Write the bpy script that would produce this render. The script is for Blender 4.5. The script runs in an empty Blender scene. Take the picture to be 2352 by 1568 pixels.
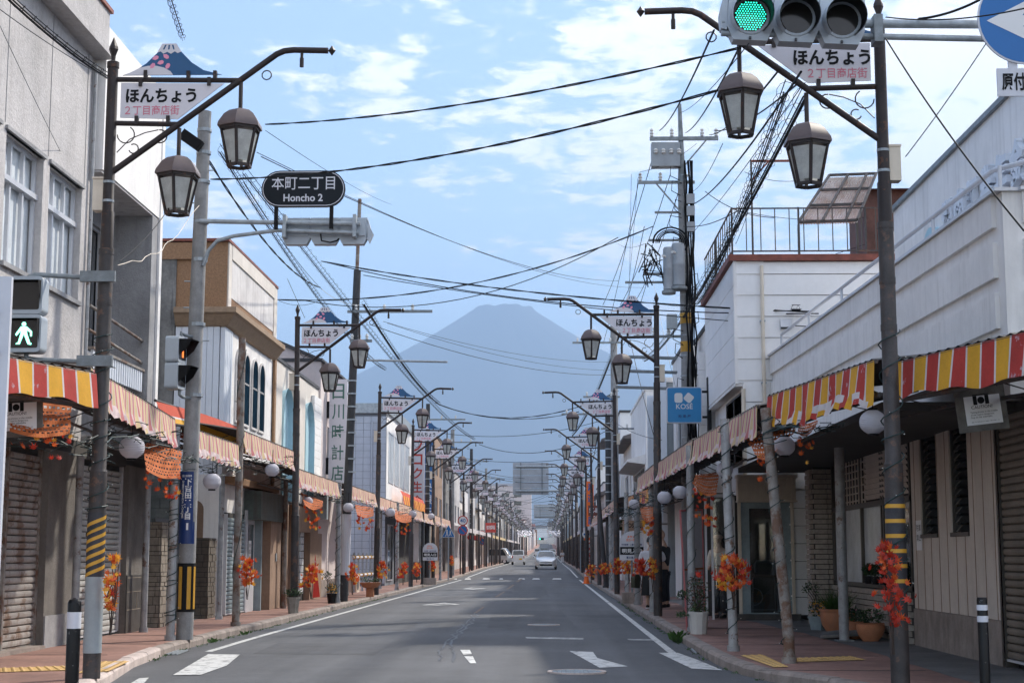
import bpy, math, random
from mathutils import Vector, Matrix
R = math.radians
V = Vector
random.seed(7)
sc = bpy.context.scene
COL = sc.collection

# ------------------------------------------------------------------ camera
FOC, PW, PH = 3590.0, 2352.0, 1568.0
EYE = V((0, 0, 1.33))
_p = math.atan((1275 - PH / 2) / FOC)
_y = math.atan((1260 - PW / 2) / math.hypot(FOC, 1275 - PH / 2))
FWD = V((-math.sin(_y) * math.cos(_p), math.cos(_y) * math.cos(_p), math.sin(_p)))
RGT = V((math.cos(_y), math.sin(_y), 0))
UPV = RGT.cross(FWD)
cd = bpy.data.cameras.new('camera')
cam = bpy.data.objects.new('camera', cd)
COL.objects.link(cam)
cam.matrix_world = Matrix((RGT, UPV, -FWD)).transposed().to_4x4()
cam.location = EYE
cd.sensor_width = 36
cd.lens = 36 * FOC / PW
cd.clip_start = 0.2
cd.clip_end = 90000
sc.camera = cam

def at(x, y, X=None, Y=None, z=None):
    """point of the street plan that was surveyed from the photograph: ray met with a real plane"""
    d = FWD * FOC + RGT * (x - PW / 2) - UPV * (y - PH / 2)
    if X is not None: t = (X - EYE.x) / d.x
    elif Y is not None: t = (Y - EYE.y) / d.y
    else: t = (z - EYE.z) / d.z
    return EYE + d * t

# ------------------------------------------------------------------ light
SUN_EL, SUN_AZ = R(39), R(41)          # azimuth from the street axis towards +X
sund = V((math.sin(SUN_AZ) * math.cos(SUN_EL), math.cos(SUN_AZ) * math.cos(SUN_EL), math.sin(SUN_EL)))
sl = bpy.data.lights.new('sun', 'SUN')
sl.energy = 2.5
sl.angle = R(2.6)
sl.color = (1.0, 0.93, 0.83)
so = bpy.data.objects.new('sun', sl)
COL.objects.link(so)
so.rotation_euler = (-sund).to_track_quat('-Z', 'Y').to_euler()

w = bpy.data.worlds.new('World')
sc.world = w
w.use_nodes = True
nt = w.node_tree
nt.nodes.clear()
def N(t, **k):
    n = nt.nodes.new(t)
    for a, b in k.items(): setattr(n, a, b)
    return n
def LK(a, b): nt.links.new(a, b)
def MA(op, a, b=None, c=None, clamp=False):
    n = nt.nodes.new('ShaderNodeMath'); n.operation = op; n.use_clamp = clamp
    for i, q in enumerate((a, b, c)):
        if q is None: continue
        if isinstance(q, (int, float)): n.inputs[i].default_value = q
        else: nt.links.new(q, n.inputs[i])
    return n.outputs[0]
sky = N('ShaderNodeTexSky', sky_type='NISHITA', sun_disc=False, sun_elevation=SUN_EL, sun_rotation=SUN_AZ,
        altitude=800, air_density=1.0, dust_density=0.05, ozone_density=2.0)
tc = N('ShaderNodeTexCoord')
sep = N('ShaderNodeSeparateXYZ'); LK(tc.outputs['Generated'], sep.inputs[0])
den = MA('ADD', MA('MAXIMUM', sep.outputs[2], 0.0), 0.10)
cx = MA('DIVIDE', sep.outputs[0], den); cy = MA('DIVIDE', sep.outputs[1], den)
cmb = N('ShaderNodeCombineXYZ'); LK(cx, cmb.inputs[0]); LK(MA('MULTIPLY', cy, 1.0), cmb.inputs[1])
def noise(vec, scale, detail, rough, off=(0, 0, 0), dist=0.0):
    a = N('ShaderNodeVectorMath', operation='ADD'); LK(vec, a.inputs[0]); a.inputs[1].default_value = off
    n = N('ShaderNodeTexNoise'); LK(a.outputs[0], n.inputs['Vector'])
    n.inputs['Scale'].default_value = scale; n.inputs['Detail'].default_value = detail
    n.inputs['Roughness'].default_value = rough; n.inputs['Distortion'].default_value = dist
    return n.outputs['Fac']
n_big = noise(cmb.outputs[0], 0.55, 2, 0.5, (3.1, 7.4, 0))
n_mid = noise(cmb.outputs[0], 2.6, 4, 0.55, (1.7, 0.3, 2), 0.2)
n_fine = noise(cmb.outputs[0], 11.5, 6, 0.60, (0.2, 4.0, 5), 0.35)
cover = MA('ADD', MA('MULTIPLY', n_big, 0.50), MA('MULTIPLY', MA('SUBTRACT', cx, 0.05), 0.10))
dens = MA('ADD', MA('ADD', MA('MULTIPLY', n_mid, 0.42), MA('MULTIPLY', n_fine, 0.62)), MA('SUBTRACT', cover, 0.25))
ramp = N('ShaderNodeMapRange', interpolation_type='SMOOTHSTEP')
LK(dens, ramp.inputs[0]); ramp.inputs[1].default_value = 0.485; ramp.inputs[2].default_value = 0.60
fade = MA('MULTIPLY', ramp.outputs[0], MA('MULTIPLY', sep.outputs[2], 12.0, clamp=True), clamp=True)
fade = MA('MULTIPLY', fade, 0.93)
tint = N('ShaderNodeMixRGB', blend_type='MULTIPLY'); tint.inputs[0].default_value = 1.0
LK(sky.outputs[0], tint.inputs[1]); tint.inputs[2].default_value = (1.04, .92, .87, 1)
mixc = N('ShaderNodeMixRGB'); LK(fade, mixc.inputs[0]); LK(tint.outputs[0], mixc.inputs[1])
mixc.inputs[2].default_value = (6.5, 6.4, 6.5, 1)
bg = N('ShaderNodeBackground'); LK(mixc.outputs[0], bg.inputs[0]); bg.inputs[1].default_value = 0.12
out = N('ShaderNodeOutputWorld'); LK(bg.outputs[0], out.inputs[0])

vs = sc.view_settings
sc.display_settings.display_device = 'sRGB'
vs.view_transform = 'Standard'; vs.look = 'None'; vs.gamma = 1.0; vs.use_curve_mapping = False
vs.exposure = 1.55
cy_ = sc.cycles
cy_.use_denoising = True
cy_.max_bounces = 8; cy_.diffuse_bounces = 5; cy_.glossy_bounces = 3; cy_.transmission_bounces = 4
cy_.transparent_max_bounces = 8; cy_.volume_bounces = 0
cy_.caustics_reflective = False; cy_.caustics_refractive = False
cy_.sample_clamp_indirect = 6.0

# ------------------------------------------------------------------ materials
def lin(c):
    return tuple(((x / 255) / 12.92 if x / 255 <= .04045 else ((x / 255 + .055) / 1.055) ** 2.4) for x in c)
MATS = {}
def mat(name, col, rough=.65, metal=0.0, var=.12, vs=1.5, bump=0.0, bs=30.0, streak=0.0, scol=(.08, .07, .06),
        spec=.5, emit=None, es=1.0, spots=0.0, spcol=(.16, .07, .03), sps=6.0, trans=0.0, sheen=0.0, coat=0.0, local=False, tl=0.0, lane=False):
    if name in MATS: return MATS[name]
    m = bpy.data.materials.new(name); m.use_nodes = True
    t = m.node_tree; b = t.nodes['Principled BSDF']
    L = t.links.new
    def nd(k, **kw):
        n = t.nodes.new(k)
        for a, q in kw.items(): setattr(n, a, q)
        return n
    b.inputs['Roughness'].default_value = rough; b.inputs['Metallic'].default_value = metal
    b.inputs['Specular IOR Level'].default_value = spec
    if trans: b.inputs['Transmission Weight'].default_value = trans
    if coat: b.inputs['Coat Weight'].default_value = coat; b.inputs['Coat Roughness'].default_value = .08
    if emit:
        b.inputs['Emission Color'].default_value = (*emit, 1); b.inputs['Emission Strength'].default_value = es
    if local: src = nd('ShaderNodeTexCoord').outputs['Object']
    else: src = nd('ShaderNodeNewGeometry').outputs['Position']
    def noi(scale, det=4, sx=None, rough_=.6):
        v = src
        if sx:
            mp = nd('ShaderNodeMapping'); L(src, mp.inputs[0]); mp.inputs['Scale'].default_value = sx; v = mp.outputs[0]
        n = nd('ShaderNodeTexNoise'); L(v, n.inputs['Vector']); n.inputs['Scale'].default_value = scale
        n.inputs['Detail'].default_value = det; n.inputs['Roughness'].default_value = rough_
        return n.outputs['Fac']
    def rng(f, a, c, lo=0., hi=1.):
        r = nd('ShaderNodeMapRange'); L(f, r.inputs[0])
        for i, q in enumerate((a, c, lo, hi)): r.inputs[i + 1].default_value = q
        return r.outputs[0]
    def mix(f, c1, c2, bl='MIX'):
        x = nd('ShaderNodeMixRGB', blend_type=bl)
        for s, q in zip(x.inputs, (f, c1, c2)):
            if isinstance(q, (int, float)): s.default_value = q
            elif isinstance(q, tuple): s.default_value = (*q[:3], 1)
            else: L(q, s)
        return x.outputs[0]
    c = tuple(col)
    node = c
    if var:
        f = rng(noi(vs, 6), .32, .68)
        node = mix(f, tuple(q * (1 - var) for q in c), tuple(min(q * (1 + var), .95) for q in c))
        f2 = rng(noi(vs * 13, 3), .3, .7, 1 - var * .5, 1 + var * .35)
        node = mix(1.0, node, f2, 'MULTIPLY')
    if streak:
        f = rng(noi(1.0, 5, (7, 7, .55)), .50, .72, 0, streak)
        node = mix(f, node, scol)
        f = rng(noi(1.1, 4), .5, .75, 0, streak * .6)
        node = mix(f, node, scol)
    if spots:
        f = rng(noi(sps, 5, None, .7), .62 - spots * .2, .66 - spots * .1, 0, .85)
        node = mix(f, node, spcol)
    if lane:
        f = rng(noi(1.0, 3, (1.3, .035, 1)), .35, .65, .84, 1.16); node = mix(1.0, node, f, 'MULTIPLY')
        f = rng(noi(170, 2), .3, .7, .62, 1.38); node = mix(1.0, node, f, 'MULTIPLY')
        f = rng(noi(.22, 5), .56, .62, 1.0, .86); node = mix(1.0, node, f, 'MULTIPLY')
    if tl:
        tb = nd('ShaderNodeBsdfTranslucent'); ms = nd('ShaderNodeMixShader'); ms.inputs[0].default_value = tl
        if isinstance(node, tuple): tb.inputs[0].default_value = (*node, 1)
        else: L(node, tb.inputs[0])
        L(b.outputs[0], ms.inputs[1]); L(tb.outputs[0], ms.inputs[2]); L(ms.outputs[0], t.nodes['Material Output'].inputs['Surface'])
    if isinstance(node, tuple): b.inputs['Base Color'].default_value = (*node, 1)
    else: L(node, b.inputs['Base Color'])
    if bump:
        bp = nd('ShaderNodeBump'); bp.inputs['Strength'].default_value = bump; bp.inputs['Distance'].default_value = .02
        L(noi(bs, 4), bp.inputs['Height']); L(bp.outputs[0], b.inputs['Normal'])
    MATS[name] = m
    return m

M = dict(
    asphalt=mat('asphalt', (.104, .107, .114), .85, var=.16, vs=.35, bump=.6, bs=90, lane=True),
    asphaltp=mat('asphalt_patch', (.090, .092, .098), .85, var=.16, vs=.6, bump=.6, bs=110, lane=True),
    paper=mat('white_paper', (.84, .84, .85), .6, var=.02),
    paint=mat('road_paint', (.62, .62, .60), .7, var=.15, vs=5, spots=.42, spcol=(.13, .13, .13), sps=7),
    paint_worn=mat('worn_road_paint', (.42, .42, .41), .75, var=.2, vs=5, spots=.7, spcol=(.12, .12, .12), sps=9),
    orange_worn=mat('worn_orange_paint', (.22, .15, .10), .8, var=.2, vs=4, spots=.8, spcol=(.115, .112, .11), sps=6),
    pave=mat('red_paving', lin((150, 114, 102)), .85, var=.28, vs=.9, bump=.4, bs=60, streak=.25, scol=(.10, .075, .065)),
    pavegrey=mat('grey_paving', (.16, .155, .15), .85, var=.25, vs=1.2, bump=.4, bs=60),
    kerb=mat('kerb_concrete', (.30, .25, .22), .85, var=.25, vs=3, bump=.4, bs=60, streak=.4),
    kerbw=mat('kerb_painted', (.55, .46, .42), .8, var=.25, vs=3, bump=.3),
    tactile=mat('tactile_yellow', lin((206, 168, 106)), .7, var=.12, vs=4),
    ground=mat('soil_ground', (.14, .13, .11), .95, var=.3, vs=.05),
    brown=mat('brown_paint', (.034, .026, .025), .5, spec=.3, var=.25, vs=4, spots=.12, spcol=(.10, .045, .025), sps=9),
    brown2=mat('weathered_brown_steel', (.046, .039, .038), .55, var=.35, vs=5, spots=.3, spcol=(.13, .07, .045), sps=7),
    lamproof=mat('lamp_roof_brown', (.125, .093, .090), .45, var=.12, vs=6),
    lampglass=mat('lamp_frosted_glass', (.68, .70, .68), .32, var=.18, vs=8, streak=.08, scol=(.15, .15, .13), tl=.45),
    signw=mat('sign_white', (.66, .64, .68), .45, var=.04),
    signblue=mat('sign_mountain_blue', lin((28, 84, 130)), .45, var=.05),
    black=mat('print_black', (.008, .008, .009), .6, var=0, spec=.2),
    pinktxt=mat('print_rose', lin((206, 120, 140)), .5, var=0),
    pink=mat('print_petal_pink', lin((232, 150, 178)), .5, var=0),
    redtxt=mat('print_red', lin((186, 62, 50)), .5, var=0),
    greentxt=mat('print_green', lin((66, 110, 98)), .5, var=0),
    white=mat('print_white', (.75, .75, .75), .5, var=0),
    greytxt=mat('print_grey', (.2, .2, .2), .5, var=0),
    signdark=mat('sign_dark_navy', (.006, .008, .011), .30, var=.2, vs=2, spec=.18),
    navy=mat('address_blue', lin((24, 52, 108)), .4, var=.05),
    tblue=mat('traffic_blue', lin((20, 104, 172)), .4, var=.04),
    koseb=mat('cosmetic_blue', lin((22, 128, 186)), .35, var=.04),
    bankblue=mat('bank_blue', lin((24, 92, 150)), .45, var=.06),
    galv=mat('galvanised_steel', (.34, .38, .41), .48, .25, var=.22, vs=9, bump=.05),
    galvd=mat('dark_galvanised', (.20, .225, .24), .5, .2, var=.25, vs=8),
    sigbody=mat('signal_housing', (.42, .47, .52), .4, var=.05),
    sigblack=mat('signal_visor_black', (.006, .006, .007), .6, var=0, spec=.2),
    sigdark=mat('signal_dark_lens', (.020, .018, .016), .12, var=.1),
    led=mat('led_green', (.02, .3, .2), .3, var=0, emit=(.02, .60, .40), es=1.7),
    ledped=mat('walk_man_green', (.1, .6, .4), .3, var=0, emit=(.22, .95, .68), es=1.6),
    ledred=mat('stand_man_red', (.5, .1, .03), .3, var=0, emit=(.85, .16, .03), es=.9),
    conc=mat('pole_concrete', (.27, .27, .27), .85, var=.22, vs=5, bump=.25, bs=70, streak=.35, scol=(.12, .115, .11)),
    darkpole=mat('tarred_wood', (.035, .035, .038), .6, var=.3, vs=6, bump=.2),
    greypipe=mat('grey_painted_pipe', (.34, .35, .36), .5, .1, var=.25, vs=6, spots=.22, spcol=(.14, .07, .035), sps=5),
    rustpipe=mat('rusty_pipe', (.25, .23, .21), .7, var=.25, vs=6, spots=.75, spcol=(.13, .055, .025), sps=4),
    cable=mat('cable_black', (.006, .006, .007), .7, var=0, spec=.2),
    cableg=mat('cable_green', (.015, .04, .04), .55, var=0),
    steelwire=mat('hanger_wire', (.10, .105, .11), .5, var=0),
    boxcream=mat('junction_box_cream', lin((216, 204, 186)), .5, var=.08, vs=6, streak=.2, scol=(.3, .25, .2)),
    boxgrey=mat('meter_box_grey', (.33, .37, .39), .5, var=.1, streak=.2),
    insul=mat('porcelain', (.6, .6, .58), .25, var=.05),
    trafo=mat('transformer_grey', (.28, .31, .34), .5, var=.1, vs=3, streak=.15, scol=(.1, .07, .05)),
    roughcast=mat('roughcast_concrete', (.50, .48, .475), .9, var=.2, vs=1.1, bump=.75, bs=26, streak=.22, scol=(.20, .17, .15)),
    greyplaster=mat('grey_plaster', (.33, .33, .34), .9, var=.2, vs=1.2, bump=.5, bs=40, streak=.3),
    whitewall=mat('white_wall', (.83, .81, .79), .7, var=.07, vs=.8, bump=.12, bs=20, streak=.36, scol=(.50, .48, .46)),
    creamwall=mat('cream_wall', (.70, .65, .59), .8, var=.12, vs=.8, bump=.2, bs=30, streak=.15, scol=(.35, .3, .26)),
    stainwall=mat('stained_white_wall', (.66, .64, .63), .8, var=.12, vs=.9, streak=.55, scol=(.30, .27, .26)),
    pinkwall=mat('pale_pink_wall', (.66, .58, .56), .8, var=.08, vs=.9, streak=.12, scol=(.4, .35, .33)),
    pierdark=mat('dark_pier_plaster', (.17, .155, .14), .9, var=.25, vs=2, bump=.6, bs=40, streak=.4, scol=(.07, .06, .05)),
    darkconc=mat('blackened_concrete', (.20, .195, .185), .9, var=.35, vs=1.4, bump=.4, bs=25, streak=.75, scol=(.035, .034, .033)),
    clap=mat('white_clapboard', (.84, .83, .82), .6, var=.05, vs=1.2, bump=.06, bs=120, streak=.06, scol=(.5, .5, .5)),
    siding=mat('white_metal_siding', (.70, .74, .80), .45, var=.05, vs=1.3, streak=.06, scol=(.5, .5, .5)),
    greysiding=mat('grey_metal_siding', (.43, .44, .49), .5, var=.06),
    brickt=mat('tan_brick_tile', lin((148, 114, 84)), .8, var=.22, vs=30, bump=.3),
    tanwall=mat('tan_wall', lin((150, 124, 104)), .85, var=.18, vs=1.2, bump=.4, bs=30, streak=.35, scol=(.10, .075, .06)),
    beigewall=mat('beige_board', lin((206, 196, 186)), .75, var=.1, vs=1.0, streak=.22, scol=(.25, .18, .13)),
    tilegrey=mat('grey_wall_tile', (.42, .46, .53), .35, var=.07, vs=2),
    grout=mat('tile_grout', (.16, .18, .21), .8, var=.1),
    niche=mat('pale_blue_niche', lin((168, 204, 216)), .8, var=.08),
    shut=mat('shutter_rusty', (.36, .33, .31), .55, .1, var=.2, vs=3, spots=.62, spcol=(.16, .085, .045), sps=2.6),
    shut2=mat('shutter_pale', (.47, .47, .45), .5, .1, var=.15, vs=3, spots=.1, sps=4),
    shut3=mat('shutter_bluegrey', (.26, .33, .36), .45, .15, var=.2, vs=3),
    shut4=mat('shutter_brown', (.17, .14, .11), .55, var=.2, vs=3),
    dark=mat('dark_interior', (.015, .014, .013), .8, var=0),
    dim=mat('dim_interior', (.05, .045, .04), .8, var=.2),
    glass=mat('dark_glass', (.018, .022, .026), .06, var=.2, vs=1.0, spec=.7),
    glassb=mat('blue_dark_glass', (.010, .024, .040), .6, var=.3, vs=1.0, spec=0.0),
    glassw=mat('frosted_window', (.72, .77, .80), .18, var=.15, vs=2.5, spec=.6),
    alu=mat('aluminium_frame', (.58, .59, .62), .38, .2, var=.08),
    bronze=mat('bronze_frame', (.07, .06, .05), .45, .3, var=.1),
    redtrim=mat('rust_red_trim', (.20, .055, .035), .65, var=.3, vs=5),
    cornice=mat('brick_cornice', lin((156, 132, 108)), .8, var=.15, vs=12, bump=.2),
    rustroof=mat('rusty_roof', (.12, .055, .04), .75, var=.35, vs=2),
    corr=mat('corrugated_plastic', (.9, .86, .80), .4, var=.15, vs=2, streak=.4, scol=(.45, .28, .15), tl=.75),
    awnpk=mat('awning_faded_rose', lin((206, 128, 130)), .85, var=.10, vs=3, streak=.12, scol=(.35, .3, .28), tl=.25),
    awntan=mat('awning_faded_tan', lin((226, 202, 156)), .85, var=.10, vs=3, streak=.12, scol=(.35, .3, .26), tl=.25),
    awnw=mat('awning_white', (.76, .70, .70), .8, var=.10, vs=4, streak=.15, scol=(.4, .35, .33), tl=.25),
    awnr=mat('awning_red', lin((190, 62, 54)), .75, var=.14, vs=3, spots=.05, spcol=(.6, .45, .5), sps=5, tl=.25),
    awny=mat('awning_yellow', lin((232, 172, 46)), .75, var=.10, vs=3, tl=.25),
    awnro=mat('awning_orange_red', lin((206, 84, 58)), .8, var=.08, vs=3, tl=.25),
    awnfr=mat('awning_fringe', lin((226, 206, 206)), .85, var=.18, vs=9, tl=.25),
    lantern=mat('paper_lantern_white', (.66, .65, .70), .75, var=.05, tl=.3),
    lanternred=mat('paper_lantern_red', lin((196, 60, 50)), .7, var=.05),
    net=mat('orange_net', lin((204, 114, 62)), .85, var=.14, vs=7, tl=.3),
    leafr=mat('leaf_red', lin((190, 54, 34)), .6, var=.25, vs=9, tl=.3),
    leafo=mat('leaf_orange', lin((216, 96, 38)), .6, var=.2, vs=9, tl=.3),
    leafy=mat('leaf_yellow', lin((232, 168, 58)), .6, var=.2, vs=9, tl=.3),
    leafg=mat('leaf_green', (.055, .11, .03), .6, var=.3, vs=9, tl=.3),
    leafdg=mat('leaf_dark_green', (.022, .05, .02), .6, var=.3, vs=9),
    grassg=mat('feathery_green', (.05, .12, .02), .7, var=.3, vs=9, tl=.3),
    stem=mat('twig', (.06, .04, .03), .8, var=.2),
    terra=mat('terracotta', lin((178, 118, 84)), .8, var=.15, vs=6, streak=.3, scol=(.2, .15, .12)),
    potw=mat('white_plastic_pot', (.62, .62, .60), .5, var=.06, vs=6, streak=.25, scol=(.3, .28, .24)),
    potg=mat('grey_pot', (.30, .28, .25), .8, var=.2, vs=8, streak=.3),
    soil=mat('potting_soil', (.03, .022, .016), .9, var=.2),
    bollard=mat('bollard_black', (.008, .008, .009), .35, spec=.25, var=.2, vs=9, spots=.04, spcol=(.2, .2, .2), sps=14),
    reflect=mat('reflector_white', (.62, .63, .68), .4, var=.06),
    hazyel=mat('hazard_yellow', lin((206, 154, 52)), .5, var=.08),
    hazgrey=mat('hazard_band_grey', (.035, .035, .042), .6, var=.3, vs=12),
    plinth=mat('dark_stone', (.06, .055, .05), .5, var=.3, vs=5),
    brickdark=mat('brown_brick', lin((168, 158, 148)), .8, var=.2, vs=14, bump=.2),
    mortar=mat('dark_mortar', (.035, .033, .03), .9, var=.1),
    stoned=mat('dark_stone_tile', lin((96, 88, 78)), .8, var=.2, vs=10, bump=.3),
    stonet=mat('stone_tile', lin((138, 128, 116)), .8, var=.2, vs=10, bump=.3),
    block=mat('concrete_block', (.11, .115, .11), .9, var=.3, vs=2, bump=.4, streak=.5, scol=(.04, .05, .04)),
    iron=mat('gate_iron', (.10, .11, .12), .5, .3, var=.15),
    copper=mat('verdigris_panel', (.10, .13, .12), .7, var=.3, vs=2, streak=.7, scol=(.09, .05, .03)),
    orange=mat('cone_orange', lin((236, 110, 30)), .45, var=.05),
    carsil=mat('car_silver', (.60, .61, .62), .28, .55, var=.02, coat=.6),
    carwht=mat('car_white', (.76, .76, .76), .3, var=.02, coat=.7),
    tyre=mat('tyre', (.012, .012, .012), .8, var=0),
    chrome=mat('chrome', (.6, .6, .6), .15, .9, var=0),
    taill=mat('tail_lamp_red', (.45, .02, .02), .2, var=0),
    headl=mat('head_lamp', (.55, .58, .6), .1, var=0, spec=.8),
    platey=mat('plate_yellow', lin((236, 186, 44)), .5, var=0),
    skin=mat('skin', (.52, .33, .24), .55, var=.06, vs=8),
    hair=mat('black_hair', (.010, .009, .009), .5, var=.1),
    clothw=mat('white_cotton', (.62, .62, .66), .85, var=.06, vs=6, bump=.2, bs=25),
    clothb=mat('black_cloth', (.012, .012, .013), .85, var=.15, vs=6),
    clothn=mat('charcoal_cloth', (.022, .027, .035), .85, var=.2, vs=6),
    jeans=mat('dark_denim', (.022, .03, .042), .85, var=.2, vs=8),
    olive=mat('olive_canvas', (.05, .052, .032), .85, var=.2, vs=8),
    gantry=mat('sign_back_grey', (.34, .36, .39), .45, .3, var=.12, vs=2),
    bluepole=mat('pale_blue_pole', (.36, .44, .50), .5, .1, var=.12, vs=3),
    roofdark=mat('dark_roof', (.05, .05, .055), .6, var=.2),
    rooftile=mat('tiled_roof', (.12, .11, .11), .7, var=.25),
    bulb=mat('bulb_socket', (.015, .02, .02), .4, var=0),
    bulbw=mat('bulb_tip', (.7, .7, .65), .2, var=0),
    rock=mat('volcanic_rock', (.045, .048, .055), .95, var=.35, vs=.0012),
    wood=mat('grey_wood_board', (.14, .13, .115), .8, var=.3, vs=9),
)

# ------------------------------------------------------------------ mesh builder
class MB:
    def __init__(s):
        s.v = []; s.f = []; s.m = []; s.mi = 0
    def add(s, vs, fs, mi=None):
        b = len(s.v); s.v += [tuple(q) for q in vs]
        k = s.mi if mi is None else mi
        for f in fs: s.f.append(tuple(b + i for i in f)); s.m.append(k)
        return s
    def box(s, x0, x1, y0, y1, z0, z1, mi=None):
        vs = [(x0, y0, z0), (x1, y0, z0), (x1, y1, z0), (x0, y1, z0), (x0, y0, z1), (x1, y0, z1), (x1, y1, z1), (x0, y1, z1)]
        return s.add(vs, [(3, 2, 1, 0), (4, 5, 6, 7), (0, 1, 5, 4), (1, 2, 6, 5), (2, 3, 7, 6), (3, 0, 4, 7)], mi)
    def bar(s, a, b, w, h=None, up=(0, 0, 1), mi=None):
        a, b = V(a), V(b); h = h or w
        d = (b - a).normalized(); u = V(up)
        if abs(d.dot(u)) > .98: u = V((1, 0, 0))
        r = d.cross(u).normalized(); u = r.cross(d)
        vs = [p + r * (sx * w / 2) + u * (sz * h / 2) for p in (a, b) for sx, sz in ((-1, -1), (1, -1), (1, 1), (-1, 1))]
        return s.add(vs, [(0, 1, 2, 3), (7, 6, 5, 4), (0, 4, 5, 1), (1, 5, 6, 2), (2, 6, 7, 3), (3, 7, 4, 0)], mi)
    def tube(s, pts, r, n=8, cap=True, mi=None):
        pts = [V(p) for p in pts]; k = len(pts)
        rs = r if isinstance(r, (list, tuple)) else [r] * k
        vs = []; u = None
        for i, p in enumerate(pts):
            d = (pts[min(i + 1, k - 1)] - pts[max(i - 1, 0)])
            d = d.normalized() if d.length > 1e-9 else V((0, 0, 1))
            if u is None:
                u = V((0, 0, 1)) if abs(d.z) < .9 else V((1, 0, 0))
            u = (u - d * u.dot(d))
            u = u.normalized() if u.length > 1e-6 else d.orthogonal().normalized()
            q = d.cross(u)
            for j in range(n):
                a = 2 * math.pi * j / n
                vs.append(p + (u * math.cos(a) + q * math.sin(a)) * rs[i])
        fs = []
        for i in range(k - 1):
            for j in range(n):
                j2 = (j + 1) % n
                fs.append((i * n + j, i * n + j2, (i + 1) * n + j2, (i + 1) * n + j))
        if cap:
            fs.append(tuple(range(n - 1, -1, -1))); fs.append(tuple((k - 1) * n + j for j in range(n)))
        return s.add(vs, fs, mi)
    def lathe(s, prof, c=(0, 0, 0), n=16, a0=0.0, mi=None, cap=True):
        vs = []; fs = []; k = len(prof)
        for (r, z) in prof:
            for j in range(n):
                a = a0 + 2 * math.pi * j / n
                vs.append((c[0] + r * math.cos(a), c[1] + r * math.sin(a), c[2] + z))
        for i in range(k - 1):
            for j in range(n):
                j2 = (j + 1) % n
                fs.append((i * n + j, i * n + j2, (i + 1) * n + j2, (i + 1) * n + j))
        if cap:
            fs.append(tuple(range(n - 1, -1, -1))); fs.append(tuple((k - 1) * n + j for j in range(n)))
        return s.add(vs, fs, mi)
    def prism(s, poly, o, ex, ey, ez, d, mi=None):
        """polygon in (ex,ey) at o, thickness d along ez"""
        o, ex, ey, ez = V(o), V(ex), V(ey), V(ez)
        n = len(poly)
        a = [o + ex * p[0] + ey * p[1] for p in poly]
        b = [q + ez * d for q in a]
        fs = [tuple(range(n - 1, -1, -1)), tuple(range(n, 2 * n))]
        fs += [(i, (i + 1) % n, n + (i + 1) % n, n + i) for i in range(n)]
        return s.add(a + b, fs, mi)
    def ngon(s, pts, mi=None):
        return s.add(pts, [tuple(range(len(pts)))], mi)
    def grid(s, rows, mi=None):
        n = len(rows[0]); vs = [p for r in rows for p in r]
        fs = [(i * n + j, i * n + j + 1, (i + 1) * n + j + 1, (i + 1) * n + j) for i in range(len(rows) - 1) for j in range(n - 1)]
        return s.add(vs, fs, mi)
    def mesh(s, name, mats, off=(0, 0, 0), smooth=0):
        me = bpy.data.meshes.new(name)
        me.from_pydata([(a - off[0], b - off[1], c - off[2]) for a, b, c in s.v], [], s.f)
        if not isinstance(mats, (list, tuple)): mats = [mats]
        for q in mats: me.materials.append(M[q] if isinstance(q, str) else q)
        if len(mats) > 1: me.polygons.foreach_set('material_index', s.m)
        if smooth:
            me.polygons.foreach_set('use_smooth', [True] * len(me.polygons))
            me.set_sharp_from_angle(angle=R(smooth))
        me.update()
        return me
    def build(s, name, mats, parent=None, smooth=0, label=None, cat=None, group=None, kind=None):
        if parent is not None: off = org(parent)
        else:
            xs = [p[0] for p in s.v]; ys = [p[1] for p in s.v]; zs = [p[2] for p in s.v]
            off = V(((min(xs) + max(xs)) / 2, (min(ys) + max(ys)) / 2, min(zs)))
        o = bpy.data.objects.new(name, s.mesh(name, mats, off, smooth))
        COL.objects.link(o)
        if parent is not None: o.parent = parent
        else: o.location = off
        tag(o, label, cat, group, kind)
        return o

def org(o):
    p = V((0, 0, 0))
    while o is not None: p = p + o.location; o = o.parent
    return p
def tag(o, label=None, cat=None, group=None, kind=None):
    if label: o['label'] = label
    if cat: o['category'] = cat
    if group: o['group'] = group
    if kind: o['kind'] = kind
    return o
def thing(name, label, cat, loc=(0, 0, 0), group=None):
    o = bpy.data.objects.new(name, None); COL.objects.link(o)
    o.empty_display_size = .2; o.location = loc
    return tag(o, label, cat, group)
def piece(name, me, parent, loc, rot=None, scale=None):
    """an object that shares mesh data; loc in world coordinates"""
    o = bpy.data.objects.new(name, me); COL.objects.link(o)
    if parent is not None: o.parent = parent; o.location = V(loc) - org(parent)
    else: o.location = loc
    if rot: o.rotation_euler = rot
    if scale: o.scale = scale
    return o
def dup(root, loc, label=None, group=None, rotz=None):
    def rec(o, par):
        c = o.copy(); COL.objects.link(c); c.parent = par
        for ch in KIDS.get(o.name) or o.children: rec(ch, c)
        return c
    r = rec(root, None); r.location = loc
    if rotz is not None: r.rotation_euler[2] = rotz
    if label: r['label'] = label
    if group: r['group'] = group
    return r
KIDS = {}

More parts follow.
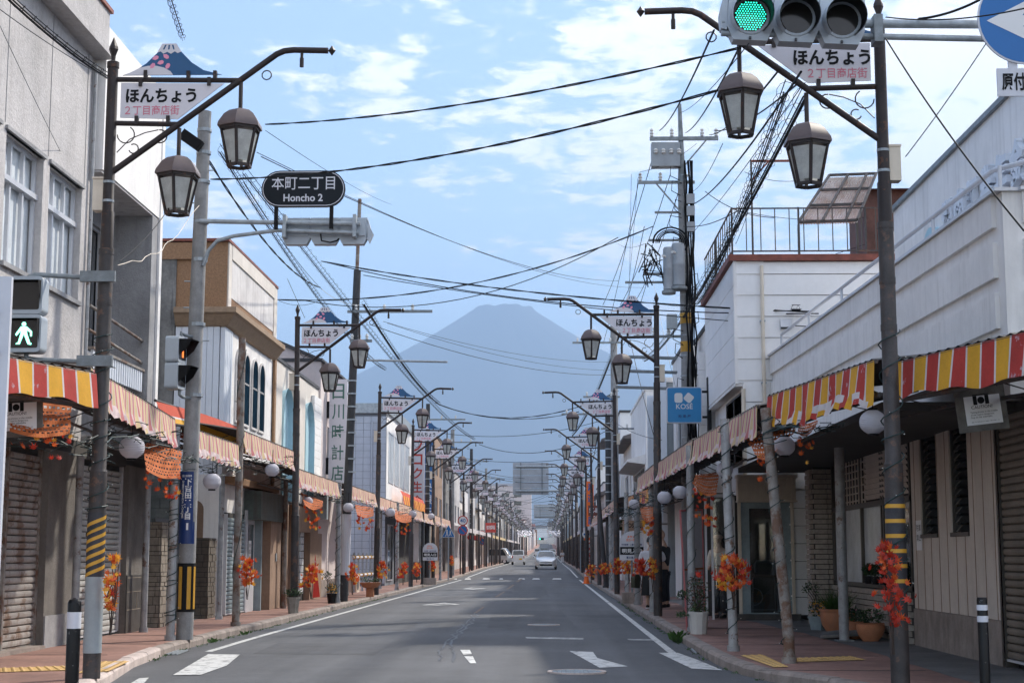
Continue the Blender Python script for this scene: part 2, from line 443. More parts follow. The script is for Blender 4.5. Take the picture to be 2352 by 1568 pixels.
# ------------------------------------------------------------------ lettering
_TX = {}
def text_geo(s, bold, line, align):
    k = (s, bold, line, align)
    if k not in _TX:
        cu = bpy.data.curves.new('lettering', 'FONT'); cu.body = s; cu.size = 1.0
        cu.align_x = align; cu.resolution_u = 3; cu.offset = bold; cu.space_line = line
        ob = bpy.data.objects.new('lettering', cu)
        me = ob.to_mesh()
        _TX[k] = ([tuple(v.co) for v in me.vertices], [tuple(p.vertices) for p in me.polygons])
        ob.to_mesh_clear(); bpy.data.objects.remove(ob); bpy.data.curves.remove(cu)
    return _TX[k]
def text(mb, s, o, w, ex=(1, 0, 0), ey=(0, 0, 1), h=None, bold=.012, mi=None, vertical=False, line=1.0, lift=(0, 0, 0)):
    """lettering fitted into a box of width w (and height h) whose lower left corner is o"""
    if vertical: s = '\n'.join(s)
    vs, fs = text_geo(s, bold, line, 'CENTER' if vertical else 'LEFT')
    if not vs: return
    x0 = min(v[0] for v in vs); x1 = max(v[0] for v in vs); y0 = min(v[1] for v in vs); y1 = max(v[1] for v in vs)
    kx = w / (x1 - x0); ky = h / (y1 - y0) if h else kx
    o, ex, ey, lf = V(o), V(ex), V(ey), V(lift)
    mb.add([o + ex * ((v[0] - x0) * kx) + ey * ((v[1] - y0) * ky) + lf for v in vs], fs, mi)
# ------------------------------------------------------------------ setting
def ip(x, tab):
    if x <= tab[0][0]: return tab[0][1]
    for (a, p), (b, q) in zip(tab, tab[1:]):
        if x <= b: return p + (q - p) * (x - a) / (b - a)
    return tab[-1][1]
GZ = [(-3500, 0), (85, 0), (105, .10), (125, .22), (172, .30), (260, .55), (420, 1.33), (700, 4), (1100, 9), (2000, 24), (4000, 60), (12000, 150), (34500, 250)]
def gz(y): return ip(y, GZ)
LK_ = [(6, -3.6), (14, -4.25), (16.7, -4.62), (19, -4.98), (21.6, -5.2), (25, -5.25), (60, -5.25), (3000, -5.25)]
RK_ = [(6, 9.5), (8, 7.0), (11, 4.5), (14, 3.35), (15.6, 2.9), (16.45, 2.65), (17.1, 2.3), (18.5, 2.1), (20.4, 2.05), (25, 2.05), (60, 2.05), (3000, 2.05)]
KH = .12
YS = [6, 8, 10, 11, 12, 13, 14, 15, 15.6, 16, 16.45, 16.7, 17.1, 17.8, 18.5, 19, 20.4, 21.6, 23, 25, 30, 40, 50, 60, 72, 85, 95, 105, 115, 125, 150, 172, 200, 260, 340, 420, 560, 700, 900, 1100]

m = MB()
m.grid([[(x, y, gz(y) - .05) for x in (-15000, -2000, -300, 0, 300, 2000, 15000)] for y in (-3000, -300, -40, 85, 105, 125, 172, 260, 420, 700, 1100, 2000, 4000, 12000, 34000)])
m.build('ground', 'ground', kind='structure')
m = MB()
m.grid([[(-90, y, 0), (0, y, 0), (90, y, 0)] for y in (-40, 6)])
m.grid([[(ip(y, LK_) - .05, y, gz(y)), (-1.6, y, gz(y) + .03), (ip(y, RK_) + .05, y, gz(y))] for y in YS])
road = m.build('road', 'asphalt', kind='structure', smooth=30)

SW = {}
for side, tab, xo, nm in ((-1, LK_, -13, 'sidewalk_left'), (1, RK_, 13, 'sidewalk_right')):
    m = MB()
    m.grid([[(ip(y, tab) + side * .14, y, gz(y) + KH), (ip(y, tab) + side * 1.1, y, gz(y) + KH), (xo, y, gz(y) + KH)] for y in YS])
    SW[side] = m.build(nm, 'pave', kind='structure')
    # strip of grey paving along the shop fronts
    m = MB()
    a = -6.75 if side < 0 else 4.05
    ys = [8] + [13 + .8 * i for i in range(40)]
    m.grid([[(a + random.uniform(-.06, .06) - side * (0 if side < 0 else max(0, (y - 24) * .05)), y, KH + .004), (xo * .95, y, KH + .004)] for y in ys])
    m.build('grey_paving', 'pavegrey', SW[side])
    # kerb stones, one metre each
    y = 8.0
    while y < 74:
        a = V((ip(y, tab), y, 0)); b = V((ip(y + .985, tab), y + .985, 0)); L = (b - a).length
        dz = random.uniform(-.006, .006)
        k = MB(); d = (b - a).normalized(); n = V((d.y, -d.x, 0)) * -side
        if (n.x > 0) == (side > 0): n = -n
        z = gz(y) + dz
        prof = [(0, -.08), (0, KH - .035), (-.02, KH - .004), (-.06, KH + .004), (-.15, KH + .004), (-.15, -.08)]
        A = [a + n * p + V((0, 0, z + q)) for p, q in prof]; B = [b + n * p + V((0, 0, z + q)) for p, q in prof]
        nn = len(prof)
        k.add(A + B, [tuple(range(nn)), tuple(range(2 * nn - 1, nn - 1, -1))] + [(i, nn + i, nn + (i + 1) % nn, (i + 1) % nn) for i in range(nn)])
        k.build('kerb_stone', 'kerbw' if side < 0 and 13.5 < y < 21 else 'kerb', SW[side])
        y += 1.0
    m = MB()
    ys = [74, 85, 95, 105, 125, 172, 260, 420, 700, 1100]
    for dx, z0 in (( 0, 0),):
        m.grid([[(ip(y, tab), y, gz(y) - .05), (ip(y, tab), y, gz(y) + KH - .02), (ip(y, tab) + side * .03, y, gz(y) + KH + .004), (ip(y, tab) + side * .15, y, gz(y) + KH + .004)] for y in ys])
    m.build('kerb', 'kerb', SW[side])

# joints across the paving
for side, x0, x1 in ((-1, -6.7, -5.42), (1, 2.22, 4.0)):
    m = MB()
    for i in range(24):
        y = 14.6 + i * 2.4
        m.bar((x0, y, KH + .0035), (x1, y + .02, KH + .0035), .018, .003)
    m.build('paving_joint', 'plinth', SW[side])

# painted markings (polygons surveyed on the road surface)
def marking(name, pts, mt, zz=.006):
    m = MB(); P = []
    for (x, y) in pts:
        q = at(x, y, z=0.0)
        # crown of the road
        wx = max(0.0, 1 - abs(q.x + 1.6) / 3.65); zc = gz(q.y) + .03 * wx
        q = at(x, y, z=zc + zz); P.append(q)
    m.ngon(P); return m.build(name, mt, road)
marking('crossing_bar', [(397, 1549), (478, 1501), (551, 1502), (521, 1527), (462, 1548)], 'paint')
marking('crossing_bar', [(300, 1568), (320, 1556), (342, 1555), (330, 1568)], 'paint')
marking('crossing_bar', [(1308, 1494), (1362, 1496), (1372, 1510), (1442, 1529), (1377, 1532)], 'paint')
marking('crossing_bar', [(1513, 1498), (1557, 1498), (1602, 1514), (1660, 1538), (1588, 1534)], 'paint')
marking('centre_dash', [(1057, 1491), (1079, 1491), (1084, 1501), (1064, 1502)], 'paint')
marking('centre_dash', [(1066, 1506), (1086, 1506), (1094, 1522), (1080, 1522)], 'paint')
marking('stop_line', [(1206, 1461.5), (1340, 1464), (1340, 1468), (1210, 1465)], 'paint_worn')
marking('stop_line', [(1440, 1466), (1510, 1466.5), (1508, 1470), (1446, 1469)], 'paint_worn')
marking('stop_line', [(1687, 1543), (1730, 1543), (1870, 1573), (1830, 1574)], 'paint')
for pts in ([(968, 1388.5), (1004, 1389), (1057, 1387), (1020, 1383), (968, 1388.5), (976, 1388.5), (1020, 1384.6), (1046, 1386.6), (1003, 1387.8)],
            [(1063, 1351.5), (1087, 1352.6), (1117, 1350.5), (1083, 1348.6), (1063, 1351.5), (1070, 1351.4), (1085, 1349.5), (1110, 1350.5), (1087, 1351.5)]):
    marking('crossing_ahead_diamond', pts, 'paint')
for a, b in (((1091, 1407), (1112, 1392)), ((1140, 1370), (1158, 1358)), ((1166, 1352), (1180, 1342)), ((1187, 1336), (1198, 1328))):
    marking('centre_line', [(a[0] - 4, a[1]), (a[0] + 4, a[1]), (b[0] + 3, b[1]), (b[0] - 3, b[1])], 'orange_worn')
for x0, x1 in ((1000, 1022), (1030, 1050), (1067, 1082), (1108, 1126), (1146, 1156), (1190, 1206), (1222, 1240), (1268, 1290)):
    marking('crossing_dash', [(x0, 1330), (x1, 1330), (x1 - 2, 1327), (x0 + 3, 1327)], 'paint')
for side, tab, y0 in ((-1, LK_, 22.0), (1, RK_, 21.5)):
    for k, (a, b) in enumerate(((y0, 45), (45.4, 74), (74.6, 86), (93, 125), (126, 172), (173, 260), (261, 420))):
        m = MB(); ys = [a + (b - a) * i / 12 for i in range(13)]
        off = .42 if side < 0 else .30
        m.grid([[(ip(y, tab) - side * (off + d), y, gz(y) + .009 + .0015 * (off + d)) for d in (0, .11)] for y in ys])
        m.build('edge_line', 'paint', road)
# long crack and tar seam
m = MB(); rnd = random.Random(3)
def crack(p0, p1, n, amp, w, mb):
    a = at(*p0, z=.012); b = at(*p1, z=.012); P = []
    for i in range(n + 1):
        t = i / n; q = a.lerp(b, t); P.append((q.x + rnd.uniform(-amp, amp), q.y + rnd.uniform(-amp, amp) * .5))
    L = []; 
    for i, (x, y) in enumerate(P):
        ww = w * rnd.uniform(.4, 1.3)
        zc = gz(y) + .03 * max(0, 1 - abs(x + 1.6) / 3.65) + .005
        L.append([(x - ww / 2, y, zc), (x + ww / 2, y, zc)])
    mb.grid(L)
crack((1093, 1408), (1012, 1490), 26, .05, .035, m); crack((1012, 1490), (1010, 1520), 9, .03, .03, m)
crack((1101, 1410), (1036, 1482), 22, .06, .05, m); crack((1036, 1482), (1044, 1522), 9, .03, .025, m)
crack((1020, 1476), (1040, 1486), 6, .02, .02, m)
m.build('crack', 'plinth', road)
m = MB()
for i in range(18):
    crack((600 + i * 60, 1536 - i * .2), (662 + i * 60, 1535 - i * .2), 3, .008, .022, m)
m.build('tar_seam', 'plinth', road)
for pts in ([(640, 1475), (900, 1478), (860, 1502), (580, 1500)], [(1130, 1400), (1290, 1402), (1330, 1445), (1120, 1440)], [(760, 1445), (820, 1428), (960, 1430), (930, 1447)], [(1180, 1345), (1250, 1345), (1262, 1368), (1180, 1366)]):
    marking('asphalt_patch', pts, 'asphaltp', .003)

def manhole(px, py, r, label):
    c = at(px, py, z=.025); t = thing('manhole_cover', label, 'manhole cover', (c.x, c.y, c.z))
    m = MB(); n = 40
    ring = lambda rr, z: [(c.x + rr * math.cos(6.2832 * i / n), c.y + rr * math.sin(6.2832 * i / n), c.z + z) for i in range(n + 1)]
    m.grid([ring(r, -.012), ring(r, .008), ring(r * .88, .008), ring(r * .88, .0)]); m.build('rim', 'kerbw', t)
    m = MB(); m.ngon(ring(r * .88, 0)[:-1]); m.build('plate', 'galvd', t)
    m = MB(); k = int(r * 2 / .05)
    for i in range(-k, k):
        for j in range(-k, k):
            x, y = i * .05, j * .05
            if x * x + y * y < (r * .84) ** 2 and (i + j) % 2: m.box(c.x + x - .017, c.x + x + .017, c.y + y - .017, c.y + y + .017, c.z, c.z + .006)
    o = m.build('tread_studs', 'galv', t, kind='stuff')
manhole(1325, 1541.5, .335, 'large round manhole cover in the near right lane')
manhole(1249, 1434, .31, 'round manhole cover farther up the lane, before the parked cone')
def grate(p, ang, label):
    c = at(*p, z=.012); t = thing('drain_grate', label, 'drain grate', c)
    for i in range(6):
        m = MB(); d = V((math.sin(ang), math.cos(ang), 0)); s = V((d.y, -d.x, 0))
        a = c + s * (i * .06 - .15); m.bar(a - d * .45, a + d * .45, .025, .02); m.build('bar', 'galv', t)
    m = MB(); m.bar(c - d * .46 - V((0, 0, .01)), c + d * .46 - V((0, 0, .01)), .38, .004); m.build('pit', 'dark', t)
grate((392, 1497), -.06, 'steel drain grate in the gutter by the left kerb')
grate((1618, 1494), .03, 'steel drain grate in the gutter beside the right kerb corner')

# yellow tactile paving: slabs with studs
def tactile(poly, nm, side):
    P = [at(x, y, z=KH + .008) for x, y in poly]
    m = MB(); m.ngon(P); s = m.build('tactile_slab', 'tactile', SW[side])
    m = MB(); a, b, c_, d = P
    n1 = max(2, int((b - a).length / .09)); n2 = max(2, int((d - a).length / .09))
    for i in range(n1):
        for j in range(n2):
            u, v = (i + .5) / n1, (j + .5) / n2
            q = a.lerp(b, u).lerp(d.lerp(c_, u), v)
            m.lathe([(.026, 0), (.018, .008)], q, 6, cap=True)
    m.build('tactile_studs', 'tactile', SW[side], kind='stuff')
tactile([(0, 1542), (168, 1537), (150, 1528), (0, 1533)], 'a', -1)
tactile([(178, 1544), (250, 1540), (298, 1517), (232, 1518)], 'b', -1)
tactile([(1700, 1504), (1778, 1531), (1812, 1530), (1752, 1502)], 'c', 1)
tactile([(1822, 1519), (1990, 1514), (1955, 1506), (1800, 1511)], 'd', 1)

# Mount: volcanic cone 17 km away
PC = at(1156, 712, Y=17000)
m = MB(); rr = [0, 100, 190, 250, 285, 300, 325, 360, 410, 480, 560, 660, 780, 920, 1100, 1300, 1550, 1850, 2200, 2700, 3300, 4100, 5200, 6600, 8600, 11500]
rows = []; rnd = random.Random(5); na = 200
KF = (5, 9, 14, 19, 23, 31, 37, 43, 51, 67, 83)
ph = [rnd.uniform(0, 6.28) for _ in KF]
e1 = math.exp(-11200 / 4050.)
for r in rr:
    row = []
    for j in range(na + 1):
        a = 2 * math.pi * (j % na) / na
        h = PC.z if r <= 300 else PC.z * (math.exp(-(r - 300) / 4050.) - e1) / (1 - e1)
        g = sum(math.sin(a * k + p + .35 * math.sin(r * .004 * k ** .5)) / k ** .55 for k, p in zip(KF, ph))
        if r < 300: h -= 110 * (1 - r / 300.)
        if r > 300: h += g * min((r - 300) * .02, 26) * (1 - r / 11500.)
        if 180 < r < 340: h += 10 * math.sin(a * 2 + .3) + 9 * math.sin(a * 5 + 1.4) + 6 * math.sin(a * 11) + 14 * math.cos(a) * (r > 240)
        row.append((PC.x + r * math.cos(a), PC.y + r * math.sin(a), h + 20))
    rows.append(row)
m.grid(rows); m.build('mountain', 'rock', kind='structure', smooth=180)

# haze
m = MB(); m.box(-15500, 15500, -3300, 34300, -1.5, 2950)
hz = m.build('haze', 'dark', kind='stuff', label='thin pale blue haze over the valley')
hm = bpy.data.materials.new('haze_air'); hm.use_nodes = True
t_ = hm.node_tree; t_.nodes.clear()
pv = t_.nodes.new('ShaderNodeVolumePrincipled'); om = t_.nodes.new('ShaderNodeOutputMaterial')
pv.inputs['Color'].default_value = (.45, .67, 1.0, 1); pv.inputs['Density'].default_value = 1.2e-4; pv.inputs['Anisotropy'].default_value = 0.0
t_.links.new(pv.outputs[0], om.inputs['Volume'])
hz.data.materials.clear(); hz.data.materials.append(hm)
# ------------------------------------------------------------------ street lamps with hanging lanterns and sign boards
def hexlantern(x, ztop, parent, sgn, small=False):
    """lantern whose stem top is at ztop, built around (x,0)"""
    L = None
    m = MB(); a0 = R(30)
    zt = ztop
    m.tube([(x, 0, zt + .30), (x, 0, zt - .02)], .022, 6)
    m.lathe([(.033, -.06), (.033, .0)], (x, 0, zt), 8)
    L = m.build('lantern', 'brown', parent, smooth=30)
    m = MB()
    m.lathe([(.055, 0), (.12, -.022), (.175, -.065), (.235, -.155), (.245, -.185), (.245, -.205), (.20, -.205)], (x, 0, zt), 6, a0)
    m.build('lamp_roof', 'lamproof', L, smooth=20)
    za, zb, ra, rb = zt - .205, zt - .605, .205, .118
    m = MB()
    for j in range(6):
        a = a0 + j * R(60)
        m.tube([(x + ra * math.cos(a), ra * math.sin(a), za), (x + rb * math.cos(a), rb * math.sin(a), zb)], .017, 4)
    def ring(r, z, t, hh):
        for j in range(6):
            a, b = a0 + j * R(60), a0 + (j + 1) * R(60)
            m.bar((x + r * math.cos(a), r * math.sin(a), z), (x + r * math.cos(b), r * math.sin(b), z), t, hh)
    ring(ra, za - .012, .03, .03); ring(rb, zb, .034, .03)
    m.build('lamp_frame', 'brown', L)
    for j in range(6):
        a, b = a0 + j * R(60), a0 + (j + 1) * R(60)
        k = .975
        pa = V((x + ra * k * math.cos(a), ra * k * math.sin(a), za - .02)); pb = V((x + ra * k * math.cos(b), ra * k * math.sin(b), za - .02))
        pc = V((x + rb * k * math.cos(b), rb * k * math.sin(b), zb + .012)); pd = V((x + rb * k * math.cos(a), rb * k * math.sin(a), zb + .012))
        mm = (pa + pb + pc + pd) / 4
        q = [mm + (p - mm) * .84 for p in (pa, pb, pc, pd)]
        m = MB(); m.ngon(q); m.build('pane', 'lampglass', L)
    m = MB(); m.lathe([(.052, -.27), (.058, -.50), (.03, -.56)], (x, 0, zt), 10); m.build('bulb', 'lampglass', L, smooth=40)
    return L

def curve_scroll(m, pts, r=.007):
    m.tube(pts, r, 5)
def arc(cx, cz, r, a0, a1, n=10): return [(cx + r * math.cos(R(a0 + (a1 - a0) * i / n)), 0, cz + r * math.sin(R(a0 + (a1 - a0) * i / n))) for i in range(n + 1)]

def make_lamp(s, variant, label, detail=True):
    """s=+1: arm to +x (left side of the street); local coordinates, base at the origin"""
    t = thing('street_lamp', label, 'street lamp', (0, 0, 0))
    X = lambda v: v * s
    m = MB()
    m.tube([(0, 0, 0), (0, 0, 2.05)], .088, 14); m.tube([(0, 0, 2.05), (0, 0, 2.08), (0, 0, 4.30)], [.088, .076, .074], 14)
    for z in (4.28, 3.75, 3.3): m.tube([(0, 0, z), (0, 0, z + .06)], .079, 14)
    pole = m.build('lower_pole', 'brown2', t, smooth=40)
    m = MB(); m.tube([(0, 0, 4.30), (0, 0, 4.33), (0, 0, 4.72), (0, 0, 4.74), (0, 0, 6.30)], [.072, .068, .068, .058, .055], 14)
    m.tube([(0, 0, 6.27), (0, 0, 6.33), (0, 0, 6.345)], [.064, .064, .03], 14)
    m.build('upper_pole', 'brown', t, smooth=40)
    m = MB(); m.lathe([(.02, 6.33), (.025, 6.40), (.05, 6.47), (.045, 6.50), (.004, 6.60)], n=6); m.build('finial', 'brown', t)
    m = MB()
    m.tube([(X(.0), 0, 5.13), (X(1.72), 0, 6.405), (X(1.80), 0, 6.44), (X(1.90), 0, 6.45), (X(2.26), 0, 6.44)], .033, 10)
    m.lathe([(.002, -.055), (.04, 0), (.002, .055)], (X(2.30), 0, 6.44), 6)
    m.tube([(X(1.985), 0, 6.44), (X(1.985), 0, 6.36)], .016, 6); m.tube([(X(1.985), 0, 6.36), (X(1.985), 0, 6.265)], .022, 8)
    m.build('arm', 'brown', t, smooth=40)
    m = MB(); m.tube([(0, 0, 6.145), (X(1.32), 0, 6.125)], .028, 8); m.build('crossbar', 'brown', t, smooth=40)
    m = MB(); m.tube([(0, 0, 5.675), (X(.70), 0, 5.658)], .028, 8); m.build('crossbar', 'brown', t, smooth=40)
    if detail:
        m = MB()
        curve_scroll(m, [(X(p[0]), 0, p[2]) for p in arc(.16, 5.55, .09, 180, 420)])
        m.tube([(X(.07), 0, 5.36), (X(.20), 0, 5.50), (X(.36), 0, 5.57), (X(.50), 0, 5.60)], .006, 5)
        curve_scroll(m, [(X(p[0]), 0, p[2]) for p in arc(.52, 5.53, .07, 100, -150)])
        curve_scroll(m, [(X(p[0]), 0, p[2]) for p in arc(.245, 5.40, .05, 120, -160)])
        curve_scroll(m, [(X(p[0]), 0, p[2]) for p in arc(1.62, 6.18, .05, 90, 450)])
        m.build('scrollwork', 'brown', t, kind='stuff')
    hexlantern(X(1.352), 5.815, t, s); hexlantern(X(.718), 5.315, t, s)
    # sign board
    U = V((s, 0, 0)) if s > 0 else V((1, 0, 0))
    px = lambda a: X(a)
    yb = -.012
    m = MB(); poly = [(.095, 5.73), (.70, 5.71), (1.175, 6.09), (.095, 6.105)]
    m.prism([(px(a), z) for a, z in poly], (0, yb, 0), (1, 0, 0), (0, 0, 1), (0, 1, 0), .012)
    b = m.build('sign_board', 'signw', t)
    m = MB()
    for a, z in ((.30, 6.11), (1.02, 6.11), (.27, 5.70), (.60, 5.70), (.35, 6.19), (.80, 6.18), (1.08, 6.18)):
        m.box(px(a) - .018, px(a) + .018, -.034, .02, z - .045, z + .045)
    m.build('clips', 'brown', t, kind='stuff')
    m = MB()
    x0 = .15 if s > 0 else -.86
    if variant == 2:
        text(m, 'ほんちょう', (x0 if s > 0 else -.835, yb - .003, 5.885), .74, bold=.035, h=.155, mi=0)
        text(m, '２丁目商店街', (.145 if s > 0 else -.70, yb - .003, 5.755), .57, bold=.010, h=.105, mi=1)
    else:
        text(m, '3丁目商栄会', (.16 if s > 0 else -.88, yb - .003, 5.93), .72, bold=.02, h=.125, mi=0)
        text(m, 'HONCHO', (.30 if s > 0 else -.74, yb - .003, 5.80), .46, bold=.0, h=.07, mi=2)
    m.build('lettering', ['black', 'pinktxt', 'pinktxt'], b)
    # mountain-shaped upper plate, with snow cap, cloud and petals
    cxm = .59
    prof = [(-.48, 0), (-.36, .045), (-.24, .125), (-.13, .235), (-.075, .34), (.075, .34), (.13, .25), (.24, .135), (.37, .05), (.56, 0)]
    Z0 = 6.185
    if s > 0: P = [(cxm + a, Z0 + z) for a, z in prof]
    else: P = [(-cxm + .08 + a, Z0 + z) for a, z in prof]
    ctr = cxm if s > 0 else -cxm + .08
    m = MB(); m.prism(P, (0, yb, 0), (1, 0, 0), (0, 0, 1), (0, 1, 0), .012)
    mt = m.build('mountain_plate', 'signblue' if variant == 2 else 'signw', t)
    if variant == 2:
        m = MB()
        m.ngon([(ctr + a, yb - .003, Z0 + z) for a, z in ((-.075, .34), (.075, .34), (.128, .252), (.09, .235), (.06, .255), (.02, .228), (-.02, .25), (-.06, .23), (-.09, .255), (-.128, .24))], 0)
        for dx in (-.045, 0, .045): m.ngon([(ctr + dx * (1.2 if k in (1, 2) else .8) + w_, yb - .005, Z0 + z) for k, (w_, z) in enumerate(((-.008, .325), (-.012, .275), (.004, .275), (.008, .325)))], 2)
        cl = [(-.48, 0), (-.40, .03), (-.30, .08), (-.22, .10), (-.13, .10), (-.05, .08), (.02, .04), (.05, .0)]
        m.ngon([(ctr + a, yb - .003, Z0 + z) for a, z in cl], 0)
        for (a, z, rt) in ((-.14, .185, .4), (-.03, .20, -.6), (-.085, .135, .3), (-.17, .10, .9), (-.01, .095, 1.1)):
            lf = [(-.038, 0), (-.012, .022), (.022, .02), (.036, .0), (.022, -.02), (-.012, -.022)]
            m.ngon([(ctr + a + p * math.cos(rt) - q * math.sin(rt), yb - .005, Z0 + z + .0 + p * math.sin(rt) + q * math.cos(rt)) for p, q in lf], 1)
        m.build('snow_and_petals', ['signw', 'pink', 'signblue'], mt)
    m = MB(); m.box(X(-.09) - .075, X(-.09) + .075, -.01, .13, 4.75, 5.09); m.box(X(-.09) - .082, X(-.09) + .082, -.02, .14, 5.08, 5.10)
    bx = m.build('junction_box', 'boxcream', t)
    m = MB()
    for z in (4.83, 5.03): m.tube([(0, 0, z), (0, 0, z + .025)], .062, 12)
    m.build('band', 'galv', t)
    return t

lampL = make_lamp(1, 2, 'brown street lamp beside the walk signal, nearest on the left')
lampR = make_lamp(-1, 2, 'brown street lamp behind the big traffic signal, nearest on the right')
lampL.location = (-4.55, 15.75, KH)
lampR.location = (3.21, 14.64, KH)
for o in (lampL, lampR):
    for c in [o] + list(o.children_recursive): KIDS[c.name] = list(c.children)
lampL3 = make_lamp(1, 3, 'brown street lamp with plain third-block board, left side', detail=False)
lampR3 = make_lamp(-1, 3, 'brown street lamp with plain third-block board, right side', detail=False)
for o in (lampL3, lampR3):
    for c in [o] + list(o.children_recursive): KIDS[c.name] = list(c.children)
LN = ['first', 'second', 'third', 'fourth', 'fifth', 'sixth', 'seventh']
LYS = [33.4, 49.0, 61.8, 73.2, 86.0, 98.0]
LXS = [-5.38, -5.36, -5.40, -5.36, -5.33, -5.30]
def landmark(i, s):
    L = ['brown street lamp rising over the grey pole beside the pale blue arches', 'brown street lamp standing before the grey gridded building',
         'brown street lamp standing before the white and red life sign', 'brown street lamp beside the blue bank sign',
         'brown street lamp by the round speed limit signs, left side', 'last brown lamp with a mountain plate on the left side']
    Rr = ['brown street lamp rising left of the blue square cosmetics sign', 'brown street lamp standing past the two people, right side',
          'brown street lamp behind the one past the two people, right side', 'fourth brown lamp from the traffic signal on the right side',
          'brown street lamp beside the dark red shop sign, right side', 'last brown lamp with a mountain plate on the right side']
    return (L if s > 0 else Rr)[i]
for i, y in enumerate(LYS):
    dup(lampL, (LXS[i], y, gz(y) + KH), landmark(i, 1), 'street lamps with mountain boards').rotation_euler = (random.uniform(-.008, .008), random.uniform(-.010, .010), random.uniform(-.05, .05))
for i, (x, y) in enumerate(((2.20, 32.0), (2.17, 50.3), (2.10, 65.5), (2.2, 79.0), (2.2, 91.5), (2.2, 103.5))):
    dup(lampR, (x, y, gz(y) + KH), landmark(i, -1), 'street lamps with mountain boards').rotation_euler = (random.uniform(-.008, .008), random.uniform(-.010, .010), random.uniform(-.05, .05))
lampL['group'] = lampR['group'] = 'street lamps with mountain boards'
far = [112 + 12.2 * i for i in range(24)]
ORD = 'first second third fourth fifth sixth seventh eighth ninth tenth eleventh twelfth thirteenth fourteenth fifteenth sixteenth seventeenth eighteenth nineteenth twentieth'.split()
for i, y in enumerate(far):
    for src, x, nm in ((lampL3, -5.45, 'left'), (lampR3, 2.3, 'right')):
        if i == 0:
            o = src; o.location = (x, y, gz(y) + KH)
        else:
            o = dup(src, (x + random.uniform(-.15, .15), y + random.uniform(-1.2, 1.2), gz(y) + KH)); o.rotation_euler = (random.uniform(-.012, .012), random.uniform(-.018, .018), random.uniform(-.12, .12))
        o['group'] = 'far street lamps on the %s side' % nm
        o['label'] = ('%s brown lamp with plain board past the overhead sign, %s kerb' % (ORD[i], nm)) if i < 12 else 'tiny far brown lamp near the vanishing point, %s kerb' % nm
# ------------------------------------------------------------------ building kit
def wall_open(m, o, u, v, n, W, H, ops, dep, mi=None):
    o, u, v, n = V(o), V(u), V(v), V(n)
    us = sorted({0, W} | {a for q in ops for a in q[:2]}); vv = sorted({0, H} | {a for q in ops for a in q[2:4]})
    us = [a for a in us if 0 <= a <= W]; vv = [a for a in vv if 0 <= a <= H]
    for a, b in zip(us, us[1:]):
        for c, d in zip(vv, vv[1:]):
            mx, my = (a + b) / 2, (c + d) / 2
            if any(q[0] < mx < q[1] and q[2] < my < q[3] for q in ops): continue
            m.add([o + u * a + v * c, o + u * b + v * c, o + u * b + v * d, o + u * a + v * d], [(0, 1, 2, 3)], mi)
    for q in ops:
        a, b, c, d = q[:4]
        C = [o + u * a + v * c, o + u * b + v * c, o + u * b + v * d, o + u * a + v * d]
        D = [p - n * dep for p in C]
        m.add(C + D, [(0, 1, 5, 4), (1, 2, 6, 5), (2, 3, 7, 6), (3, 0, 4, 7)], mi)

def window(parent, o, u, v, n, a, b, c, d, dep=.10, frame='alu', pane='glass', mull=1, trans=0, fw=.045):
    """framed window set back in an opening; panes are parts of the window"""
    o, u, v, n = V(o), V(u), V(v), V(n)
    m = MB(); q = o - n * (dep * .55)
    P = lambda s, t: q + u * s + v * t
    for s in [a + fw / 2] + [a + (b - a) * (i + 1) / (mull + 1) for i in range(mull)] + [b - fw / 2]:
        m.bar(P(s, c), P(s, d), fw, fw, up=n)
    for t in [c + fw / 2] + [c + (d - c) * (i + 1) / (trans + 1) for i in range(trans)] + [d - fw / 2]:
        m.bar(P(a, t), P(b, t), fw * .96, fw * .96, up=n)
    wdw = m.build('window', frame, parent)
    q = o - n * (dep * .8)
    for i in range(mull + 1):
        s0 = a + (b - a) * i / (mull + 1); s1 = a + (b - a) * (i + 1) / (mull + 1)
        for j in range(trans + 1):
            t0 = c + (d - c) * j / (trans + 1); t1 = c + (d - c) * (j + 1) / (trans + 1)
            m = MB(); m.add([q + u * s0 + v * t0, q + u * s1 + v * t0, q + u * s1 + v * t1, q + u * s0 + v * t1], [(0, 1, 2, 3)])
            m.build('pane', pane, wdw)
    return wdw

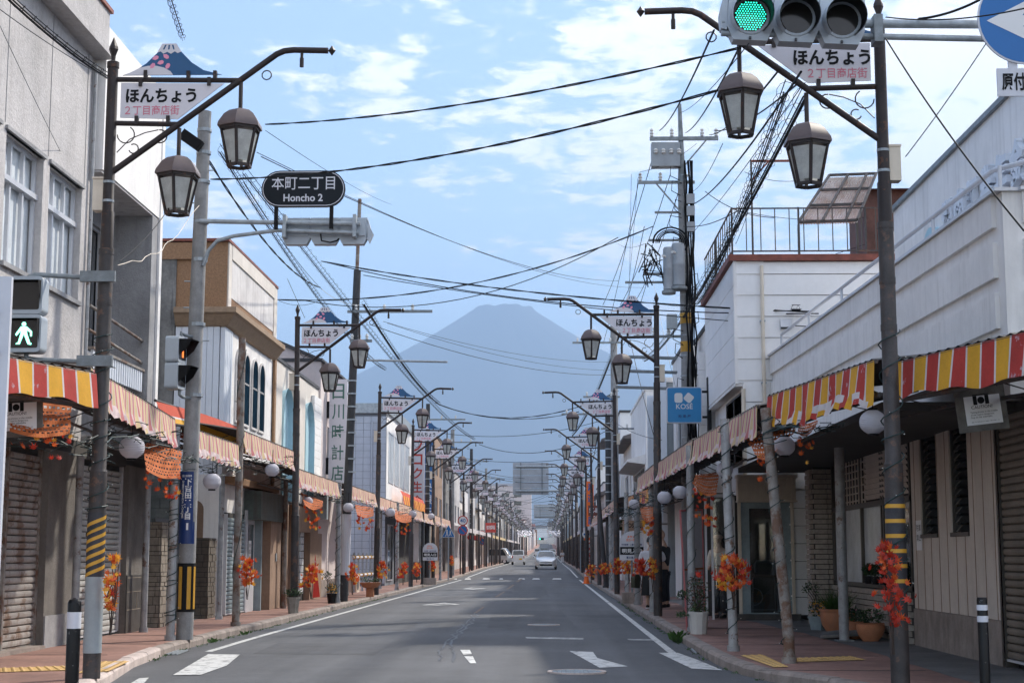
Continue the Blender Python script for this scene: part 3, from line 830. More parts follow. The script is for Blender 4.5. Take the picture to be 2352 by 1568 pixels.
def house(name, label, side, xf, y0, y1, h, wm, wins=(), cat='building', depth=7, roofm='roofdark', parapet=.0, dep=.14, z0=None, group=None, glassm='glass', frame='alu', sidewins=(), roofover=.0, nowin=False):
    """street block: side -1 left (face looks +X), +1 right (face looks -X). wins: (ya, yb, za, zb[, mull])"""
    zb = (gz((y0 + y1) / 2) + .0) if z0 is None else z0
    t = thing(name, label, cat, (xf, (y0 + y1) / 2, zb), group)
    n = V((-side, 0, 0)); xb = xf + side * depth
    m = MB()
    u = V((0, 1, 0)); o = V((xf, y0, zb)); W = y1 - y0; H = h
    ops = [(w_[0] - y0, w_[1] - y0, w_[2] - zb, w_[3] - zb) for w_ in wins]
    wall_open(m, o, u, (0, 0, 1), n, W, H, ops, dep)
    # side facing the camera
    o2 = V((xf, y0, zb)); u2 = V((side, 0, 0)); ops2 = [(w_[0], w_[1], w_[2] - zb, w_[3] - zb) for w_ in sidewins]
    wall_open(m, o2, u2, (0, 0, 1), (0, -1, 0), depth, H, ops2, dep)
    x_in = xf + side * dep
    lo, hi = min(x_in, xb), max(x_in, xb)
    # core behind the shell
    vs = [(xf, y1, zb), (xb, y1, zb), (xb, y1, zb + h), (xf, y1, zb + h)]
    m.add(vs, [(0, 1, 2, 3)])
    m.add([(xb, y0, zb), (xb, y1, zb), (xb, y1, zb + h), (xb, y0, zb + h)], [(0, 1, 2, 3)])
    m.add([(xf, y0, zb + h), (xb, y0, zb + h), (xb, y1, zb + h), (xf, y1, zb + h)], [(0, 1, 2, 3)])
    wl = m.build('wall', wm, t)
    if wins or sidewins:
        m = MB(); m.box(lo, hi, y0 + dep, y1 - .05, zb, zb + h - .05); m.build('interior', 'dim', t)
    if parapet:
        m = MB()
        m.box(min(xf - side * .04, xb), max(xf - side * .04, xb), y0 - .04, y1 + .0, zb + h + .002, zb + h + parapet); m.build('roof', roofm, t)
    if roofover:
        m = MB(); e = roofover; zt = zb + h
        m.add([(xf - side * e, y0 - .2, zt - .02), (xf - side * e, y1 + .1, zt - .02), (xb, y1 + .1, zt + .02), (xb, y0 - .2, zt + .02),
               (xf - side * e, y0 - .2, zt + .08), (xf - side * e, y1 + .1, zt + .08), ((xf + xb) / 2, y1 + .1, zt + .08 + depth * .19), ((xf + xb) / 2, y0 - .2, zt + .08 + depth * .19), (xb, y1 + .1, zt + .08), (xb, y0 - .2, zt + .08)],
              [(0, 1, 2, 3), (0, 4, 5, 1), (4, 7, 6, 5), (7, 9, 8, 6), (0, 3, 9, 7, 4), (1, 5, 6, 8, 2), (3, 2, 8, 9)])
        m.build('roof', 'rooftile', t)
    if not nowin:
        for w_ in wins:
            window(t, o, u, (0, 0, 1), n, w_[0] - y0, w_[1] - y0, w_[2] - zb, w_[3] - zb, dep, frame, glassm, mull=w_[4] if len(w_) > 4 else 1, trans=w_[5] if len(w_) > 5 else 0)
        for w_ in sidewins:
            window(t, o2, u2, (0, 0, 1), (0, -1, 0), w_[0], w_[1], w_[2] - zb, w_[3] - zb, dep, frame, glassm, mull=1)
    return t

def shutter(parent, side, x, y0, y1, z0, z1, mt, pitch=.085, name='shutter', box=True):
    """roller shutter: every slat is its own piece"""
    n = int((z1 - z0) / pitch); s = -side
    m = MB(); L = (y1 - y0) / 2
    pr = [(0, 0), (.004, .006), (.022, .016), (.026, .045), (.022, .072), (.004, .080)]
    m.grid([[(p * s, -L, z) for p, z in pr], [(p * s, L, z) for p, z in pr]])
    me = m.mesh('slat', mt)
    for i in range(n): piece('slat', me, parent, (x + random.uniform(-.002, .002), (y0 + y1) / 2, z0 + i * pitch))
    m = MB(); m.box(min(x - s * .03, x - s * .01), max(x - s * .03, x - s * .01), y0, y1, z0 - .02, z1 + .05); m.build('shutter_back', 'mortar', parent)
    m = MB()
    for y in (y0 - .02, y1 + .02): m.box(min(x - s * .02, x + s * .05), max(x - s * .02, x + s * .05), y - .025, y + .025, z0 - .02, z1 + .02)
    m.box(min(x - s * .02, x + s * .035), max(x - s * .02, x + s * .035), y0, y1, z0 - .03, z0 - .003)
    m.build('guide_rail', 'alu' if mt != 'shut' else 'rustpipe', parent)

def awning(name, label, p0, p1, zt, side, style, h=.26, fr=.12, depth=1.25, drop=0.0, group='arcade awnings', zt1=None, wav=.02, roofm='dim', rng=None):
    """striped arcade awning: valance, frilled hem, roof sheet and its frame; p0,p1 = (x,y) of the street edge"""
    rnd_ = random.Random(int(p0[1] * 100)); zt1 = zt if zt1 is None else zt1
    a = V((p0[0], p0[1], zt)); b = V((p1[0], p1[1], zt1)); L = (b - a).length; d = (b - a) / L
    nn = V((d.y, -d.x, 0)) * (-side)
    if nn.x * side > 0: nn = -nn          # towards the road
    t = thing(name, label, 'awning', ((a.x + b.x) / 2, (a.y + b.y) / 2, zt - h - fr), group)
    if style == 'faded': pat = [(.108, 0), (.022, 1), (.095, 2), (.022, 1)]; mats = ['awntan', 'awnw', 'awnpk']
    elif style == 'bold': pat = [(.205, 0), (.026, 1), (.195, 2), (.026, 1)]; mats = ['awny', 'awnw', 'awnr']
    elif style == 'mid': pat = [(.195, 0), (.022, 1), (.175, 2), (.022, 1)]; mats = ['awny', 'awnw', 'awnr']
    else: pat = [(.5, 0)]; mats = ['awnw', 'awnw', 'awnw']
    m = MB(); s = 0.0; i = 0; cols = []
    while s < L:
        w_, k = pat[i % len(pat)]; e = min(s + w_, L)
        nsub = max(1, int((e - s) / .07))
        for j in range(nsub): cols.append((s + (e - s) * j / nsub, s + (e - s) * (j + 1) / nsub, k))
        s = e; i += 1
    ph = rnd_.uniform(0, 6)
    wv = lambda s_: (math.sin(s_ * 5.1 + ph) + .6 * math.sin(s_ * 11.7 + ph * 2)) * wav
    sag = lambda s_: .018 * math.sin(s_ * 3.1 + ph) + .010 * math.sin(s_ * 9.0 + ph)
    tilt = .10
    def pt(s_, v):      # v 0 top .. 1 bottom of the valance
        return a + d * s_ + nn * (tilt * v * h + wv(s_) * v) + V((0, 0, -h * v + sag(s_) * v * (1.6 if style == 'bold' else .5)))
    for (s0, s1, k) in cols:
        for v0, v1 in ((0, .5), (.5, 1)):
            m.add([pt(s0, v0), pt(s1, v0), pt(s1, v1), pt(s0, v1)], [(0, 1, 2, 3)], k)
        if style == 'bold':      # loose scalloped hem
            pass
    val = m.build('valance', mats, t, smooth=60)
    if fr:
        m = MB(); f2 = lambda s_: nn * (.045 * math.sin(s_ * 34 + ph) + .02 * math.sin(s_ * 51))
        for (s0, s1, k) in cols:
            for v0, v1 in ((0, .55), (.55, 1)):
                q = []
                for s_, v in ((s0, v0), (s1, v0), (s1, v1), (s0, v1)):
                    q.append(pt(s_, 1) + f2(s_) * v * .5 + nn * (.03 * v) + V((0, 0, -fr * v * (1 + .18 * math.sin(s_ * 17 + ph)) * (1 - 0.0))))
                m.add(q, [(0, 1, 2, 3)], k if rnd_.random() > .3 else 1)
        m.build('hem', [mats[0], 'awnfr', mats[2]] if style == 'faded' else mats, t, smooth=60)
    m = MB()
    e0, e1 = a + V((0, 0, .01)), b + V((0, 0, .01))
    back = -nn * depth + V((0, 0, .22 + drop))
    n = max(2, int(L / .16))
    rows = []
    for i in range(2 * n + 1):
        s_ = L * i / (2 * n); zz = .012 if i % 2 else -.012
        rows.append([a + d * s_ + V((0, 0, .012 + zz)), a + d * s_ + back + V((0, 0, zz))])
    m.grid(rows); m.build('roof_sheet', roofm, t)
    m = MB()
    m.tube([a + V((0, 0, -.01)) - nn * .02, b + V((0, 0, -.01)) - nn * .02], .022, 8)
    lo = V((0, 0, -h - fr * .4)) - nn * .05
    m.tube([a + lo, b + lo], .026, 8)
    m.tube([a + lo - nn * depth * .6, b + lo - nn * depth * .6], .02, 6)
    k = max(2, int(L / .9))
    for i in range(k + 1):
        s_ = L * i / k
        m.bar(a + d * s_ + lo, a + d * s_ - nn * depth + V((0, 0, .1)), .02, .03)
        if i < k:
            m.bar(a + d * s_ + lo - nn * .02, a + d * (s_ + L / k) + V((0, 0, -.03)) - nn * .05, .012)
            m.bar(a + d * s_ + lo - nn * depth * .6, a + d * (s_ + L / k) - nn * depth * .3 + V((0, 0, .0)), .012)
    m.build('frame', 'brown2', t)
    return t

def post(x, y, ztop, r, mt, label, z0=None, lean=(0, 0), group='arcade posts', wires=0, cat='post', name='arcade_post', foot=True):
    zb = gz(y) + KH if z0 is None else z0
    t = thing(name, label, cat, (x, y, zb), group)
    m = MB(); tp = (x + lean[0], y + lean[1], ztop)
    m.tube([(x, y, zb), (x, y, zb + .25), tp], [r * 1.06, r, r * .97], 12)
    if foot: m.tube([(x, y, zb), (x, y, zb + .07)], r * 1.35, 12)
    m.build('pole', mt, t, smooth=40)
    if wires:
        wrap(t, V((x, y, zb)), V(tp), r, wires)
    return t

def wrap(parent, a, b, r, turns, rr=.0065, z0=.04, z1=.97):
    """string of lights wound round a post"""
    m = MB(); d = b - a; P = []; n = int(turns * 10); rnd_ = random.Random(int(a.y * 31 + a.x * 7))
    L = d.length; mb = MB()
    for i in range(n + 1):
        f = z0 + (z1 - z0) * i / n; an = 6.2832 * turns * i / n + .6 * math.sin(i * .31)
        c = a + d * f; P.append(c + V((math.cos(an) * (r + .008), math.sin(an) * (r + .008), .06 * math.sin(i * .17))))
        if i % 7 == 3:
            q = P[-1]; o_ = V((math.cos(an), math.sin(an), rnd_.uniform(-.4, .4))) * .035
            mb.tube([q, q + o_], .006, 5, mi=0); mb.tube([q + o_, q + o_ * 1.35], .004, 4, mi=1)
    m.tube(P, rr, 5, cap=False); o = m.build('light_string', 'cableg', parent)
    mb.build('bulbs', ['bulb', 'bulbw'], o, kind='stuff')

def ppx(*p, **k): return at(*p, **k)
# ------------------------------------------------------------------ left side of the street
UX, UY, UZ = V((1, 0, 0)), V((0, 1, 0)), V((0, 0, 1))
XB = -6.78
# --- B1: grey roughcast block with big windows over two shuttered shops
b1 = thing('concrete_block_building', 'grey roughcast concrete building with tall windows above rusty shutters', 'building', (XB, 18, 0))
yA, yB = 9.0, 22.5
wz0, wz1 = 4.95, 6.62
W1 = [(15.6, 16.95), (17.25, 18.65), (18.92, 20.38), (20.64, 22.12)]
m = MB()
wall_open(m, (XB, yA, 2.95), UY, UZ, UX, yB - yA, 5.75, [(a - yA, b - yA, wz0 - 2.95, wz1 - 2.95) for a, b in W1], .22)
m.add([(XB, yB, 2.95), (-15, yB, 2.95), (-15, yB, 9.3), (XB, yB, 9.3)], [(0, 1, 2, 3)])
m.add([(XB, yA, 2.95), (-15, yA, 2.95), (-15, yA, 9.3), (XB, yA, 9.3)], [(0, 1, 2, 3)])
m.add([(XB, yA, 9.3), (XB, yB, 9.3), (-15, yB, 9.3), (-15, yA, 9.3)], [(0, 1, 2, 3)])
m.build('wall', 'roughcast', b1)
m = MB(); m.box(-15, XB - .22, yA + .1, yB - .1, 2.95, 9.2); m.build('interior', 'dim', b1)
for a, b in W1:
    window(b1, (XB, 0, 0), UY, UZ, UX, a, b, wz0, wz1, .22, 'alu', 'glassw', mull=2, trans=0, fw=.05)
    m = MB(); m.box(XB - .16, XB - .06, a, b, wz1 - .58, wz1 - .51); m.build('transom', 'alu', b1)
    m = MB(); m.box(XB - .05, XB + .05, a - .04, b + .04, wz0 - .06, wz0); m.build('sill', 'greyplaster', b1)
    m = MB(); m.box(XB - .05, XB + .035, a - .05, b + .05, wz1, wz1 + .05); m.build('lintel', 'greyplaster', b1)
m = MB()                                                            # eave and parapet band
m.box(XB - .6, XB + .28, yA, yB + .05, 8.70, 8.82); m.box(XB - .6, XB + .20, yA, yB + .02, 8.82, 9.42)
m.build('parapet', 'roughcast', b1)
m = MB(); m.box(XB - .6, XB + .24, yA, yB + .08, 9.42, 9.48); m.build('coping', 'redtrim', b1)
m = MB()
for y in [17.0, 18.85, 20.55, 22.2]: m.box(XB - .002, XB + .006, y - .008, y + .008, 6.7, 8.69)
m.build('joint', 'greyplaster', b1)
m = MB(); m.tube([(XB + .05, 22.42, 4.2), (XB + .05, 22.42, 8.6)], .03, 8); m.build('downpipe', 'greypipe', b1)
# ground floor piers and head
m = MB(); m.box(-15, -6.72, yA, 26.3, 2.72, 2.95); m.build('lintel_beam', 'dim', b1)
for (a, b) in ((20.75, 21.95), (24.75, 25.95)):
    m = MB(); m.box(-7.2, -6.66, a, b, KH, 2.75); p = m.build('pier', 'pierdark', b1)
    m = MB(); m.box(-7.2, -6.64, a + .02, b - .02, KH, KH + (.42 if a < 22 else .9)); m.build('pier_base', 'greyplaster' if a < 22 else 'plinth', p)
    if a > 22:
        m = MB()
        for k, z in enumerate((.36, .64, .86)):
            m.box(-6.645, -6.634, a + .02, b - .02, KH + z - .006, KH + z + .006)
        m.box(-6.645, -6.633, a + .60, a + .615, KH + .37, KH + .64); m.box(-6.645, -6.633, a + .9, a + .915, KH + .64, KH + .9)
        m.build('stone_joint', 'stonet', p)
s1 = thing('roller_shutter', 'wide rusty brown roller shutter at the left edge', 'shutter', (-6.80, 18.9, KH), 'roller shutters on the left')
shutter(s1, -1, -6.80, 16.9, 20.72, KH + .06, 2.72, 'shut', .088)
m = MB(); m.box(-6.80, -6.74, 19.40, 19.46, KH, 2.72); m.build('centre_post', 'rustpipe', s1)
s2 = thing('roller_shutter', 'pale roller shutter behind the striped lamp post', 'shutter', (-6.80, 23.3, KH), 'roller shutters on the left')
shutter(s2, -1, -6.80, 21.98, 24.72, KH + .06, 2.72, 'shut2', .088)
# step along the shutters
m = MB(); m.box(-6.95, -6.60, 12, 20.7, KH, KH + .045); m.build('doorstep', 'kerb', b1)
# projecting upper bay
bb = thing('concrete_bay_building', 'white rendered bay overhanging a narrow window, behind the nearest lamp post', 'building', (-6.7, 24.3, 0))
m = MB(); m.box(-15, -6.62, 22.56, 26.15, 7.02, 9.25)
m.build('upper_wall', 'whitewall', bb)
m = MB(); m.box(-15, -6.64, 22.58, 26.13, 6.985, 7.018); m.build('soffit', 'stainwall', bb)
m = MB()
wall_open(m, (-7.35, 22.56, 3.05), UY, UZ, UX, 3.59, 3.95, [(.25, 2.75, 1.5, 3.6)], .15)
m.build('recessed_wall', 'greyplaster', bb)
window(bb, (-7.35, 22.56, 3.05), UY, UZ, UX, .25, 2.75, 1.5, 3.6, .15, 'alu', 'glass', mull=3)
m = MB(); m.box(-15, -6.64, 25.62, 26.13, 3.05, 6.98); m.build('fin_wall', 'greyplaster', bb)
m = MB(); m.box(-6.64, -6.60, 26.0, 26.16, 3.1, 9.24); m.build('corner_trim', 'whitewall', bb)
m = MB(); m.box(-15, -7.5, 22.6, 26.1, 3.05, 7.0); m.build('interior', 'dim', bb)
m = MB()
for i in range(44):
    y = 22.7 + i * .065; m.box(-6.74, -6.70 - (.012 if i % 2 else 0), y, y + .06, 4.0, 4.34)
m.build('fascia_ribs', 'siding', bb, kind='stuff')
m = MB(); m.box(-6.78, -6.68, 22.65, 25.6, 4.34, 4.38); m.build('fascia_cap', 'rustpipe', bb)
for z in (4.62, 4.98):
    m = MB(); m.tube([(-6.75, 22.6, z), (-6.75, 25.62, z - .12)], .024, 8); m.build('rail', 'rustpipe', bb)
m = MB(); m.box(-15, -6.66, 22.56, 26.15, 2.95, 3.05); m.build('floor_slab', 'greyplaster', bb)

# --- gate and walled yard
gt = thing('iron_gate', 'low iron bar gate between two stone tiled pillars', 'gate', (-6.85, 28.7, KH))
for (ya, yb, nm) in ((27.25, 28.85), (28.95, 30.4)) and [(27.25, 28.85, 'a'), (28.95, 30.4, 'b')]:
    m = MB()
    for z in (.42, 1.80): m.box(-6.88, -6.84, ya, yb, KH + z - .06, KH + z + .06)
    for y in (ya, yb): m.box(-6.88, -6.84, y - .03, y + .03, KH + .2, KH + 1.86)
    m.box(-6.89, -6.83, ya, yb, KH + .22, KH + .46)
    lf = m.build('gate_leaf', 'iron', gt)
    mb = MB(); mb.box(-.012, .012, -.012, .012, 0, 1.36); me = mb.mesh('bar', 'iron')
    n = int((yb - ya) / .062)
    for i in range(1, n): piece('bar', me, lf, (-6.86, ya + (yb - ya) * i / n, KH + .44))
m = MB(); m.box(-6.84, -6.78, 27.33, 27.40, KH + 1.0, KH + 1.06); m.build('handle', 'chrome', gt)
def tilepillar(x0, x1, y0, y1, h, label, mt='stonet'):
    t = thing('stone_pillar', label, 'pillar', ((x0 + x1) / 2, (y0 + y1) / 2, KH))
    m = MB(); m.box(x0, x1, y0, y1, KH, KH + h); m.build('core', 'mortar', t)
    r_ = random.Random(int(y0 * 10)); z = KH
    while z < KH + h - .02:
        hh = min(r_.choice((.07, .10, .14)), KH + h - z)
        for (ax, a0, a1) in (('y', x0, x1), ('x', y0, y1)):
            s = a0
            while s < a1 - .01:
                e = min(s + r_.uniform(.10, .22), a1); dd = r_.uniform(.012, .03)
                m = MB()
                if ax == 'y': m.box(s + .005, e - .005, y0 - dd, y0 + .01, z + .005, z + hh - .005)
                else: m.box(x1 - .01, x1 + dd, s + .005, e - .005, z + .005, z + hh - .005)
                m.build('stone_tile', mt, t); s = e
        z += hh
    return t
tilepillar(-7.1, -6.62, 26.75, 27.2, 1.78, 'pale stone tiled gate pillar, the nearer of the two')
tilepillar(-7.05, -6.62, 30.5, 31.2, 1.55, 'brown stone tiled pillar past the iron gate', 'stoned')
bw = thing('block_wall', 'dark damp concrete block wall behind the iron gate', 'wall', (-9, 31.2, KH))
m = MB(); m.box(-.195, .195, -.08, .08, 0, .19); me = m.mesh('block', 'block')
for r_ in range(14):
    for i in range(12): piece('block', me, bw, (-7.35 - .4 * i - (.2 if r_ % 2 else 0), 31.25 + random.uniform(-.006, .006), KH + .195 * r_))

# --- B2: stained concrete and brick tile building with arched windows
X2, y0, y1 = -6.58, 31.5, 37.25
b2 = thing('arched_window_building', 'white building with four arched windows, stained parapet and brick trim', 'building', (X2, 34, 0))
m = MB(); m.box(-16, -7.62, 31.42, 37.2, KH, 7.35); m.build('concrete_side', 'darkconc', b2)
m = MB(); m.box(-16, -7.25, 31.39, 37.2, 7.352, 7.70); m.build('brick_band', 'brickt', b2)
m = MB(); m.box(-7.62, X2, 31.46, y1, 6.30, 7.72); m.build('parapet', 'brickt', b2)
m = MB(); m.box(X2 - .02, X2 + .012, 31.8, 36.85, 6.62, 7.42); m.build('parapet_panel', 'stainwall', b2)
m = MB()
for (a, b, c, d) in ((31.5, 31.8, 6.3, 7.72), (36.85, 37.25, 6.3, 7.72)): m.box(X2, X2 + .03, a, b, c, d)
m.box(X2, X2 + .04, 31.8, 36.85, 7.42, 7.72)
m.build('parapet_frame', 'creamwall', b2)
m = MB(); m.box(-16, X2 + .05, 31.36, y1 + .03, 7.722, 7.78); m.build('coping', 'redtrim', b2)
m = MB()                                                            # brick cornice running round the corner
pr = [(0, 5.95), (.06, 5.98), (.20, 6.18), (.26, 6.22), (.26, 6.33), (0, 6.36)]
m.grid([[(X2 + p, 31.45 - p, z) for p, z in pr], [(X2 + p, y1 - .1, z) for p, z in pr]])
m.grid([[(-7.6, 31.45 - p, z) for p, z in pr], [(X2 + p, 31.45 - p, z) for p, z in pr]])
m.build('cornice', 'cornice', b2)
m = MB()
for i in range(7):
    x = -7.60 + i * .13; m.box(x, x + .122, 31.44, 31.55, 2.9, 5.96)
m.build('siding_front', 'siding', b2, kind='stuff')
m = MB()
for i in range(9):
    y = 31.46 + i * .085; m.box(X2 - .1, X2 - .004 + .006 * (i % 2), y, y + .08, 2.9, 5.96)
m.build('siding_corner', 'siding', b2, kind='stuff')
m = MB(); m.box(-9, X2 - .02, 31.56, y1, KH, 6.3)
m.build('wall', 'whitewall', b2)
def archpoly(cy, w_, z0, zs, n=10):
    return [(cy - w_ / 2, z0), (cy + w_ / 2, z0)] + [(cy + w_ / 2 * math.cos(math.pi * i / n), zs + w_ / 2 * math.sin(math.pi * i / n)) for i in range(n + 1)]
for k, cyy in enumerate((32.95, 33.78, 34.75, 35.6)):
    m = MB(); inner = archpoly(cyy, .62, 4.15, 5.35); outer = archpoly(cyy, .72, 4.10, 5.35)
    A = [(X2 + .02, a, z) for a, z in outer]; B = [(X2 + .02, a, z) for a, z in inner]; C = [(X2 + .004, a, z) for a, z in inner]; D = [(X2 - .03, a, z) for a, z in outer]
    n = len(A); m.add(A + B + C + D, [(i, (i + 1) % n, n + (i + 1) % n, n + i) for i in range(n)] + [(n + i, n + (i + 1) % n, 2 * n + (i + 1) % n, 2 * n + i) for i in range(n)] + [(3 * n + i, 3 * n + (i + 1) % n, (i + 1) % n, i) for i in range(n)])
    wv_ = m.build('arched_window', 'stainwall', b2)
    m = MB(); m.ngon([(X2 + .008, a, z) for a, z in inner]); m.build('pane', 'glassb', wv_)
    m = MB(); m.box(X2 + .004, X2 + .016, cyy - .26, cyy + .26, 5.0, 5.04); m.build('glazing_bar', 'greyplaster', wv_)
m = MB(); m.box(X2, X2 + .05, y1 - .22, y1, 2.9, 6.3); m.build('brick_pilaster', 'brickt', b2)
# white arch panel beside the gate
m = MB(); m.box(-7.6, -6.62, 31.40, 31.46, 1.65, 2.95); m.build('arch_panel', 'whitewall', b2)
m = MB(); m.ngon([(-7.1 + (a), 31.396, z) for a, z in archpoly(0, .36, 1.66, 2.25)]); m.build('arch_niche', 'tanwall', b2)
# brick tiled soffit, verdigris panel, shutter and doors of the ground floor
m = MB(); m.box(-7.4, -6.35, 31.6, 36.9, 2.78, 2.92); m.build('soffit', 'brickt', b2)
m = MB(); m.box(-6.62, -6.22, 33.9, 36.9, 2.10, 2.72); m.build('shutter_box', 'copper', b2)
s3 = thing('roller_shutter', 'blue-grey roller shutter beside the arched white wall', 'shutter', (-6.55, 32.8, KH), 'roller shutters on the left')
shutter(s3, -1, -6.55, 31.75, 33.75, KH + .05, 2.15, 'shut3', .088)
m = MB(); m.box(-6.56, -6.50, 33.82, 33.92, KH, 2.3); m.build('door_post', 'alu', b2)
m = MB(); m.box(-6.56, -6.53, 33.95, 34.8, KH, 2.1); dr = m.build('door', 'alu', b2)
m = MB(); m.box(-6.535, -6.525, 34.05, 34.7, 1.0, 2.0); m.build('door_pane', 'glass', dr)
m = MB(); m.box(-6.56, -6.40, 35.0, 35.1, KH, 2.3); m.build('door_post', 'shut3', b2)
m = MB(); m.box(-6.57, -6.30, 35.6, 37.2, KH, 2.75); m.build('pier', 'tanwall', b2)
m = MB(); m.tube([(-6.27, 37.05, KH), (-6.27, 37.05, 2.2), (-6.33, 36.9, 2.5), (-6.33, 36.4, 2.62)], .035, 8); m.build('downpipe', 'bronze', b2)
m = MB(); m.box(-6.30, -6.27, 36.2, 36.3, 1.2, 1.38); m.build('switch_box', 'boxgrey', b2)

# orange, yellow striped shop awning behind the arcade awning
t = thing('shop_awning', 'orange-red and yellow awning with broad horizontal stripes', 'awning', (-6.3, 28.5, 3.5))
zs = [(4.02, 3.82, 'awnro'), (3.82, 3.79, 'awnw'), (3.79, 3.60, 'awny'), (3.60, 3.57, 'awnw'), (3.57, 3.46, 'awnro')]
m = MB()
for k, (a, b, q) in enumerate(zs):
    fx = lambda z: -6.30 + (4.02 - z) * .35
    m.grid([[(fx(a), 24.9 + .9 * i, a - .24 + .04 * i - .01 * i * i * .3), (fx(b), 24.9 + .9 * i, b - .24 + .04 * i - .01 * i * i * .3)] for i in range(9)], mi={'awnro': 0, 'awnw': 1, 'awny': 2}[q])
m.build('cloth', ['awnro', 'awnw', 'awny'], t)
m = MB(); m.tube([(-6.32, 24.9, 3.80), (-6.32, 32.1, 3.92)], .025, 8); m.tube([(-6.12, 24.9, 3.2), (-6.12, 32.1, 3.33)], .02, 6)
for y in (25, 28.5, 32): m.bar((-6.12, y, 3.26), (-7.3, y, 3.3), .03)
m.build('frame', 'brown2', t)

# --- B3: cream front with tall pale-blue arched niches, grey siding block behind
b3 = house('niche_front_building', 'cream rendered building with two tall pale blue arched niches', -1, -6.75, 37.3, 45.6, 6.15, 'creamwall', depth=2.2, parapet=.08)
m = MB(); m.box(-15, -8.95, 37.4, 47, 0, 7.75); g3 = m.build('grey_siding_block', 'greysiding', b3)
m = MB()
for i in range(7): m.box(-9.0 - i * .55, -8.985 - i * .55, 37.385, 37.40, 4, 7.72)
m.build('siding_joint', 'roofdark', g3)
m = MB(); m.box(-15.1, -8.9, 37.35, 47.1, 7.752, 7.86); m.build('roof_edge', 'roofdark', b3)
for cyy in (39.6, 43.2):
    m = MB(); m.ngon([(-6.746, a, z) for a, z in archpoly(cyy, 1.5, 2.7, 4.75, 14)]); m.build('niche_back', 'niche', b3)
    m = MB(); inner = archpoly(cyy, 1.5, 2.7, 4.75, 14)
    A = [(-6.748, a, z) for a, z in inner]; B = [(-6.60, a, z) for a, z in archpoly(cyy, 1.62, 2.7, 4.75, 14)]; n = len(A)
    m.add(A + B, [(i, (i + 1) % n, n + (i + 1) % n, n + i) for i in range(n)]); m.build('niche_reveal', 'niche', b3)
for a_, b_ in ((37.35, 38.4), (40.65, 42.1)):
    m = MB(); m.box(-6.76, -6.58, a_, b_, 2.7, 6.0); m.build('pier', 'creamwall', b3)
# clapboards of the next bay
for i in range(13):
    m = MB(); m.box(-6.74, -6.66 + .012, 44.2, 45.6, 3.0 + i * .22, 3.0 + i * .22 + .212); m.build('clapboard', 'clap', b3)
# ground-floor: dark shop with glass and tan tiled front
m = MB(); m.box(-6.78, -6.73, 37.4, 45.4, 2.6, 2.75); m.build('shop_lintel', 'bronze', b3)
m = MB(); m.box(-6.745, -6.70, 37.5, 39.8, KH, 2.6); m.build('shop_glass', 'glass', b3)
for i, (a, b) in enumerate(((37.35, 37.45), (38.6, 38.66), (39.8, 39.95))):
    m = MB(); m.box(-6.75, -6.62, a, b, KH, 2.62); m.build('shop_post', 'tanwall' if i == 2 else 'bronze', b3)
m = MB(); m.box(-6.76, -6.55, 40.0, 41.0, KH, 2.62); m.build('tiled_pier', 'tanwall', b3)
m = MB(); m.box(-6.76, -6.55, 41.0, 44.6, 1.95, 2.62); m.build('tiled_head', 'tanwall', b3)
m = MB(); m.box(-6.76, -6.55, 43.2, 45.4, KH, 1.95); m.build('tiled_pier', 'tanwall', b3)
m = MB(); m.box(-6.75, -6.72, 41.0, 43.2, KH, 1.95); m.build('door_recess', 'dark', b3)
gb = MB(); gb.box(-.04, .04, -.085, .085, 0, .17); me = gb.mesh('glass_block', 'glassw')
for r_ in range(9):
    for c_ in range(3): piece('glass_block', me, b3, (-6.70, 42.3 + c_ * .19, KH + .2 + r_ * .19))
text(mm_ := MB(), '焼肉', (-6.53, 39.2, 2.75), .55, ex=(0, 1, 0), bold=.02); mm_.build('lettering', 'greytxt', b3)

# --- B4: pale pink building and the tall clock shop sign
b4 = house('pale_pink_building', 'pale pink rendered building behind the tall clock shop sign', -1, -6.7, 45.7, 51.5, 7.0, 'pinkwall',
           wins=[(47.2, 48.0, 3.9, 5.2, 0), (48.8, 50.4, 3.9, 5.2, 1)], depth=6, parapet=.1)
m = MB(); m.add([(-6.72, 45.6, 7.1), (-9.6, 45.6, 8.35), (-9.6, 51.6, 8.35), (-6.72, 51.6, 7.1), (-6.55, 45.6, 6.95), (-9.6, 45.6, 8.2), (-9.6, 51.6, 8.2), (-6.55, 51.6, 6.95)], [(0, 1, 2, 3), (4, 7, 6, 5), (0, 4, 5, 1), (0, 3, 7, 4)])
m.build('sloping_roof', 'roofdark', b4)
m = MB(); m.add([(-6.7, 45.7, 7.0), (-9.6, 45.7, 8.2), (-9.6, 45.7, 7.0)], [(0, 1, 2)]); m.build('gable', 'pinkwall', b4)
cs = thing('clock_shop_sign', 'tall white vertical sign with green characters of a clock shop', 'sign', (-6.35, 47, 3.4))
m = MB(); m.box(-6.62, -6.08, 47.0, 47.16, 3.42, 6.62); pn = m.build('panel', 'signw', cs)
m = MB(); 
for i, ch in enumerate('日川時計店'): text(m, ch, (-6.53, 46.996, 6.02 - i * .615), .36, h=.46, bold=.010)
m.build('lettering', 'greentxt', pn)
m = MB()
for i in range(1, 4): m.box(-6.62, -6.08, 46.995, 47.0, 3.42 + i * .8, 3.425 + i * .8)
m.build('panel_joint', 'greytxt', pn)
for z in (5.45, 3.75):
    m = MB(); m.box(-6.95, -6.62, 47.0, 47.2, z, z + .5); m.build('bracket_box', 'black', cs)
m = MB(); m.box(-6.75, -6.66, 46.0, 50.6, KH, .62); m.build('low_wall', 'kerb', b4)

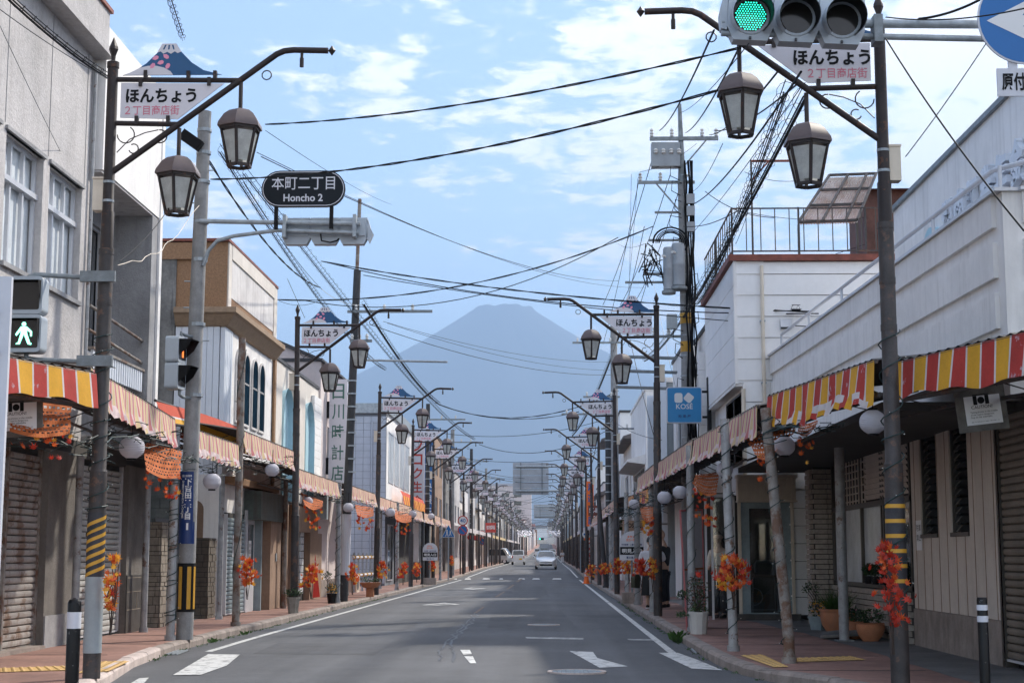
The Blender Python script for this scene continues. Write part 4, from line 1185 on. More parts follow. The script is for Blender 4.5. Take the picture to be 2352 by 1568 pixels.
# --- B5: grey tiled block, each tile its own piece on the side that faces us
b5 = thing('grey_tiled_building', 'grey gridded tile building with a flat metal roof edge', 'building', (-6.6, 68, 0))
m = MB(); m.box(-14, -6.62, 63.7, 76, 0, 7.1); m.build('wall', 'grout', b5)
tm = MB(); tm.box(-.148, .148, -.012, .012, -.135, .135); me = tm.mesh('tile', 'tilegrey')
for r_ in range(24):
    for c_ in range(6):
        piece('tile', me, b5, (-6.78 - c_ * .31, 63.69, .35 + r_ * .282))
m = MB(); m.box(-14, -8.5, 63.66, 63.7, 0.1, 7.1); m.build('side_render', 'tilegrey', b5)
m = MB(); m.box(-6.622, -6.60, 63.7, 76, 2.9, 7.1); m.build('street_face', 'whitewall', b5)
m = MB(); m.box(-14, -6.5, 63.55, 76.1, 7.1, 7.5); m.build('roof_band', 'galv', b5)
for (a, b) in ((64.5, 66.5), (67, 69), (69.5, 71.5), (72, 74)):
    window(b5, (-6.598, 0, 0), UY, UZ, UX, a, b, 4.3, 6.4, .0, 'alu', 'glassw', 2)
for x in (-6.95, -7.2):
    m = MB(); m.tube([(x, 63.62, .6), (x, 63.62, 6.8)], .035, 8); m.build('drain_pipe', 'tilegrey', b5)
window(b5, (-6.62, 0, 0), UY, UZ, UX, 64.2, 66.4, .3, 2.6, -.06, 'alu', 'glass', 1)
m = MB(); m.box(-6.66, -6.56, 67.5, 75.5, .12, 2.7); m.build('ground_floor_recess', 'dim', b5)

# --- open lot: rail fence with yellow knobs, striped shed
fn = thing('pipe_fence', 'white pipe fence with yellow end caps in front of the grey building', 'fence', (-6.3, 55, KH))
for z in (.55, 1.15):
    m = MB(); m.tube([(-6.45, 51.8, KH + z), (-6.45, 58.5, KH + z)], .04, 8); m.build('rail', 'clothw', fn)
for i in range(6):
    m = MB(); m.tube([(-6.45, 52.2 + i * 1.2, KH), (-6.45, 52.2 + i * 1.2, KH + 1.3)], .035, 8); p = m.build('fence_post', 'galv', fn)
    for z in (.55, 1.15):
        m = MB(); m.lathe([(.02, -.07), (.075, -.04), (.075, .04), (.02, .07)], (-6.45, 52.2 + i * 1.2, KH + z), 8); m.build('end_cap', 'hazyel', p)
sh = thing('striped_shed', 'white and grey striped shutter wall in the open lot', 'wall', (-7.5, 80, KH))
for i in range(10):
    m = MB(); m.box(-9.4 + i * .28, -9.13 + i * .28, 80 - (.02 if i % 2 else 0), 80.1, 1.0, 3.0); m.build('panel', 'whitewall' if i % 2 else 'boxgrey', sh)
m = MB(); m.box(-9.5, -6.5, 79.9, 80.2, KH, 1.0); m.build('base_wall', 'block', sh)
m = MB(); m.box(-9.5, -6.4, 79.6, 81, 3.0, 3.6); m.build('canopy', 'whitewall', sh)

# tall signs beyond
ls = thing('life_insurance_sign', 'tall white sign with large red characters', 'sign', (-5.9, 68.5, 3.2))
m = MB(); m.box(-6.87, -6.19, 78, 78.2, 3.65, 7.2); pn = m.build('panel', 'signw', ls)
m = MB()
for i, ch in enumerate('フコク生命'): text(m, ch, (-6.78, 77.994, 6.48 - i * .68), .50, h=.55, bold=.02)
m.build('lettering', 'redtxt', pn)
m = MB(); m.bar((-6.8, 78.1, 4.2), (-7.4, 78.1, 4.2), .06); m.bar((-6.8, 78.1, 6.4), (-7.4, 78.1, 6.4), .06); m.build('bracket', 'galv', ls)
bs = thing('bank_sign', 'tall blue vertical bank sign with white characters', 'sign', (-5.6, 84, 3.0))
m = MB(); m.box(-6.72, -6.28, 85, 85.2, 2.9, 7.5); pn = m.build('panel', 'bankblue', bs)
m = MB()
for i, ch in enumerate('山梨中央銀行'): text(m, ch, (-6.67, 84.994, 6.80 - i * .68), .34, h=.52, bold=.015)
m.build('lettering', 'white', pn)
m = MB(); m.bar((-6.7, 85.1, 4.2), (-7.4, 85.1, 4.2), .06); m.bar((-6.7, 85.1, 6.4), (-7.4, 85.1, 6.4), .06); m.build('bracket', 'galv', bs)

# second orange-red shop awning at the life sign
t = thing('shop_awning', 'red topped yellow awning with red bars below the life sign', 'awning', (-6.2, 72, 3.3))
m = MB(); m.grid([[(-6.25, 66 + i, 4.05), (-6.15, 66 + i, 3.85)] for i in range(13)], 0)
for i in range(24):
    m.add([(-6.15, 66 + i * .5, 3.85), (-6.15, 66.5 + i * .5, 3.85), (-6.05, 66.5 + i * .5, 3.35), (-6.05, 66 + i * .5, 3.35)], [(0, 1, 2, 3)], 1 if i % 2 else 0)
m.build('cloth', ['awnro', 'awny'], t)
m = MB(); m.bar((-6.1, 66, 3.4), (-6.9, 66, 3.4), .04); m.bar((-6.1, 78, 3.4), (-6.9, 78, 3.4), .04); m.build('frame', 'brown2', t)

# --- arcade awnings and posts, left side
awning('arcade_awning', 'bold red and yellow striped awning at the left edge', (-5.35, 13.0), (-4.52, 15.45), 3.13, -1, 'bold', h=.33, fr=0, depth=1.3, wav=.012)
SEG = [(-4.80, 16.2, -5.42, 22.55, 3.28, 'leading away from the nearest lamp post'), (-5.42, 23.2, -5.42, 27.25, 3.24, 'between the sign pole and the rusty post'),
       (-5.42, 27.5, -5.42, 33.2, 3.52, 'raised higher than its neighbours, under the arched windows'), (-5.42, 33.6, -5.42, 40.2, 3.18, 'beneath the clock shop sign'),
       (-5.42, 41.9, -5.40, 48.8, 3.22, 'before the grey tiled building'), (-5.40, 49.3, -5.38, 55.6, 3.18, 'just past the third lamp post'),
       (-5.38, 55.8, -5.38, 61.6, 3.2, 'running up to the fourth lamp post'), (-5.38, 62.1, -5.38, 73.0, 3.15, 'below the red topped shop awning'), (-5.36, 73.5, -5.36, 85.6, 3.2, 'last of the left row')]
for (xa, ya, xb, yb, z, wh) in SEG:
    awning('arcade_awning', 'faded pink and tan striped awning ' + wh, (xa, ya), (xb, yb), z, -1, 'faded', h=.27, fr=.13, depth=1.3)
post(-5.45, 22.75, 3.2, .062, 'greypipe', 'grey pipe post wound with wire beside the concrete pole', wires=22)
post(-5.42, 27.35, 5.15, .066, 'rustpipe', 'tall rust streaked pipe post rising above the awning', wires=3)
post(-5.42, 40.5, 3.2, .066, 'greypipe', 'grey pipe post touching the dark utility pole', wires=9)
post(-5.36, 55.7, 3.2, .062, 'greypipe', 'grey pipe post holding the middle left awning', wires=12)
post(-5.36, 67, 3.2, .062, 'darkpole', 'thin dark post before the fifth lamp', wires=12)
post(-5.36, 78, 3.2, .062, 'greypipe', 'thin grey post by the school crossing sign', wires=10)
for (x, y, z, l) in ((-6.50, 21.6, 2.7, 'inner grey drain post before the pale shutter'), (-6.47, 25.2, 2.9, 'inner grey post at the end of the shuttered shops'), (-6.33, 30.3, 2.9, 'inner grey post beside the brown stone pillar'),
                     (-6.15, 36.6, 3.1, 'inner rusty post before the dark shop'), (-6.2, 48.5, 3.0, 'inner rusty post before the pipe fence'), (-6.2, 58.0, 3.0, 'inner pale post behind the fence')):
    post(x, y, z, .055, 'greypipe' if 'rusty' not in l else 'rustpipe', l)
# ------------------------------------------------------------------ right side of the street
cg = bpy.data.materials.new('clear_pane'); cg.use_nodes = True
_t = cg.node_tree; _t.nodes.clear()
_o = _t.nodes.new('ShaderNodeOutputMaterial'); _m = _t.nodes.new('ShaderNodeMixShader'); _a = _t.nodes.new('ShaderNodeBsdfTransparent'); _g = _t.nodes.new('ShaderNodeBsdfGlossy'); _f = _t.nodes.new('ShaderNodeFresnel')
_f.inputs[0].default_value = 1.9; _g.inputs['Roughness'].default_value = .03; _a.inputs[0].default_value = (.75, .82, .82, 1)
_t.links.new(_f.outputs[0], _m.inputs[0]); _t.links.new(_a.outputs[0], _m.inputs[1]); _t.links.new(_g.outputs[0], _m.inputs[2]); _t.links.new(_m.outputs[0], _o.inputs[0])
M['clear'] = cg

# --- R1: white corner building with banded balcony wall
r1 = thing('white_corner_building', 'white corner building with banded balcony wall and steel handrail', 'building', (5, 22, 0))
P0, P1 = V((4.78, 16.2, 0)), V((4.32, 30.0, 0)); dv = (P1 - P0).normalized(); nv = V((-dv.y, dv.x, 0))
def slab(m, s0, s1, z0, z1, out):
    L = (P1 - P0).length
    a, b = P0 + dv * s0, P0 + dv * (L if s1 is None else s1)
    m.add([a + nv * out + UZ * z0, b + nv * out + UZ * z0, b - nv * .5 + UZ * z0, a - nv * .5 + UZ * z0, a + nv * out + UZ * z1, b + nv * out + UZ * z1, b - nv * .5 + UZ * z1, a - nv * .5 + UZ * z1],
          [(0, 1, 2, 3), (7, 6, 5, 4), (0, 4, 5, 1), (1, 5, 6, 2), (2, 6, 7, 3), (3, 7, 4, 0)])
def slabX(m, x0, x1, z0, z1, out): m.box(x0, x1, 16.2 - out, 16.7, z0, z1)
m = MB(); slab(m, 0, None, 2.98, 5.12, 0); m.build('balcony_wall', 'whitewall', r1)
for (z0, z1, o_) in ((4.78, 5.12, .05), (4.24, 4.62, .05), (3.70, 4.08, .05), (3.0, 3.54, .05)):
    m = MB(); slab(m, .22, None, z0, z1 - .002, o_); m.build('wall_band', 'whitewall', r1)
    m = MB(); slabX(m, 4.98, 12, z0, z1 - .002, .05); m.build('wall_band', 'roughcast' if False else 'whitewall', r1)
m = MB(); slabX(m, 4.80, 12, 2.98, 5.118, 0); m.build('side_wall', 'whitewall', r1)
m = MB(); slab(m, -.04, None, 5.122, 5.16, .09); slabX(m, 4.95, 12, 5.121, 5.158, .10); m.build('coping', 'alu', r1)
hr = []
m = MB()
tp = [P0 + dv * 13.4 + UZ * 5.16, P0 + dv * 13.4 + UZ * 5.50, P0 + dv * .6 + UZ * 5.50, P0 + dv * .1 + UZ * 5.50 + V((.25, .1, 0)), V((12, 16.45, 5.50))]
m.tube([p - nv * .12 for p in tp], .028, 8); m.build('handrail', 'alu', r1, smooth=40)
for i in range(6):
    a = P0 + dv * (.4 + i * 2.6) - nv * .12
    m = MB(); m.tube([a + UZ * 5.15, a + UZ * 5.50], .022, 8); m.build('rail_post', 'alu', r1)
# set-back upper storey with raised letters
m = MB(); m.box(6.2, 14, 17.5, 27.6, 3, 7.42); m.build('upper_storey', 'whitewall', r1)
m = MB(); m.box(6.14, 14, 17.4, 27.66, 7.422, 7.50); m.build('coping', 'galvd', r1)
lt = MB(); zL = 6.05
def raised(mb, ch, y, z, w_, h_):
    vs, fs = text_geo(ch, .045, 1.0, 'LEFT')
    x0 = min(v[0] for v in vs); x1 = max(v[0] for v in vs); q0 = min(v[1] for v in vs); q1 = max(v[1] for v in vs)
    F = lambda v, x: (x, y - (v[0] - x0) / (x1 - x0) * w_, z + (v[1] - q0) / (q1 - q0) * h_)
    n = len(vs); mb.add([F(v, 6.10) for v in vs] + [F(v, 6.19) for v in vs], fs)
    # sides: boundary edges
    cnt = {}
    for f in fs:
        for a, b in zip(f, f[1:] + f[:1]): cnt[(min(a, b), max(a, b))] = cnt.get((min(a, b), max(a, b)), 0) + 1
    b0 = len(mb.v) - 2 * n
    for (a, b), c in cnt.items():
        if c == 1: mb.f.append((b0 + a, b0 + b, b0 + n + b, b0 + n + a)); mb.m.append(0)
for i, ch in enumerate('湘南証券年金'):
    mb = MB(); raised(mb, ch, 23.9 - i * .72, 6.10, .60, .62); mb.build('raised_letter', 'siding', r1)
for i, ch in enumerate('富士吉田支社'):
    mb = MB(); raised(mb, ch, 22.3 - i * .48, 5.62, .38, .34); mb.build('raised_letter', 'siding', r1)
m = MB(); n = 28
for x in (6.08, 6.14): pass
disc = [(24.6 + .55 * math.cos(6.2832 * i / n), 5.95 + .55 * math.sin(6.2832 * i / n)) for i in range(n)]
m.prism(disc, (6.08, 0, 0), UY, UZ, UX, .12); dk = m.build('round_emblem', 'niche', r1)
m = MB(); m.ngon([(6.076, 24.6 + a, 5.95 + b) for a, b in ((-.30, -.25), (-.18, -.30), (-.02, -.02), (.12, .06), (.1, .22), (-.08, .1), (-.2, -.1))]); m.ngon([(6.076, 24.6 + a, 5.95 + b) for a, b in ((.06, -.3), (.16, -.2), (.28, .12), (.2, .2), (.1, -.05))]); m.build('emblem_mark', 'pinktxt', dk)
# ground floor: beige board wall with two slit windows
XW = 5.0
sl_ = []
for (xa, xb) in ((2112, 2150), (2180, 2222)):
    sl_.append((at(xb, 1080, X=XW).y, at(xa, 1080, X=XW).y))
m = MB()
ya, yb = 17.55, 21.75
wall_open(m, (XW, ya, .62), UY, UZ, -UX, yb - ya, 2.36, [(a - ya, b - ya, .98, 2.30) for a, b in sl_], .12)
bw_ = m.build('front_wall', 'beigewall', r1)
m = MB()
for i in range(10):
    y = ya + .2 + i * .42
    if any(a < y < b for a, b in sl_): m.box(XW - .006, XW, y, y + .012, .62, 1.59)
    else: m.box(XW - .006, XW, y, y + .012, .62, 2.95)
m.build('board_joint', 'tanwall', bw_)
m = MB(); m.box(XW - .02, 6, ya - .05, yb, KH, .615); m.build('wall_base', 'kerb', r1)
for (a, b) in sl_:
    m = MB(); m.box(XW + .02, XW + .06, a, a + .04, 1.6, 2.92); m.box(XW + .02, XW + .06, b - .04, b, 1.6, 2.92); m.box(XW - .02, XW + .06, a, b, 1.56, 1.61); w2 = m.build('slit_window', 'bronze', r1)
    for i in range(12):
        m = MB(); z = 1.62 + i * .11; m.add([(XW + .03, a + .04, z), (XW + .03, b - .04, z), (XW + .07, b - .04, z + .105), (XW + .07, a + .04, z + .105)], [(0, 1, 2, 3)]); m.build('louvre_pane', 'glass', w2)
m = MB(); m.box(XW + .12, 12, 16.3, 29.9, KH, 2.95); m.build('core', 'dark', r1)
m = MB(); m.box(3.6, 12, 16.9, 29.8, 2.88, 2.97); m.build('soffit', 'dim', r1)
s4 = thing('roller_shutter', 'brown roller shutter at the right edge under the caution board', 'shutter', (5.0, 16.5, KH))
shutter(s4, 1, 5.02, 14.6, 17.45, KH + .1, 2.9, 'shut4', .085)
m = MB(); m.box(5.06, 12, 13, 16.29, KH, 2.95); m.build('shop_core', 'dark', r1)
m = MB(); m.box(XW - .03, XW + .1, 17.44, 17.56, KH, 2.95); m.build('jamb', 'bronze', r1)
# display window with brick base and brick pillar
bm = MB(); bm.box(-.05, .05, -.112, .112, 0, .074); bme = bm.mesh('brick', 'brickdark')
m = MB(); m.box(XW + .01, XW + .3, 21.8, 27.9, KH, .84); m.build('brick_base', 'mortar', r1)
for r_ in range(8):
    y = 21.9 + (.12 if r_ % 2 else 0)
    while y < 27.6: piece('brick', bme, r1, (XW, y + .11, KH + .01 + r_ * .088)); y += .238
m = MB(); m.box(4.70, 5.2, 27.95, 28.55, KH, 2.95); m.build('brick_pillar_core', 'mortar', r1)
bm2 = MB(); bm2.box(-.112, .112, -.05, .05, 0, .074); bme2 = bm2.mesh('brick', 'brickdark')
for r_ in range(31):
    for k in range(2): piece('brick', bme2, r1, (4.82 + k * .238 - (.0 if r_ % 2 else .02), 27.94, KH + .01 + r_ * .088))
    for k in range(2): piece('brick', bme, r1, (4.69, 28.1 + k * .238 + (.06 if r_ % 2 else 0), KH + .01 + r_ * .088))
dwin = MB()
for y in (21.85, 23.6, 23.75, 25.3, 27.0, 27.8): dwin.box(XW + .0, XW + .09, y, y + .07, .84, 2.95)
dwin.box(XW, XW + .08, 21.85, 27.85, 2.08, 2.16); dwin.box(XW, XW + .08, 21.85, 27.85, .84, .9)
dwo = dwin.build('display_window', 'bronze', r1)
for (a, b) in ((21.92, 23.6), (23.82, 25.3), (25.37, 27.0), (27.07, 27.8)):
    m = MB(); m.add([(XW + .05, a, .9), (XW + .05, b, .9), (XW + .05, b, 2.08), (XW + .05, a, 2.08)], [(0, 1, 2, 3)]); m.build('pane', 'glassw' if a > 23 else 'glass', dwo)
for i in range(9):
    m = MB(); z = 2.19 + i * .082; m.add([(XW + .02, 21.95, z), (XW + .02, 24.9, z), (XW - .02, 24.9, z + .07), (XW - .02, 21.95, z + .07)], [(0, 1, 2, 3)]); m.build('louvre_slat', 'beigewall', dwo)
m = MB()
for i in range(7): m.box(XW + .01, XW + .03, 25.0 + i * .25, 25.03 + i * .25, 2.16, 2.95)
for i in range(6): m.box(XW + .012, XW + .028, 25.0, 26.6, 2.2 + i * .12, 2.22 + i * .12)
m.build('lattice', 'beigewall', dwo)
col_ = thing('round_column', 'grey round steel column holding the canopy beside the plant pots', 'column', (4.22, 22.8, KH))
m = MB(); m.tube([(4.22, 22.8, KH), (4.22, 22.8, 2.9)], .072, 14); m.build('shaft', 'greypipe', col_, smooth=40)
m = MB(); m.box(4.10, 4.34, 22.68, 22.92, KH, KH + .02); m.build('base_plate', 'galvd', col_)
rp = thing('ramp_board', 'thin grey board laid as a ramp at the column foot', 'board', (4.4, 23.6, KH))
m = MB(); m.add([(3.95, 23.2, KH + .02), (4.75, 22.7, KH + .10), (4.95, 23.6, KH + .16), (4.1, 24.0, KH + .03), (3.95, 23.2, KH + .06), (4.75, 22.7, KH + .14), (4.95, 23.6, KH + .20), (4.1, 24.0, KH + .07)], [(3, 2, 1, 0), (4, 5, 6, 7), (0, 1, 5, 4), (1, 2, 6, 5), (2, 3, 7, 6), (3, 0, 4, 7)]); m.build('sheet', 'pavegrey', rp)

# --- R2: white clapboard house, boards built one by one
r2 = thing('clapboard_house', 'white clapboard house with a red roof edge and rooftop railing', 'building', (4.5, 32.5, 0))
XR, YR = 3.62, 30.05
m = MB(); m.box(3.80, 14, YR + .06, 35.5, 2.5, 7.0); m.build('core', 'clap', r2)
m = MB(); m.box(4.9, 14, YR + .06, 35.5, KH, 2.5); m.build('core', 'dim', r2)
n = 14; z = 2.6; zs_ = []
while z < 6.95: zs_.append(z); z += .415
for i, z in enumerate(zs_):
    h_ = min(.405, 6.98 - z); xl = XR + .02 if z > 4.55 else XR + .16
    m = MB(); m.add([(xl, YR - .022, z), (14, YR - .022, z), (14, YR - .002, z + h_), (xl, YR - .002, z + h_), (xl, YR + .06, z), (14, YR + .06, z), (14, YR + .06, z + h_), (xl, YR + .06, z + h_)], [(0, 1, 2, 3), (4, 0, 3, 7), (0, 4, 5, 1)]); m.build('clapboard', 'clap', r2)
z = KH + .1
while z < 2.5:
    m = MB(); m.add([(4.58, YR - .022, z), (6, YR - .022, z), (6, YR - .002, z + .325), (4.58, YR - .002, z + .325), (4.58, YR + .06, z), (6, YR + .06, z)], [(0, 1, 2, 3), (4, 0, 1, 5)]); m.build('clapboard', 'clap', r2); z += .335
# overhanging street face
m = MB(); m.box(XR, 4.2, YR, 35.55, 4.62, 7.0); m.build('overhang', 'clap', r2)
for i in range(5):
    m = MB(); m.box(XR - .02, XR, YR, 35.55, 4.64 + i * .47, 4.64 + i * .47 + .46); m.build('clapboard', 'clap', r2)
m = MB(); m.box(XR - .012, XR + .05, YR - .035, YR + .03, 4.6, 7.0); m.box(XR + .13, XR + .19, YR - .04, YR + .03, 2.5, 4.6); m.build('corner_trim', 'whitewall', r2)
m = MB(); m.box(XR - .02, 4.2, YR + .02, 35.6, 4.56, 4.615); m.build('soffit', 'whitewall', r2)
window(r2, (3.80, 0, 0), UY, UZ, -UX, 30.5, 33.2, 3.1, 4.5, .0, 'bronze', 'glass', 1)
m = MB(); m.box(XR - .10, 14, YR - .10, 35.65, 7.0, 7.12); m.build('roof_edge', 'redtrim', r2)
m = MB(); m.tube([(XR + .13, YR - .08, 2.6), (XR + .13, YR - .08, 4.5)], .04, 8); m.build('downpipe', 'boxcream', r2)
# entrance: blue-grey front with display door, sewing machine behind the glass
m = MB(); wall_open(m, (3.62, YR - .02, KH + .12), UX, UZ, -UY, 1.02, 2.25, [(.20, .82, .02, 1.98)], .08); m.build('entrance_wall', 'shut3', r2)
m = MB(); m.box(3.62, 4.9, YR + .9, YR + 1.0, KH, 2.5); m.build('entrance_back', 'dim', r2)
m = MB(); m.add([(3.82, YR + .03, KH + .14), (4.44, YR + .03, KH + .14), (4.44, YR + .03, KH + 2.10), (3.82, YR + .03, KH + 2.10)], [(0, 1, 2, 3)]); m.build('display_pane', 'clear', r2)
m = MB(); m.box(3.60, 3.66, YR - .06, YR, KH, 2.5); m.box(4.60, 4.66, YR - .06, YR, KH, 2.5); m.build('door_post', 'boxcream', r2)
m = MB()
for i in range(26): m.box(3.58 + i * .042, 3.618 + i * .042, YR - .34 + (.008 if i % 2 else 0), YR - .02, 2.36, 2.78)
m.build('ribbed_hood', 'boxcream', r2, kind='stuff')
m = MB(); m.box(3.56, 4.70, YR - .37, YR, 2.78, 2.84); m.box(3.57, 4.69, YR - .36, YR, 2.33, 2.36); m.build('hood_cap', 'boxcream', r2)
m = MB(); m.box(3.5, 4.75, YR - .12, YR, KH, KH + .12); m.build('doorstep', 'plinth', r2)
sm = thing('sewing_machine', 'old treadle sewing machine behind the entrance glass', 'sewing machine', (4.1, YR + .45, KH))
m = MB(); m.box(3.86, 4.42, YR + .28, YR + .66, .92, .96); m.build('table_top', 'stem', sm)
m = MB()
for x in (3.90, 4.38):
    m.tube([(x, YR + .36, KH), (x + .02, YR + .36, .92)], .014, 6); m.tube([(x, YR + .60, KH), (x - .02, YR + .60, .92)], .014, 6); m.bar((x, YR + .36, .4), (x, YR + .60, .7), .012)
m.bar((3.9, YR + .48, .3), (4.38, YR + .48, .3), .02); m.build('iron_stand', 'iron', sm)
m = MB(); m.tube([(3.93 + .16 * math.cos(a * .3927), YR + .33, .55 + .16 * math.sin(a * .3927)) for a in range(17)], .010, 5); m.build('wheel', 'iron', sm)
m = MB(); m.tube([(4.34, YR + .47, .96), (4.34, YR + .47, 1.18), (4.28, YR + .47, 1.22), (4.02, YR + .47, 1.22), (3.98, YR + .47, 1.16), (3.98, YR + .47, 1.0)], [.035, .035, .035, .03, .035, .02], 8); m.build('machine_arm', 'iron', sm)
# rooftop railing, corrugated lean-to and rusty hut
rl = thing('roof_railing', 'rusty steel railing round the clapboard house roof', 'railing', (4, 31, 7.12))
for z in (7.20, 8.05):
    m = MB(); m.bar((3.6, YR + .0, z), (7.2, YR + .0, z), .026); m.build('rail', 'brown2', rl)
    m = MB(); m.bar((3.6, YR + .02, z), (3.6, 35.4, z), .026); m.build('rail', 'brown2', rl)
mb = MB(); mb.box(-.009, .009, -.009, .009, 0, .85); me = mb.mesh('baluster', 'bronze')
for i in range(1, 26): piece('baluster', me, rl, (3.6 + i * .14 * 2.0 if i < 13 else 3.6, YR if i < 13 else YR + (i - 12) * .4, 7.2))
for (x, y, h_) in ((3.6, YR, .95), (4.0, YR, 1.9), (4.9, YR, .95), (6.2, YR, .95), (3.6, 33, .95)):
    m = MB(); m.bar((x, y, 7.12), (x, y, 7.12 + h_), .035); m.build('rail_post', 'brown2', rl)
m = MB(); m.bar((4.0, YR, 9.0), (5.4, YR, 9.0), .04); m.bar((4.0, YR, 8.6), (4.35, YR, 9.0), .03); m.build('clothes_bar', 'redtrim', rl)
lt_ = thing('corrugated_lean_to', 'translucent corrugated plastic lean-to roof on the rooftop', 'shed', (5.8, 31.2, 7.1))
A, B, C, D = [at(*p, Y=q) for p, q in (((1905, 408), 32.2), ((2012, 404), 32.2), ((1968, 512), 30.6), ((1834, 516), 30.6))]
m = MB(); n = 44; rows = []
for i in range(n + 1):
    f = i / n; o_ = V((0, -.012 if i % 2 else .012, .012 if i % 2 else -.012)); rows.append([A.lerp(B, f) + o_, D.lerp(C, f) + o_])
m.grid(rows); m.build('corrugated_sheet', 'corr', lt_)
for f in (0, .33, .66, 1):
    m = MB(); dn = V((0, -.03, .045)); m.bar(A.lerp(D, f) + dn, B.lerp(C, f) + dn, .05, .05); m.build('purlin', 'brown2', lt_)
for f in (0, .4, .8, 1):
    m = MB(); dn = V((0, -.04, .05)); m.bar(A.lerp(B, f) + dn, D.lerp(C, f) + dn, .045, .04); m.build('rafter', 'brown2', lt_)
for p in (D, C): 
    m = MB(); m.bar((p.x, p.y, 7.1), p, .045); m.build('leg', 'bronze', lt_)
hut = thing('rusty_hut', 'dark rusty rooftop hut with a red tin roof', 'shed', (7, 32, 7.1))
a = at(1985, 425, Y=33.6); b = at(2170, 385, Y=33.6)
m = MB(); m.box(a.x, b.x + 1.5, 33.6, 35.4, 7.1, a.z - .1); m.build('wall', 'rustroof', hut)
m = MB(); m.add([(a.x - .1, 33.3, a.z - .15), (b.x + 2, 33.3, a.z - .15), (b.x + 2, 35.5, a.z + .15), (a.x - .1, 35.5, a.z + .15)], [(0, 1, 2, 3)]); m.build('roof', 'rustroof', hut)
m = MB(); m.box(a.x + .35, a.x + .8, 33.5, 33.6, 7.15, 8.3); m.build('door', 'whitewall', hut)

# --- R3.. further right buildings
r3 = house('white_panel_house', 'white panelled house front behind the blue cosmetics sign', 1, 3.72, 35.7, 39.4, 6.6, 'whitewall', wins=[(36.4, 38.8, 4.2, 5.7, 1)], depth=8, parapet=.1)
for i in range(8):
    m = MB(); m.box(3.44, 3.70, 35.62, 35.68, 2.6 + i * .42, 2.6 + i * .42 + .41); m.build('clapboard', 'clap', r3)
house('white_gable_building', 'white rendered building behind the tall utility pole', 1, 3.75, 42.0, 46.8, 7.0, 'whitewall', depth=9, parapet=.1, wins=[(43, 45.8, 4.2, 5.6, 2)])
r5 = house('blue_grey_building', 'blue-grey recessed building with a white frame', 1, 3.55, 47.0, 52.0, 6.5, 'boxgrey', depth=9, wins=[(47.6, 51.5, 3.6, 5.6, 2)], parapet=.15, roofm='whitewall', dep=.5)
m = MB(); m.box(3.3, 3.56, 46.9, 47.2, 2.9, 6.6); m.box(3.3, 3.56, 51.9, 52.1, 2.9, 6.6); m.build('white_fin', 'siding', r5)
r6 = house('white_office', 'white office block with a ribbon window under a sloped hood', 1, 3.5, 56, 66, 7.2, 'whitewall', wins=[(57, 64.5, 3.5, 4.6, 5)], depth=10, parapet=.12, roofm='whitewall')
m = MB(); m.add([(3.5, 56.6, 4.95), (3.5, 65, 4.95), (2.85, 65, 4.75), (2.85, 56.6, 4.75), (3.5, 56.6, 4.6), (3.5, 65, 4.6), (2.85, 65, 4.68), (2.85, 56.6, 4.68)], [(0, 1, 2, 3), (4, 7, 6, 5), (2, 6, 7, 3), (0, 3, 7, 4)]); m.build('hood', 'whitewall', r6)
r7 = house('white_tiled_building', 'white tiled three storey building past the office block', 1, 3.6, 78, 86, 8.4, 'clap', wins=[(79, 81, 4.2, 5.4), (82.5, 84.5, 4.2, 5.4), (79, 81, 6.4, 7.5), (82.5, 84.5, 6.4, 7.5)], depth=10, parapet=.12)

# hanging cosmetics sign
ks = thing('cosmetics_sign', 'square blue sign with two white shapes and KOSE lettering', 'sign', (3.05, 35, 4.3))
def rrect(w_, h_, r, n=5):
    P = []
    for cx_, cz_, a in ((w_ / 2 - r, h_ / 2 - r, 0), (-w_ / 2 + r, h_ / 2 - r, 90), (-w_ / 2 + r, -h_ / 2 + r, 180), (w_ / 2 - r, -h_ / 2 + r, 270)):
        P += [(cx_ + r * math.cos(R(a + 90 * i / n)), cz_ + r * math.sin(R(a + 90 * i / n))) for i in range(n + 1)]
    return P
c0 = V((3.055, 35, 4.67))
m = MB(); m.prism(rrect(.79, .81, .05), c0, UX, UZ, UY, .16); kb = m.build('case', 'reflect', ks)
m = MB(); m.prism(rrect(.755, .775, .04), c0 - UY * .004, UX, UZ, UY, .003); kf = m.build('face', 'koseb', kb)
m = MB(); m.ngon([c0 - UY * .007 + UX * (a - .13) + UZ * (b + .16) for a, b in rrect(.18, .22, .05)])
for_ = [(math.cos(R(-40)) * a - math.sin(R(-40)) * b, math.sin(R(-40)) * a + math.cos(R(-40)) * b) for a, b in rrect(.185, .19, .04)]
m.ngon([c0 - UY * .007 + UX * (a + .10) + UZ * (b + .16) for a, b in for_])
text(m, 'KOSÉ', c0 - UY * .007 + UX * -.185 + UZ * -.09, .37, bold=.008)
m.build('mark', 'white', kf)
m = MB(); text(m, '松 島 屋', c0 - UY * .007 + UX * -.14 + UZ * -.29, .28, bold=.01); m.build('lettering', 'navy', kf)
m = MB(); m.box(3.58, 3.66, 35.0, 35.25, 3.95, 5.3); m.box(3.45, 3.6, 35.06, 35.12, 4.95, 5.0); m.box(3.45, 3.6, 35.06, 35.12, 4.38, 4.43); m.build('bracket', 'black', ks)

